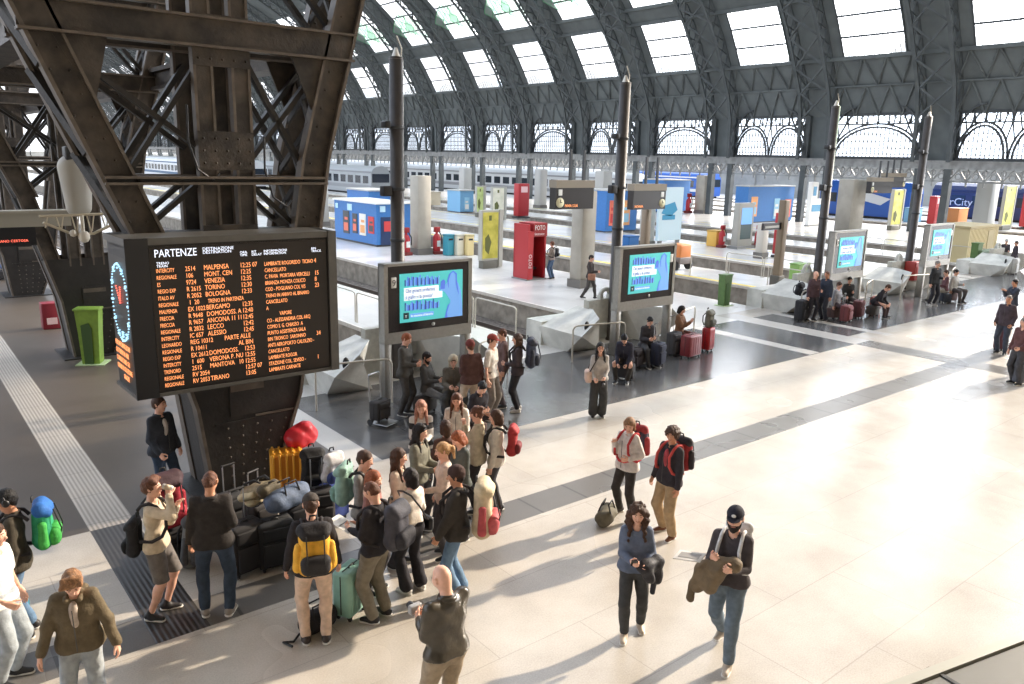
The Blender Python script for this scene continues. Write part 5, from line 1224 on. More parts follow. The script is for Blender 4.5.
# yellow poster pillar
def ad_pillar(label, x, y, w, h, cols, rz=0., group='upright poster pillars'):
    t = thing('poster_pillar', label, 'poster pillar', (x, y, 0), rz, group); b = MB(); b.rbox((0, 0, .2), (w*.85, .42, .4), .03); b.build('foot', cm(108, 106, 96, .6), t); b = MB(); b.b2((-w/2, -.14, .4), (w/2, .14, h)); b.b2((w/2, -.2, .05), (w/2+.22, .16, h+.02)); b.build('frame', cm(176, 174, 164, .5), t)
    b = MB(); b.b2((-w/2+.06, -.16, .5), (w/2-.06, -.14, h-.1)); b.build('poster', mat('poster_'+str(cols[0][0])+'_'+str(cols[0][1]), lin(*cols[0]), .5, noise=.12, nscale=2.2, col2=lin(*cols[1])), t); b = MB(); b.prism([(-w*.3, .9), (-w*.1, .7), (w*.05, 1.3), (-w*.12, 1.7), (-w*.32, 1.5)], 'y', -.17, -.16); b.b2((-w*.1, -.17, h-.5), (w*.05, -.16, h-.25)); b.build('poster_art', cm(92, 96, 40, .5), t)
ad_pillar('yellow green poster pillar on the near platform left of the red booth', 23.6, 31.2, 1.05, 2.85, ((176, 170, 56), (206, 196, 84)))
ad_pillar('bright yellow poster pillar between the third and fourth poles', 69.6, 33.4, 1.75, 3.5, ((216, 214, 90), (232, 226, 130)))
ad_pillar('yellow poster pillar with a black shape at the right edge of the photo', 80.7, 28.6, 2.1, 4.0, ((206, 208, 96), (222, 220, 120)))
ad_pillar('pale green poster pillar far back above the yellow poster pillar', gnd(479, 217).x, gnd(479, 217).y, .8, 2.8, ((186, 208, 130), (206, 220, 150)))
ad_pillar('white and grey poster panel far back behind the yellow poster pillar', gnd(497, 221).x, gnd(497, 221).y, 1.3, 2.9, ((226, 224, 200), (236, 232, 212)))
# digital totem
t = thing('digital_totem', 'grey framed digital totem with a blue lit top half, between two red extinguisher stands', 'totem', (43.9, 30.8, 0)); b = MB(); b.rbox((0, 0, 1.45), (1.6, .5, 2.9), .06); b.build('housing', cm(168, 166, 158, .5), t); b = MB(); b.b2((-.55, -.27, 1.55), (.55, -.25, 2.6)); b.build('lit_screen', AD_LB, t); b = MB(); b.b2((-.55, -.27, .6), (.55, -.25, 1.55)); b.build('dark_screen', cm(64, 84, 84, .3), t); b = MB(); b.b2((-.95, -.4, 0), (.95, .4, .16)); b.build('foot', GREY, t)
t = thing('information_totem', 'tall white panel with blue pictures left of the third pole', 'totem', (66.6, 39.2, 0)); b = MB(); b.b2((-1.2, -.2, .1), (1.2, .2, 2.4)); b.b2((-1.2, -.2, 2.4), (-.2, .2, 3.9)); b.build('panel', WHITE, t); b = MB(); b.b2((-.95, -.22, 1.3), (1.0, -.2, 1.9)); b.b2((-.95, -.22, 2.7), (-.45, -.2, 3.5)); b.build('pictures', cm(80, 150, 190, .5), t); b = MB(); b.b2((-1.25, -.25, 0), (1.25, .25, .1)); b.build('foot', GREY, t)
t = thing('display_board', 'large pale blue and white panel with dark shapes behind the second gantry sign', 'panel', (onY(682, 230, 33).x, 33.0, 0)); b = MB(); b.b2((-2.3, 0, .5), (-.1, .2, 3.8)); b.build('panel', cm(206, 228, 236, .4), t); b = MB(); b.prism([(-2.1, 2.2), (-1.2, 2.0), (-.6, 2.4), (-.9, 2.9), (-1.8, 2.7)], 'y', -.02, 0); b.b2((-2.0, -.02, 1.8), (-.8, 0, 2.1)); b.build('picture', cm(60, 150, 190, .5), t); b = MB(); b.b2((-2.1, 0, 0), (-1.9, .2, .5)); b.b2((-.4, 0, 0), (-.2, .2, .5)); b.build('leg', GREY, t)
# red columns & extinguisher stands
def ext_stand(label, x, y, s=1.0):
    t = thing('extinguisher_stand', label, 'fire extinguisher', (x, y, 0), 0, 'red extinguisher stands'); b = MB(); b.lathe([(.16*s, .15*s), (.2*s, .2*s), (.2*s, .85*s), (.14*s, .98*s), (.06*s, 1.05*s), (.06*s, 1.15*s)], n=16); b.build('cylinder', RED, t); b = MB(); b.rbox((0, 0, .08*s), (.5*s, .45*s, .16*s), .03); b.build('foot', cm(120, 40, 36, .6), t); b = MB(); b.rbox((0, -.02, 1.25*s), (.3*s, .2*s, .26*s), .03); b.build('head', REDD, t); b = MB(); b.tube([(.08*s, -.1*s, 1.15*s), (.22*s, -.14*s, .9*s), (.2*s, -.16*s, .5*s)], .03*s, 6); b.build('hose', BLK, t); b = MB(); b.b2((-.1*s, -.21*s, .4*s), (.1*s, -.19*s, .7*s)); b.build('label_plate', WHITE, t)
ext_stand('red extinguisher stand at the left foot of the digital totem', 42.9, 31.6, 1.05); ext_stand('red extinguisher stand at the right of the digital totem', 45.4, 30.6, 1.05); ext_stand('red extinguisher stand left of the pale pillar by the blue booth', 22.7, 37.5, 1.1); ext_stand('red extinguisher stand right of the pale pillar by the coloured bins', 24.5, 37.2, 1.1); ext_stand('red extinguisher on its stand near the left edge below the lit sign', gnd(24, 291).x, gnd(24, 291).y, 1.25)
g_ = gnd(52, 328); t = thing('red_plinth', 'dark red metal box at the foot of the second pylon, left side', 'box', (g_.x, g_.y, 0)); b = MB(); b.rbox((0, 0, .4), (.5, .4, .8), .03); b.build('box_body', cm(128, 32, 44, .5), t); b = MB(); b.b2((-.14, -.21, .15), (.14, -.2, .35)); b.build('white_mark', cm(220, 190, 190, .5), t); ext_stand('small red extinguisher stand beside the far stone pillar', 69.0, 55.5, 1.5)
def red_col(label, x, y, w, h, txt):
    t = thing('red_totem', label, 'totem', (x, y, 0), 0, 'tall red totems'); b = MB(); b.rbox((0, 0, h/2+.1), (w, w*.6, h-.2), .05); b.build('column', RED, t); b = MB(); b.rbox((0, 0, .07), (w*1.1, w*.75, .14), .02); b.build('foot', DGREY, t); txt and text('lettering', txt, w*.42, WHITE, t, TM(w*.2, -w*.31, h*.3) @ Matrix.Rotation(PI/2, 4, 'Z')); b = MB(); b.b2((-w*.3, -w*.32, h*.75), (w*.3, -w*.3, h*.92)); b.build('white_mark', cm(240, 200, 200, .5), t)
red_col('red totem standing behind the brown sign post', 41.6, 26.6, .62, 2.6, 'INFO'); g_ = gnd(521, 218); red_col('bright red column far back above the red booth', g_.x, g_.y, 1.25, 3.1, ''); red_col('tall pink red totem seen past the fourth pole', gnd(932, 226).x, gnd(932, 226).y, 1.1, 2.8, ''); red_col('red totem at the right edge near the yellow poster', 84.6, 28.0, 1.6, 3.6, '')
# coloured recycling bins, yellow box, blue boxes
for k, (c, lab) in enumerate((((60, 150, 170), 'teal recycling bin, first of the row by the pale pillar'), ((222, 216, 196), 'white recycling bin in the middle of the row by the pale pillar'), ((226, 206, 150), 'pale yellow recycling bin, last of the row by the pale pillar'))):
    t = thing('recycling_bin', lab, 'bin', (24.75+k*.5, 36.4-k*.25, 0), 0, 'recycling bins'); b = MB(); b.rbox((0, 0, .55), (.46, .46, 1.1), .04); b.build('bin_body', cm(*c, .5), t); b = MB(); b.rbox((0, 0, 1.12), (.5, .5, .1), .03); b.build('lid', cm(*[int(x*.85) for x in c], .5), t); b = MB(); b.b2((-.14, -.24, .85), (.14, -.22, .95)); b.build('slot', BLK, t)
for (px, py, w_, d_, h_, c, lab, nm) in ((715, 246, .9, .8, 1.0, (226, 178, 84), 'yellow box beside the red extinguisher left of the digital totem', 'salt_box'), (629, 248, .9, .8, .75, (44, 112, 180), 'blue box on the platform between the second pole and the brown post', 'storage_box'), (384, 203, 1.2, 1, 1.2, (60, 96, 150), 'blue box far back right of the tall pole', 'storage_box'), (912, 222, 1.8, 1, 1.4, (110, 160, 190), 'pale blue box beside the bright yellow poster pillar', 'storage_box'), (956, 222, 2.2, 1.2, 1.4, (206, 140, 84), 'orange box below the dark blue coach', 'storage_box'), (433, 205, 1.4, 1, 1.4, (210, 196, 170), 'cream bin far back left of the pale blue counter', 'storage_box')):
    g_ = gnd(px, py); t = thing(nm, lab, 'box', g_); b = MB(); b.rbox((0, 0, h_/2), (w_, d_, h_), .05); b.build('box_body', cm(*c, .5), t); b = MB(); b.rbox((0, 0, h_), (w_*1.06, d_*1.06, .1), .03); b.build('lid', cm(*[int(x*.9) for x in c], .5), t)
# orange service cart
t = thing('service_cart', 'orange luggage tug on the service platform behind the second screen', 'cart', (31.9, 26.0, 0)); b = MB(); b.rbox((0, 0, .95), (.9, .8, .75), .1); b.build('hood', cm(226, 142, 84, .5), t); b = MB(); b.rbox((0, .3, .5), (1.0, 1.5, .35), .06); b.build('chassis', cm(120, 112, 110, .5), t)
for sx_ in (-1, 1):
    for sy_ in (-.2, .85): b = MB(); b.tube([(sx_*.42, sy_, .25), (sx_*.54, sy_, .25)], .24, 14); b.build('wheel', BLK, t)
b = MB(); b.tube([(-.2, .5, .7), (-.2, .6, 1.3), (.2, .6, 1.3), (.2, .5, .7)], .03, 6); b.build('steering_bar', DGREY, t)
# small stone signal bollard
# beige corrugated kiosk
t = thing('corrugated_kiosk', 'beige corrugated metal kiosk at the right, behind the green bin', 'kiosk', (51.5, 19.3, 0)); b = MB(); CB = cm(206, 190, 146, .6); CBD = cm(176, 160, 120, .6)
b.b2((-2.0, 0, 0), (2.2, 2, 2.0)); 
for k in range(22): b.b2((-2.0+k*.19, -.05, .05), (-1.9+k*.19, 0, 1.95))
b.build('cladding', CB, t); b = MB(); b.b2((-2.1, -.1, 2.0), (2.3, 2.1, 2.12)); b.build('roof', CBD, t); b = MB(); b.b2((.6, -.08, 0), (1.5, -.05, 1.8)); b.build('door', CBD, t)
# green low wall / barrier by the kiosk
t = thing('planter_box', 'low green metal box at the foot of the beige corrugated kiosk', 'box', (48.6, 17.9, 0)); b = MB(); b.rbox((0, 0, .45), (2.6, .5, .9), .04); b.build('box_body', cm(120, 138, 110, .6), t); b = MB(); b.rbox((0, 0, .92), (2.7, .58, .08), .02); b.build('rim', cm(92, 110, 86, .6), t)

# ------------------------------------------------------------------ trains in the far aisle
def coach(label, x, y, L, col, band, txt=None, W=2.9, nm='railway_coach', z=-.1, col2=None):
    t = thing(nm, label, 'train', (x, y, z), 0, 'coaches in the far aisle'); b = MB(); pr = [(-W/2, .3), (W/2, .3), (W/2, 2.9), (W/2-.4, 3.6), (W/2-1, 3.9), (-W/2+1, 3.9), (-W/2+.4, 3.6), (-W/2, 2.9)]
    b.prism(pr, 'y', 0, L); b.build('body_shell', col, t); b = MB(); n = int(L/2.2)
    for k in range(n): b.b2((-W/2-.02, .8+k*2.2, 1.6), (-W/2, 2.3+k*2.2, 2.6))
    if n: b.build('windows', cm(40, 48, 58, .15), t)
    b = MB(); b.b2((-W/2-.015, 0, .9), (-W/2, L, 1.35)); b.b2((-W/2-.012, 0, 3.0), (-W/2+.02, L, 3.2)); b.build('stripe', band, t); b = MB(); b.b2((-1.3, -.02, 1.75), (1.3, 0, 2.9)); b.build('end_window', cm(36, 44, 54, .15), t)
    b = MB(); b.b2((-W/2+.2, .5, -.6), (W/2-.2, L-.5, .3)); b.build('underframe', BLK, t)
    if txt:
        for s_, ty, tz, sz in txt: text('lettering', s_, sz, WHITE, t, Matrix.Translation((-W/2-.05, ty, tz)) @ Matrix.Rotation(-PI/2, 4, 'Z') @ Matrix.Rotation(PI/2, 4, 'X'))
    return t
NAVY = cm(30, 44, 88, .4); TRB = cm(26, 84, 168, .4); TRW = cm(206, 208, 210, .4); TRG = cm(160, 164, 166, .4)
t = coach('dark blue coach lettered erCity behind the fourth pole', 95.5, 28.0, 13.2, NAVY, NAVY)
# end face lettering: the coach side shown to the hall
t = thing('blue_train_nose', 'bright blue train with a white slanted stripe between the third and fourth poles', 'train', (84.5, 38.5, -.1), 0, 'coaches in the far aisle'); b = MB(); b.prism([(-1.45, .3), (1.45, .3), (1.45, 2.9), (.9, 3.9), (-.9, 3.9), (-1.45, 2.9)], 'y', 0, 10); b.build('body_shell', TRB, t); b = MB(); b.prism([(2, 2.2), (5.5, 3.0), (5.5, 2.0), (3, 1.5)], 'x', -1.48, -1.45); b.build('stripe', TRW, t); b = MB()
for k in range(2): b.b2((-1.47, 6+k*2.0, 1.6), (-1.45, 7.4+k*2.0, 2.6))
b.build('windows', cm(40, 48, 58, .15), t); b = MB(); b.b2((-1.2, .3, -.6), (1.2, 9.5, .3)); b.build('underframe', BLK, t); b = MB(); b.b2((-1.2, -.02, 1.7), (1.2, 0, 2.8)); b.build('windscreen', cm(36, 44, 54, .15), t)
coach('long white coach standing beyond the platforms at the centre left', 77.0, 70, 90, TRW, cm(150, 150, 152, .5)); coach('grey coach with curved roof far back at the left', 54.2, 96, 110, TRG, cm(140, 142, 144, .5)); coach('blue coach far back beyond the stone pillar', 103, 78, 16, TRB, TRW); coach('pale coach far back left of the long white coach', 46.7, 120, 120, TRW, cm(60, 90, 120, .5)); coach('white and red coach in the farthest track', 103, 104, 120, TRW, cm(170, 60, 60, .5))
b = MB()
o = [c for c in bpy.data.objects if c.get('label', '').startswith('dark blue coach')][0]
text('lettering', 'erCity', 1.15, cm(196, 206, 230, .5), o, Matrix.Translation((-1.5, 11.75, 1.5)) @ Matrix.Rotation(-PI/2, 4, 'Z') @ Matrix.Rotation(PI/2, 4, 'X'))

# canopy roof of the kiosk below the camera (bottom right corner)
zc = 3.1; A_ = gnd(884, 686, zc); B_ = gnd(1030, 631, zc); d = (B_-A_).normalized(); n2 = Vector((d.y, -d.x, 0)); n2 = n2 if n2.dot(Vector((0, 0, 0))-A_) > 0 else -n2
def cpz(u, v, z): p = A_+d*u+n2*v; return (p.x, p.y, z)
t = thing('kiosk_roof', 'flat grey kiosk roof in the bottom right corner', 'roof', (0, 0, 0)); b = MB()
PC = mat('roof_panel', lin(92, 92, 88), .6, noise=.05, nscale=3)
b.add([cpz(-3, .06, zc), cpz(5, .06, zc), cpz(5, 2.2, zc), cpz(-3, 2.2, zc), cpz(-3, .06, zc-.1), cpz(5, .06, zc-.1), cpz(5, 2.2, zc-.1), cpz(-3, 2.2, zc-.1)], [(0, 1, 2, 3), (7, 6, 5, 4), (0, 4, 5, 1), (1, 5, 6, 2), (2, 6, 7, 3), (3, 7, 4, 0)]); b.build('panel', PC, t, fixn=True)
b = MB(); b.add([cpz(-3, 0, zc+.012), cpz(5, 0, zc+.012), cpz(5, .05, zc+.012), cpz(-3, .05, zc+.012), cpz(-3, 0, zc-.2), cpz(5, 0, zc-.2), cpz(5, .05, zc-.2), cpz(-3, .05, zc-.2)], [(0, 1, 2, 3), (7, 6, 5, 4), (0, 4, 5, 1), (1, 5, 6, 2), (2, 6, 7, 3), (3, 7, 4, 0)]); b.build('edge_trim', cm(164, 162, 152, .4, metal=.3), t, fixn=True)
b = MB(); j0 = gnd(930, 668, zc); j1 = gnd(953, 682, zc); b.beam((j0.x, j0.y, zc+.002), (j0.x+(j1.x-j0.x)*6, j0.y+(j1.y-j0.y)*6, zc+.002), .022, .006); j2 = gnd(880, 693, zc); b.beam((j0.x, j0.y, zc+.002), (j0.x+(j2.x-j0.x)*3, j0.y+(j2.y-j0.y)*3, zc+.002), .012, .006); b.build('seam', BLK, t)
for k in range(2):
    p = cpz(-1+k*4, 1.4, 0); b = MB(); b.tube([(p[0], p[1], 0), (p[0], p[1], zc-.1)], .06, 10); b.build('post', DGREY, t)
# ------------------------------------------------------------------ people
def byhead(hx, hy, h): p = gnd(hx, hy, h); return (p.x, p.y, 0)
N, Md, Fr = .0135, .017, .022     # mesh detail: near, middle, far
G1 = 'travellers crowded round the luggage'
TR = lambda c, k='trousers': (k, c)
def hold(name, label, cat, info, hand, build, off=(0, 0, 0)):
    t = thing(name, label, cat, (0, 0, 0)); t.matrix_world = Matrix.Translation(info['hand'][hand]+Vector(off)) @ Matrix.Rotation(info['rz'], 4, 'Z'); build(t); return t
def phone_b(t):
    b = MB(); b.rbox((0, 0, .02), (.075, .012, .15), .006, M=Matrix.Rotation(-.7, 3, 'X')); b.build('phone_body', cm(26, 26, 30, .25), t); b = MB(); b.rbox((0, -.004, .016), (.066, .008, .135), .003, M=Matrix.Rotation(-.7, 3, 'X')); b.build('display', cm(90, 100, 116, .2), t)
def paper_b(t): 
    b = MB(); b.rbox((0, .03, .02), (.21, .3, .006), .002, M=Matrix.Rotation(.35, 3, 'X')); b.build('sheet', cm(228, 226, 220, .7), t); b = MB()
    for k in range(5): b.box((0, .03+.0*k, .026), (.15, .012, .004), M=Matrix.Rotation(.35, 3, 'X'))
    b.build('print', cm(150, 150, 150, .7), t)
def can_b(t):
    M_ = Matrix.Rotation(1.25, 3, 'X'); b = MB(); b.lathe([(.024, -.06), (.032, -.052), (.032, .05), (.025, .062)], n=16, M=M_); b.build('can_body', cm(206, 202, 196, .3, metal=.4), t); b = MB(); b.lathe([(.0325, -.03), (.0325, .03)], n=16, M=M_); b.build('printed_band', cm(196, 176, 150, .4), t)
def cup_b(t):
    b = MB(); b.lathe([(.028, -.05), (.04, .05)], n=16); b.build('paper_cup', WHITE, t); b = MB(); b.lathe([(.043, .05), (.043, .06), (.03, .066)], n=16); b.build('lid', cm(60, 50, 46, .5), t)
def coat_drape(name, label, info, c, pts, r, hang, c2=None):
    """jacket hung over the forearm"""
    t = thing(name, label, 'jacket', (0, 0, 0)); W = info['W']; s = info['s']; q = SD(); w_ = lambda p: np.array(W@Vector((p[0]*s, p[1]*s, p[2]*s)))
    for a, b_ in zip(pts[:-1], pts[1:]): q.cap(w_(a), w_(b_), r, r, k=.05)
    for a, b_, ra, rb in hang: q.cap(w_(a), w_(b_), ra, rb, k=.05)
    b = MB(); sd_mb(b, q, .014, amp=.006, fr=34); b.build('cloth_body', cloth(*c, .6), t)
    q = SD(); a, b_, ra, rb = hang[-1]; q.cap(w_(np.array(b_)+[.03, .02, .02]), w_(np.array(b_)+[.05, .03, -.16]), ra*.5, ra*.42, k=.02); b = MB(); sd_mb(b, q, .014, amp=.004, fr=34); b.build('sleeve', cloth(*(c2 or c), .6), t); return t

# ---- foreground left
p = person('teenage boy in an olive hooded jacket looking down, bottom left corner', 0, -12, 1.7, skin='fair', hair=('quiff', 'light'), top=('hoodie', (92, 80, 60)), legs=TR((150, 156, 160), 'jeans'), armL=(-.33, .1, .88), armR=(.33, .12, .86), head=(38, 10), lean=6, w=.96, pole={-1: (-.5, -.8, -.3), 1: (.5, -.8, -.3)}, vox=N, loc=byhead(72, 566, 1.66), extra=(('inner', (176, 160, 146)),))
p = person('person at the far left edge in a white shirt and pale jeans', 0, 60, 1.76, hair=('short', 'brown'), top=('tee', (232, 230, 226)), legs=TR((160, 168, 174), 'jeans'), armR=(.2, .16, 1.0, 1), vox=N, loc=byhead(-9, 524, 1.76))
p = person('person in headphones and dark jacket wearing the green and blue backpack', 0, 262, 1.76, skin='tan', hair=('short', 'black'), top=('jacket', (62, 56, 46)), legs=TR((92, 120, 150), 'jeans'), shoes=(44, 42, 42), hat=('phones', (20, 20, 20)), armR=(.2, .22, 1.0, 1), vox=N, loc=byhead(7, 488, 1.78), head=(14, 0))
backpack('green and blue rolled-top backpack on the person in headphones', p, (38, 140, 96), (40, 96, 170), (.34, .24, .5), 'hike', accent=(60, 160, 70), dz=.03)
p = person('boy in a beige sweatshirt and grey shorts drinking from a can', (163, 614), 72, 1.72, skin='fair', hair=('quiff', 'auburn'), top=('sweater', (196, 178, 152)), legs=TR((104, 98, 94), 'shorts'), shoes=(38, 36, 38), armR=(.07, .2, 1.56, 1), armL=(-.06, .24, 1.38), head=(-6, 0), vox=N, feet=((-.11, .06, 14), (.12, -.06, -14)), pole={1: (.7, .5, -.7)})
hold('drink_can', 'pale drink can at the mouth of the boy in the beige sweatshirt', 'can', p, 1, can_b, (0, 0, .02))
t = backpack('small black backpack hanging low on the boy with the can', p, (30, 30, 34), None, (.3, .17, .42), dz=-.22)
p = person('man in a black jacket and dark jeans seen from behind beside the luggage pile', (218, 612), 172, 1.78, 1.06, skin='tan', hair=('buzz', 'auburn'), top=('jacket', (44, 40, 38)), legs=TR((50, 62, 78), 'jeans'), shoes=(150, 140, 130), armR=(.16, .22, 1.05), armL=(-.27, .08, .84), head=(12, -14), vox=N, feet=((-.13, .0, 16), (.14, -.03, -16)))
p = person('person in cream trousers and black jacket wearing the yellow backpack', (316, 640), 184, 1.76, 1.04, skin='fair', hair=('short', 'brown'), top=('jacket', (36, 32, 34)), legs=TR((214, 184, 160)), shoes=(60, 50, 46), armL=(-.3, .1, .82), armR=(.3, .1, .82), head=(24, 0), vox=N, hat=('cap', (60, 54, 50)))
backpack('yellow and black hiking backpack on the person in cream trousers', p, (226, 166, 50), (34, 32, 34), (.36, .24, .54), 'hike', accent=(230, 170, 56), front=(38, 36, 38))
p = person('man in olive trousers and black sweater reading a white paper sheet', (377, 618), 236, 1.74, 1.04, skin='fair', hair=('buzz', 'auburn'), top=('sweater', (40, 38, 42)), legs=TR((120, 112, 96), 'cargo'), shoes=(40, 38, 40), armL=(-.08, .3, 1.12, 1), armR=(.1, .3, 1.1, 1), head=(28, 0), vox=N)
backpack('dark grey round backpack on the man reading the paper sheet', p, (62, 62, 70), (40, 40, 46), (.36, .26, .5))
hold('paper_sheet', 'white paper sheet in the hands of the man in olive trousers', 'paper', p, -1, paper_b, (0, .0, .02))
p = person('young woman in a white top and black trousers seen from behind', (412, 590), 222, 1.64, .92, skin='fair', hair=('bob', 'dark'), top=('top', (226, 214, 200)), legs=TR((38, 36, 40), 'flare'), shoes=(206, 202, 196), armL=(-.1, .36, 1.12), armR=(.18, .28, 1.1), head=(12, 10), vox=N)
t = thing('shoulder_bag', 'thin black shoulder bag strap and bag on the woman in the white top', 'bag'); t.matrix_world = p['chest']; b = MB(); b.tube([(-.13, -.14, .25), (0, -.165, .06), (.15, -.13, -.16), (.19, 0, -.2), (.12, .14, -.1), (-.02, .17, .08), (-.13, .1, .24), (-.14, 0, .27), (-.13, -.14, .25)], .012, 6); b.build('strap', BLK, t); b = MB(); b.rbox((.24, 0, -.26), (.08, .24, .18), .03); b.build('bag_body', BLK, t)
p = person('young woman in a dark padded jacket and wide blue jeans', (456, 596), 262, 1.72, .96, skin='tan', hair=('short', 'dark'), top=('puffer', (52, 48, 44)), legs=TR((96, 122, 148), 'flare'), shoes=(70, 60, 56), armL=(-.2, .2, .9), armR=(.2, .16, .9), head=(8, 0), vox=N, hat=('beanie', (62, 44, 40)))
backpack('large beige and pink hiking backpack on the woman in the padded jacket', p, (196, 176, 146), (200, 182, 150), (.38, .28, .66), 'hike', accent=(176, 72, 76), dz=-.04, front=(180, 80, 84))
p = person('bald man in a shiny dark leather jacket looking down at his camera', 0, 220, 1.8, 1.15, skin='fair', hair=('bald', 'grey'), top=('leather', (58, 54, 46), mat('leather', lin(64, 58, 48), .3, noise=.2, nscale=10, bump=.4, bscale=12)), legs=TR((150, 134, 112)), armL=(-.08, .28, 1.14, 1), armR=(.1, .3, 1.12, 1), head=(32, 0), vox=N, loc=byhead(446, 571, 1.76))
def cam_b(t):
    b = MB(); b.rbox((0, .02, .03), (.13, .06, .085), .012); b.build('camera_body', cm(150, 148, 146, .4), t); b = MB(); b.lathe([(.035, 0), (.035, .06), (.028, .062)], (0, .05, .03), 14, M=Matrix.Rotation(-PI/2, 3, 'X')); b.build('lens', BLK, t)
hold('camera', 'small silver camera held by the bald man in the leather jacket', 'camera', p, -1, cam_b, (0, 0, .02))
# ---- foreground right
p = person('woman with long curly hair in a blue sweater holding a phone', (630, 634), 4, 1.63, .93, skin='fair', hair=('curly', 'brown'), top=('sweater', (92, 102, 122)), legs=TR((62, 62, 62), 'trousers'), shoes=(196, 180, 160), armL=(-.14, .25, 1.08, 1), armR=(.06, .27, 1.14, 1), head=(6, 0), vox=N, feet=((-.13, -.12, 6), (.08, .14, -8)))
hold('phone', 'dark phone in the hand of the woman in the blue sweater', 'phone', p, 1, phone_b)
coat_drape('folded_jacket', 'black jacket hung over the arm of the woman in the blue sweater', p, (38, 37, 42), [(-.08, .27, 1.08), (-.26, .1, 1.08)], .07, [((-.12, .26, 1.06), (-.18, .22, .9), .08, .06), ((-.25, .1, 1.06), (-.28, .06, .82), .075, .065)])
p = person('bearded man in a dark cap and blue jeans carrying an olive coat', (722, 656), -14, 1.79, 1.02, skin='fair', hair=('short', 'dark'), top=('sweater', (66, 60, 62)), legs=TR((98, 112, 124), 'jeans'), shoes=(186, 172, 156), armL=(-.1, .3, 1.2, 1), armR=(.12, .28, 1.26, 1), head=(4, 6), vox=N, hat=('cap', (36, 36, 46), 1), extra=('beard',), feet=((-.12, .24, 6), (.1, -.26, -8, .06)))
coat_drape('olive_coat', 'olive brown coat held in the arms of the man in the cap', p, (104, 88, 66), [(.22, .22, 1.1), (.02, .3, 1.22), (-.1, .26, 1.24)], .085, [((.06, .3, 1.16), (.12, .3, .96), .11, .09), ((.2, .27, 1.08), (.27, .26, .9), .1, .085)], (92, 78, 58))
t = backpack('white backpack with pale straps on the man in the cap', p, (196, 196, 196), (206, 206, 206), (.32, .18, .46), strap=(206, 206, 206))
def news_b(t): b = MB(); b.rbox((.25, .02, -.04), (.3, .22, .012), .004, M=Matrix.Rotation(.15, 3, 'Y')); b.build('folded_pages', cm(206, 200, 192, .7), t); b = MB(); b.box((.25, .02, -.031), (.22, .12, .004), M=Matrix.Rotation(.15, 3, 'Y')); b.build('print', cm(150, 146, 142, .7), t)
hold('newspaper', 'folded newspaper sticking out beside the olive coat', 'newspaper', p, 1, news_b, (0, 0, 0))
p = person('woman hiker in a white jacket with a red belted pack', (624, 517), 322, 1.63, .95, skin='fair', hair=('bob', 'light'), top=('jacket', (214, 206, 200)), legs=TR((52, 48, 46), 'trousers'), shoes=(60, 50, 44), armL=(-.16, .18, 1.12, 1), armR=(.12, .2, 1.34, 1), head=(22, 26), vox=N, feet=((-.2, .06, 12), (.18, -.06, -16)))
t = backpack('dark blue and red hiking pack on the woman in the white jacket', p, (62, 54, 72), (150, 48, 52), (.3, .2, .46), 'hike', dz=.02, strap=(176, 50, 52))
b = MB(); b.tube([(.12, .37, -.2), (.05, .40, -.23), (-.05, .40, -.23), (-.12, .37, -.2)], .02, 6); b.build('hip_belt', cloth(190, 50, 52), t)
p = person('hiker with a mop of curly hair, khaki trousers and brown boots', (665, 535), 318, 1.68, 1., skin='tan', hair=('mop', 'brown'), top=('jacket', (46, 42, 46)), legs=TR((164, 138, 104), 'cargo'), shoes=(110, 66, 40), armL=(-.27, .1, .88), armR=(.27, .06, .9), head=(6, 22), vox=N, feet=((-.16, .06, 12), (.14, -.05, -14)), extra=(('inner', (176, 70, 76)),))
backpack('red and black hiking pack on the curly haired hiker', p, (150, 40, 44), (46, 42, 46), (.3, .2, .46), 'hike', dz=.02, strap=(190, 70, 66))
p = person('lone woman with glasses, long black hair and wide dark trousers', (597, 417), 8, 1.64, .94, skin='fair', hair=('long', 'black'), top=('sweater', (176, 170, 164)), legs=TR((58, 58, 58), 'wide'), shoes=(34, 30, 32), armL=(-.1, .24, 1.0, 1), armR=(.14, .24, .98, 1), head=(6, 0), vox=N, extra=('glasses',), feet=((-.1, .0, 8), (.1, .02, -8)))
t = thing('shoulder_bag', 'pale pink shoulder bag of the lone woman with glasses', 'bag'); t.matrix_world = p['chest']; b = MB(); b.rbox((.24, .04, -.2), (.14, .3, .26), .05); b.build('bag_body', cloth(206, 176, 160), t); b = MB(); b.tube([(.22, .16, -.08), (.13, .17, .1), (.05, .15, .24), (.1, .0, .28), (.15, -.14, .1), (.22, -.1, -.08)], .014, 6); b.build('strap', cloth(60, 50, 48), t)
hold('camera', 'black camera hanging from the hand of the lone woman', 'camera', p, -1, lambda t: (MB().rbox((.02, 0, -.06), (.1, .07, .12), .02).build('camera_body', BLK, t), MB().tube([(.02, .03, -.06), (.02, .11, -.08)], .035, 10).build('lens', DGREY, t)))
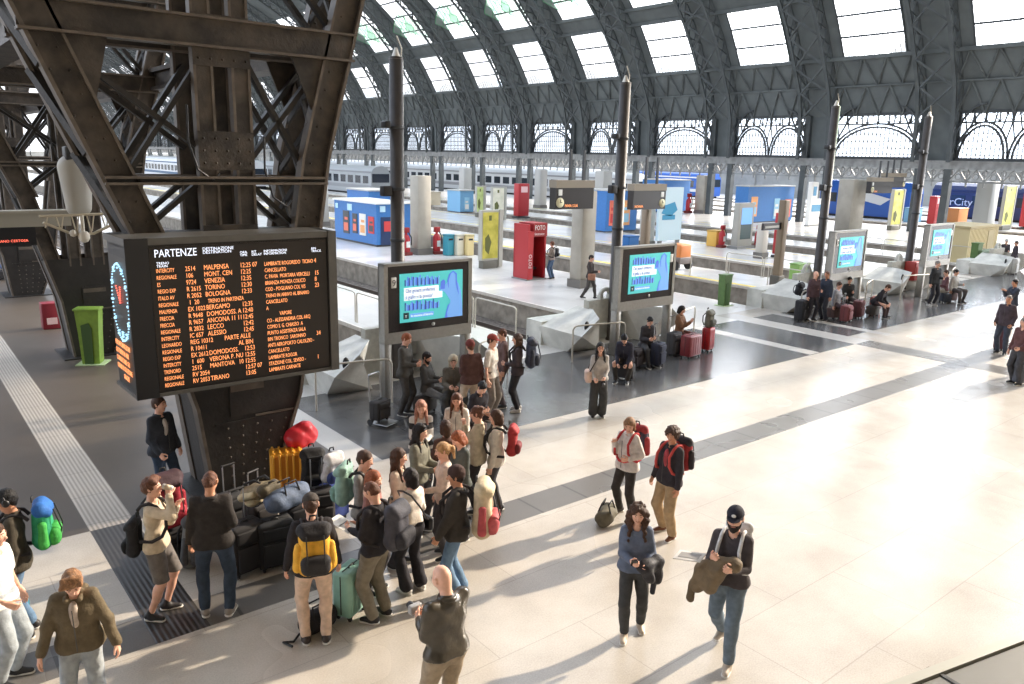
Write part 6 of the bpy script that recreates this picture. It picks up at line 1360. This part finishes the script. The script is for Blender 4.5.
# ---- the crowd round the luggage
p = person('woman with pale pink hair in a white sweater with black sleeve stripes', 0, 4, 1.64, .95, hair=('long', 'pink'), top=('sweater', (206, 200, 194), stripes('white_black_stripes', (206, 200, 194), (40, 38, 40), 1.15, 'Z', duty=.72)), legs=TR((46, 44, 48)), armL=(-.06, .26, 1.12, 1), armR=(.06, .27, 1.1, 1), head=(18, 0), vox=Md, loc=byhead(421, 400, 1.64), group=None)
p = person('girl in a white hooded sweatshirt with dark centre parted hair', 0, -6, 1.66, .95, hair=('long', 'auburn'), top=('hoodie', (216, 208, 198)), legs=TR((70, 66, 66)), armL=(-.1, .25, 1.05, 1), armR=(.1, .25, 1.02, 1), head=(16, 0), vox=Md, loc=byhead(457, 393, 1.66))
p = person('woman with an auburn bun in a cream jacket, hand at her mouth', 0, 262, 1.7, .98, hair=('bun', 'auburn'), top=('jacket', (188, 176, 152)), legs=TR((44, 42, 46)), shoes=(46, 44, 46), armL=(-.06, .2, 1.45, 1), armR=(.12, .26, 1.15, 1), head=(12, 0), vox=Md, loc=byhead(478, 407, 1.7))
p = person('woman with brown hair in a white jacket just right of the auburn bun', 0, 262, 1.66, .95, hair=('bob', 'brown'), top=('jacket', (206, 196, 182)), legs=TR((60, 58, 60)), vox=Md, loc=byhead(497, 409, 1.68))
backpack('red backpack on the woman in the white jacket right of the bun', p, (160, 44, 46), (110, 34, 38), (.28, .18, .44))
p = person('woman in a grey green jacket with sunglasses pushed up on dark hair', 0, 62, 1.68, .96, hair=('long', 'dark'), top=('jacket', (122, 120, 106)), legs=TR((70, 68, 70)), armL=(-.05, .3, 1.12, 1), armR=(.1, .27, 1.1, 1), head=(14, 0), vox=Md, loc=byhead(419, 424, 1.68), hat=('shades', (0, 0, 0)))
hold('paper_cup', 'white paper cup held by the woman with sunglasses on her hair', 'cup', p, -1, cup_b)
p = person('red haired woman bending her head in the middle of the crowd', 0, 300, 1.66, .95, hair=('bob', 'ginger'), top=('sweater', (70, 74, 70)), legs=TR((60, 58, 60)), head=(34, 0), armL=(-.1, .26, 1.1, 1), armR=(.1, .26, 1.08, 1), vox=Md, loc=byhead(461, 431, 1.64))
p = person('blond woman with a ponytail turned to the left in the crowd', 0, 282, 1.66, .95, hair=('pony', 'blond'), top=('sweater', (204, 184, 170)), legs=TR((60, 58, 60)), head=(12, 0), armL=(-.1, .28, 1.1, 1), vox=Md, loc=byhead(444, 443, 1.66))
p = person('woman with long brown hair and a cream blouse facing right in the crowd', 0, 72, 1.66, .94, hair=('long', 'brown'), top=('shirt', (206, 190, 172)), legs=TR((56, 54, 58)), head=(8, 0), armR=(.08, .28, 1.12, 1), armL=(-.08, .26, 1.1, 1), vox=Md, loc=byhead(398, 449, 1.66))
p = person('person in a grey top wearing the mint green backpack', 0, 66, 1.72, 1., hair=('short', 'brown'), top=('sweater', (128, 126, 122)), legs=TR((84, 82, 84)), head=(14, 0), armR=(.12, .26, 1.08, 1), vox=Md, loc=byhead(363, 451, 1.72))
backpack('mint green backpack on the person in the grey top', p, (138, 172, 160), (112, 150, 140), (.34, .22, .5))
p = person('short auburn haired woman behind the man with the paper sheet', 0, 66, 1.62, .94, hair=('bob', 'ginger'), top=('sweater', (150, 104, 96)), legs=TR((64, 60, 62)), head=(14, 0), armR=(.08, .26, 1.1, 1), vox=Md, loc=byhead(372, 471, 1.62))
p = person('dark haired person hidden between the red haired and ponytail women', 0, 200, 1.6, .95, hair=('bob', 'brown'), top=('sweater', (92, 66, 58)), legs=TR((60, 56, 56)), vox=Md, loc=byhead(446, 421, 1.6))
# ---- group at the nearest buffer stop
p = person('man in a dark grey jacket with reddish hair standing at the nearest screen leg', 0, 62, 1.78, 1., hair=('short', 'ginger'), top=('jacket', (72, 70, 66)), legs=TR((66, 64, 62)), armL=(-.06, .27, 1.15, 1), armR=(.08, .27, 1.12, 1), head=(24, 0), vox=Md, loc=byhead(405, 333, 1.78))
p = person('person in a maroon beanie and dark maroon jacket with beige trousers', 0, 205, 1.74, 1.08, hair=('short', 'auburn'), top=('jacket', (82, 56, 52)), legs=TR((196, 176, 152)), hat=('beanie', (112, 52, 48)), armL=(-.1, .25, 1.1, 1), head=(20, 0), vox=Md, loc=byhead(471, 341, 1.74))
p = person('tall man in a red cap and white shirt facing right', 0, 66, 1.82, 1., hair=('short', 'brown'), top=('tee', (206, 198, 188)), legs=TR((120, 112, 104)), shoes=(190, 180, 170), hat=('cap', (136, 56, 48)), head=(6, 0), vox=Md, loc=byhead(492, 335, 1.82))
p = person('person in brown with short reddish hair facing the man in the red cap', 0, 285, 1.76, .98, hair=('short', 'auburn'), top=('sweater', (112, 88, 84)), legs=TR((96, 84, 84)), armR=(.1, .26, 1.12, 1), head=(12, 0), vox=Md, loc=byhead(503, 329, 1.76))
p = person('person in black trousers wearing the big slate blue backpack', 0, 275, 1.72, .95, hair=('long', 'brown'), top=('jacket', (62, 54, 58)), legs=TR((38, 36, 40)), shoes=(196, 190, 186), head=(8, 0), armL=(-.1, .25, 1.1, 1), vox=Md, loc=byhead(518, 334, 1.72))
backpack('big slate blue backpack beside the red capped man', p, (62, 70, 88), (48, 52, 64), (.36, .26, .6), 'hike', dz=.06)
def sit(label, hx, hy, heading, seatz=.46, hh=1.3, fwd=.42, **k):
    """seated: head top at height hh above the floor"""
    s = k.get('h', 1.72)/1.75
    q_ = person(label, 0, heading, sit=True, pelv=(seatz+.1)/s, feet=((-.14, fwd, 8), (.14, fwd+.04, -8)), loc=byhead(hx, hy, hh), **k)
    p_ = q_['pt'](0, -.06, 0)
    seat_n[0] += 1; hs = seatz-.06-.055
    suitcase(SEATL[seat_n[0]-1], (p_.x, p_.y, 0), q_['rz'], SEATC[seat_n[0] % 4], (.46, .34, max(.2, hs)), 0, True)
    return q_
seat_n = [0]; SEATC = [(58, 56, 58), (74, 68, 64), (52, 56, 66), (84, 62, 58)]
SEATL = ['dark case under the bearded man seated by the nearest buffer stop', 'dark case under the person in the pale fur hood', 'low dark case under the dark haired person behind the white hooded girl', 'dark case under the person in navy leaning forward', 'dark case under the person beside the upright suitcase handles', 'dark case under the woman in the brown jacket', 'dark case under the person in the pale grey sweater', 'dark case under the seated person in the middle of the third screen group', 'dark case under the person in black bending forward', 'dark case under the crouching person in maroon', 'dark case under the person in the pale patterned jacket', 'dark case under the person in the blue jacket at the left edge']
sit('bearded man seated by the nearest buffer stop with legs stretched out', 428, 354, 62, hair=('short', 'dark'), top=('sweater', (70, 68, 66)), legs=TR((104, 104, 104)), armL=(-.08, .3, .78, 1), armR=(.1, .3, .78, 1), head=(24, 0), vox=Md, extra=('beard',), lean=-6, fwd=.62)
sit('seated person in a pale fur hood holding a dark bag by the nearest buffer stop', 453, 357, 6, hair=('short', 'brown'), top=('jacket', (92, 86, 76)), legs=TR((60, 60, 58)), hat=('hood', (176, 164, 142)), armL=(-.08, .3, .72, 1), armR=(.1, .3, .74, 1), head=(22, 0), vox=Md)
sit('dark haired person sitting low with a light shirt behind the white hooded girl', 476, 383, 40, .3, 1.08, hair=('short', 'black'), top=('jacket', (40, 38, 44)), legs=TR((60, 56, 58)), armL=(-.08, .28, .6, 1), armR=(.1, .28, .6, 1), head=(30, 0), lean=14, vox=Md, fwd=.36)
# ---- under the departures board
p = person('man in a dark navy jacket and white shirt under the departures board', (164, 470), 40, 1.74, 1., skin='fair', hair=('short', 'brown'), top=('jacket', (42, 46, 54)), legs=TR((44, 58, 78), 'jeans'), armR=(.22, .2, .95, 1), head=(0, 20), vox=Md, extra=(('inner', (206, 200, 196)),), loc=byhead(158, 396, 1.76))
# ---- group at the second screen
sit('person in navy leaning forward on the second buffer stop', 627, 333, -10, hair=('short', 'black'), top=('jacket', (46, 46, 58)), legs=TR((58, 54, 50)), armL=(-.12, .4, .5, 1), armR=(.12, .42, .5, 1), head=(30, 0), lean=30, vox=Md, hh=1.2, fwd=.4)
sit('person in a dark jacket seated beside the upright suitcase handles', 648, 317, 30, hair=('short', 'black'), top=('jacket', (56, 54, 58)), legs=TR((60, 60, 62)), armL=(-.08, .3, .78, 1), armR=(.1, .3, .76, 1), head=(26, 0), lean=8, vox=Md)
p = sit('woman in a brown jacket seated behind the maroon suitcase with her phone', 681, 307, 70, hair=('bob', 'dark'), top=('jacket', (132, 96, 72)), legs=TR((96, 60, 56)), armL=(-.06, .32, .92, 1), armR=(.08, .34, .92, 1), head=(22, 0), vox=Md)
hold('phone', 'phone in the hands of the woman in the brown jacket', 'phone', p, -1, phone_b)
# ---- walkers on the platform
p = person('person in a dark jacket walking across the near platform', (589, 299), 80, 1.74, 1., hair=('short', 'dark'), top=('jacket', (62, 56, 54)), legs=TR((66, 62, 60)), armR=(.1, .3, 1.12, 1), feet=((-.1, .26, 4), (.1, -.24, -6, .03)), head=(14, 0), vox=Fr)
t = thing('shoulder_bag', 'brown shoulder bag of the person walking on the platform', 'bag'); t.matrix_world = p['chest']; b = MB(); b.rbox((.2, .1, -.28), (.14, .3, .26), .05); b.build('bag_body', cloth(150, 104, 82), t); b = MB(); b.tube([(.2, 0, -.18), (.1, -.12, .1), (-.1, -.1, .27), (-.05, .1, .2), (.15, .16, -.1), (.2, .2, -.18)], .016, 6); b.build('strap', cloth(70, 50, 44), t)
p = person('person in grey with a small black bag at the red photo booth', (551, 279), 250, 1.72, .95, hair=('short', 'auburn'), top=('sweater', (146, 132, 122)), legs=TR((70, 90, 116), 'jeans'), armL=(-.1, .3, 1.2, 1), head=(4, 0), vox=Fr)
backpack('small black bag on the person at the red photo booth', p, (44, 42, 44), None, (.28, .16, .38))
# ---- group at the third screen
p = person('bald man in a maroon jacket, left of the standing pair at the third screen', 0, 40, 1.76, 1.02, skin='fair', hair=('bald', 'grey'), top=('jacket', (78, 60, 66)), legs=TR((48, 46, 52)), armL=(-.1, .26, 1.1, 1), vox=Fr, loc=byhead(816, 272, 1.74))
p = person('man in navy, right of the standing pair at the third screen', 0, 320, 1.76, 1.02, skin='tan', hair=('buzz', 'auburn'), top=('jacket', (48, 54, 68)), legs=TR((44, 46, 54)), armR=(.1, .26, 1.1, 1), vox=Fr, loc=byhead(828, 272, 1.74))
sit('person in a pale grey sweater seated below the third screen', 839, 283, 60, hair=('short', 'brown'), top=('sweater', (150, 152, 160)), legs=TR((84, 70, 74)), armL=(-.08, .3, .8, 1), head=(16, 0), vox=Fr)
sit('dark haired person seated in the middle below the third screen', 850, 278, 20, hair=('short', 'black'), top=('jacket', (56, 58, 60)), legs=TR((66, 60, 60)), armL=(-.08, .3, .8, 1), head=(14, 0), vox=Fr)
sit('person in black bending forward over bags right of the third screen', 878, 284, 70, hair=('short', 'brown'), top=('jacket', (44, 42, 46)), legs=TR((70, 56, 58)), armL=(-.1, .42, .5, 1), armR=(.1, .42, .5, 1), lean=34, head=(24, 0), vox=Fr, hh=1.2)
# ---- group at the fourth screen
person('man in black standing beside the pole with the red box', 0, 50, 1.8, 1.04, hair=('short', 'grey'), top=('jacket', (44, 46, 50)), legs=TR((46, 46, 52)), shoes=(170, 166, 160), armL=(-.1, .26, 1.1, 1), head=(10, 0), vox=Fr, loc=byhead(938, 261, 1.8))
sit('person in maroon crouched with stretched pale legs below the fourth screen', 947, 273, 290, hair=('short', 'brown'), top=('sweater', (92, 62, 66)), legs=TR((150, 146, 136)), armL=(-.1, .3, .7, 1), head=(16, 0), vox=Fr, fwd=.6, hh=1.22)
sit('person in a pale patterned jacket seated right of the maroon one', 956, 272, 60, hair=('short', 'black'), top=('jacket', (172, 172, 170)), legs=TR((84, 80, 80)), armL=(-.1, .3, .76, 1), head=(12, 0), vox=Fr, hh=1.24)
# ---- right edge
person('man in a dark maroon jacket with hands in his pockets, right side', (1000, 354), -22, 1.78, 1.08, skin='tan', hair=('buzz', 'grey'), top=('jacket', (66, 56, 62)), legs=TR((58, 64, 78), 'jeans'), armL=(-.22, .12, .93, 1), armR=(.22, .12, .93, 1), vox=Md)
person('grey haired man in a maroon sweater at the right edge', (1014, 384), -40, 1.74, 1.04, skin='fair', hair=('short', 'grey'), top=('sweater', (92, 60, 60)), legs=TR((66, 66, 70)), armL=(-.16, .2, 1.0, 1), armR=(.26, .06, .86), vox=Md)
person('person in dark navy photographing, behind the man with hands in pockets', 0, -50, 1.74, 1.02, skin='tan', hair=('short', 'dark'), top=('jacket', (56, 60, 72)), legs=TR((48, 50, 58)), armL=(-.06, .32, 1.36, 1), armR=(.08, .32, 1.36, 1), vox=Md, loc=byhead(1016, 279, 1.76))
person('person in dark clothes cut off by the right edge', 0, -60, 1.74, 1., hair=('short', 'dark'), top=('jacket', (58, 62, 70)), legs=TR((54, 56, 64)), vox=Md, loc=byhead(1029, 312, 1.76))
person('person with pale cap in dark clothes by the corrugated kiosk', 0, 20, 1.74, 1.02, hair=('short', 'grey'), top=('jacket', (58, 54, 60)), legs=TR((50, 48, 56)), hat=('cap', (196, 192, 188)), armL=(-.1, .26, 1.1, 1), vox=Fr, loc=byhead(1007, 239, 1.74))
person('dark haired person close behind the pale cap by the corrugated kiosk', 0, 290, 1.72, 1., hair=('short', 'black'), top=('jacket', (60, 54, 60)), legs=TR((50, 50, 54)), vox=Fr, loc=byhead(1017, 241, 1.72))
# ---- far left
sit('person in a blue jacket sitting at the left edge below the lit sign', 2, 248, 90, hair=('short', 'brown'), top=('jacket', (58, 84, 130)), legs=TR((150, 136, 112)), shoes=(220, 216, 210), vox=Fr)

# ------------------------------------------------------------------ luggage
GP = 'luggage piled at the foot of the pylon'
g_ = gnd(351, 614); suitcase('mint green suitcase standing behind the person in cream trousers', (g_.x, g_.y, 0), .5, (146, 190, 174), (.4, .26, .58), .0)
t_ = duffel('flat black bag with a trailing strap on the floor by the cream trousers', tuple(gnd(318, 628)), .2, (34, 32, 36), .5, .13); b = MB(); b.tube([(-.25, 0, .05), (-.36, -.04, .02), (-.44, .04, .015), (-.42, -.1, .015)], .015, 6); b.build('trailing_strap', BLK, t_)
L_ = [(246, 572, .2, (38, 36, 38), (.46, .3, .66), .42, 'black suitcase with raised chrome handle right of the man in the black jacket'),
      (276, 566, -.1, (34, 36, 40), (.48, .3, .62), .0, 'black suitcase in the middle of the luggage pile'),
      (262, 546, .4, (46, 42, 42), (.44, .28, .64), .4, 'dark brown suitcase behind the black one in the pile'),
      (300, 548, .1, (40, 40, 46), (.46, .3, .66), .0, 'charcoal suitcase at the right end of the luggage pile'),
      (236, 534, .2, (44, 44, 46), (.44, .28, .6), .38, 'dark grey suitcase with silver handle against the pylon foot'),
      (320, 530, -.2, (46, 44, 46), (.42, .28, .6), .44, 'black suitcase with tall silver handle behind the yellow backpack'),
      (334, 520, .3, (48, 66, 130), (.4, .26, .56), .3, 'blue suitcase left of the mint green backpack')]
for px, py, rz_, c, sz, hd_, lab in L_: g_ = gnd(px, py); suitcase(lab, (g_.x, g_.y, 0), rz_, c, sz, hd_, True, GP)
g_ = gnd(262, 556); loose_pack('khaki and cream backpack lying on top of the black suitcases', (g_.x, g_.y, .74), .4, (140, 124, 96), (84, 76, 60), (.34, .24, .48), 'hike', 1.15, GP, (186, 172, 140))
g_ = gnd(290, 556); duffel('blue grey duffel bag lying on the right of the luggage pile', (g_.x, g_.y, .73), .35, (84, 98, 122), .72, .15, GP)
g_ = gnd(334, 524); loose_pack('white and navy backpack on top of the luggage beside the black backpack', (g_.x, g_.y, .66), .2, (206, 204, 206), (50, 64, 120), (.32, .22, .42), 'day', .2, GP)
g_ = gnd(314, 512); loose_pack('tall black backpack standing right of the yellow crate', (g_.x, g_.y, .36), -.2, (30, 30, 32), None, (.36, .26, .62), 'day', .1, GP)
g_ = gnd(316, 512); suitcase('low black case under the tall black backpack', (g_.x, g_.y, 0), 0, (32, 32, 34), (.5, .34, .3), 0, True, GP)
g_ = gnd(172, 560); suitcase('black case under the red hiking backpack', (g_.x+.02, g_.y, 0), 0, (36, 34, 36), (.5, .34, .42), 0, True, GP)
loose_pack('large red hiking backpack standing left of the man in the black jacket', (g_.x, g_.y, .47), .2, (136, 30, 42), (60, 40, 46), (.42, .3, .72), 'hike', .05, GP, (150, 34, 46))
g_ = gnd(196, 566); loose_pack('grey rucksack leaning between the red backpack and the black jacket man', (g_.x, g_.y, 0), .5, (104, 104, 102), (70, 70, 72), (.36, .26, .7), 'hike', .1, GP)
# yellow ribbed crate and red round items at the pylon's right side
g_ = gnd(288, 500); t = thing('ribbed_crate', 'yellow ribbed plastic crate leaning on the right side of the pylon foot', 'crate', (g_.x, g_.y, 0), -.35); YM = cm(226, 164, 52, .4, nm='crate_yellow'); b = MB(); b.rbox((0, 0, .42), (.5, .32, .84), .03)
for k in range(5):
    x = -.2+k*.1; b.rbox((x, -.17, .42), (.035, .04, .82), .012, seg=2); b.rbox((x, .0, .85), (.035, .3, .03), .01, seg=2)
b.build('ribbed_shell', YM, t); b = MB(); b.rbox((0, -.165, .42), (.44, .012, .76), .004); b.build('recessed_face', cm(196, 122, 30, .5), t)
def redbag(label, loc, r, rz_):
    t = thing('rolled_bag', label, 'bag', loc, rz_, 'red rolled bags'); q = SD(); q.cap((-.1, 0, r), (.1, 0, r), r*.9, k=.02); q.cap((0, 0, r*1.3), (.05, -.03, r*1.5), r*.7, k=.04); b = MB(); sd_mb(b, q, .014, amp=.006, fr=30); b.build('bag_body', cm(206, 44, 56, .4), t); b = MB(); b.ring((.02, -r*.55, r), r*.62, .018, 16); b.build('pale_piping', cm(236, 150, 154, .5), t)
redbag('red rolled bag on top beside the yellow crate', (g_.x+.33, g_.y+.16, .74), .21, .3); redbag('red rolled bag below, between the yellow crate and the black backpack', (g_.x+.4, g_.y-.02, .32), .19, .2)
suitcase('grey case under the red rolled bags', (g_.x+.38, g_.y+.06, 0), .2, (70, 70, 74), (.46, .34, .3), 0, True, GP)
g_ = gnd(381, 424); t = thing('luggage_trolley', 'folding chrome luggage trolley beside the man in the dark grey jacket', 'trolley', (g_.x, g_.y+.0, 0), .4); b = MB()
for x in (-.18, .18): b.tube([(x, .1, .05), (x, .16, 1.0)], .014, 8)
b.tube([(-.18, .16, 1.0), (-.16, .17, 1.05), (.16, .17, 1.05), (.18, .16, 1.0)], .014, 8); b.tube([(-.18, .13, .5), (.18, .13, .5)], .01, 6); b.build('frame', CHROME, t); b = MB(); b.rbox((0, -.1, .06), (.42, .42, .02), .008); b.build('deck', CHROME, t)
for x in (-.2, .2): b = MB(); b.tube([(x-.015, .12, .07), (x+.015, .12, .07)], .07, 14); b.build('wheel', BLK, t)
suitcase('dark case strapped on the chrome trolley', (g_.x-.04, g_.y-.02, .08), .4, (52, 50, 50), (.4, .26, .4), 0, True)
# camouflage bag by the hikers
g_ = gnd(606, 522); t = duffel('camouflage duffel bag on the floor at the woman hiker', tuple(g_), .5, (96, 90, 74), .55, .13)
# second screen
for px, py, c, sz, hd_, soft, rz_, lab in ((690, 357, (136, 52, 58), (.62, .34, .6), 0, False, .1, 'wide maroon suitcase in front of the woman in the brown jacket'), (707, 351, (176, 40, 44), (.36, .26, .66), 0, False, .2, 'slim red suitcase with a grey backpack on top'), (657, 366, (44, 48, 66), (.42, .28, .6), .5, True, .3, 'navy suitcase with a tall silver handle'), (673, 355, (74, 74, 78), (.42, .28, .62), .45, True, .1, 'dark grey suitcase between the navy and maroon ones'), (634, 368, (50, 44, 48), (.44, .28, .5), 0, True, .2, 'dark suitcase at the feet of the person leaning forward')):
    g_ = gnd(px, py); suitcase(lab, (g_.x, g_.y, 0), rz_, c, sz, hd_, soft, 'suitcases at the second screen')
g_ = gnd(707, 351); loose_pack('grey backpack set on top of the slim red suitcase', (g_.x, g_.y, .72), .2, (112, 112, 100), (84, 84, 76), (.36, .24, .46), 'day', 0)
# third screen
for px, py, c, sz, hd_, lab in ((800, 321, (40, 40, 44), (.5, .32, .7), 0, 'big black suitcase left of the standing pair at the third screen'), (845, 322, (120, 66, 68), (.5, .3, .55), .4, 'maroon suitcase in front of the person in the pale grey sweater'), (857, 318, (96, 58, 60), (.48, .3, .6), 0, 'dark maroon suitcase in the middle of the third screen group'), (874, 311, (128, 68, 62), (.46, .3, .5), 0, 'reddish suitcase at the right end of the third screen group')):
    g_ = gnd(px, py); suitcase(lab, (g_.x, g_.y, 0), .2, c, sz, hd_, True, 'suitcases at the third screen')
g_ = gnd(802, 316); loose_pack('black backpack resting on the big black suitcase', (g_.x-.2, g_.y+.1, .76), .2, (38, 38, 42), None, (.4, .28, .4), 'day', .2)
g_ = gnd(868, 309); t = thing('shopping_bag', 'cream paper shopping bag among the maroon suitcases', 'bag', (g_.x, g_.y-.3, 0), .2); b = MB(); b.prism([(-.2, 0), (.2, 0), (.24, .55), (-.24, .55)], 'y', -.1, .1); b.build('bag_body', cm(214, 190, 160, .7), t); b = MB(); b.tube([(-.08, -.1, .53), (-.08, -.1, .72), (.08, -.1, .72), (.08, -.1, .53)], .012, 6); b.build('handle', cm(150, 120, 90, .7), t)
# right edge
g_ = gnd(1008, 352); suitcase('dark maroon suitcase behind the man with hands in his pockets', (g_.x+.1, g_.y+.3, 0), .2, (88, 50, 56), (.42, .28, .62), .4, False); g_ = gnd(1021, 384); suitcase('grey suitcase beside the grey haired man at the right edge', (g_.x, g_.y, 0), -.3, (82, 86, 96), (.42, .28, .66), .4, False)
for px, py, c, lab in ((990, 270, (96, 50, 52), 'maroon suitcase left of the pale capped person'), (998, 271, (88, 84, 70), 'olive suitcase beside the pale capped person'), (1012, 274, (190, 190, 188), 'pale suitcase at the kiosk group')): g_ = gnd(px, py); suitcase(lab, (g_.x, g_.y, 0), .1, c, (.6, .36, .8), 0, True, 'suitcases at the kiosk group')
g_ = gnd(14, 618); duffel('teal bag on the floor behind the person in headphones', tuple(g_), 1.2, (48, 110, 130), .5, .14)
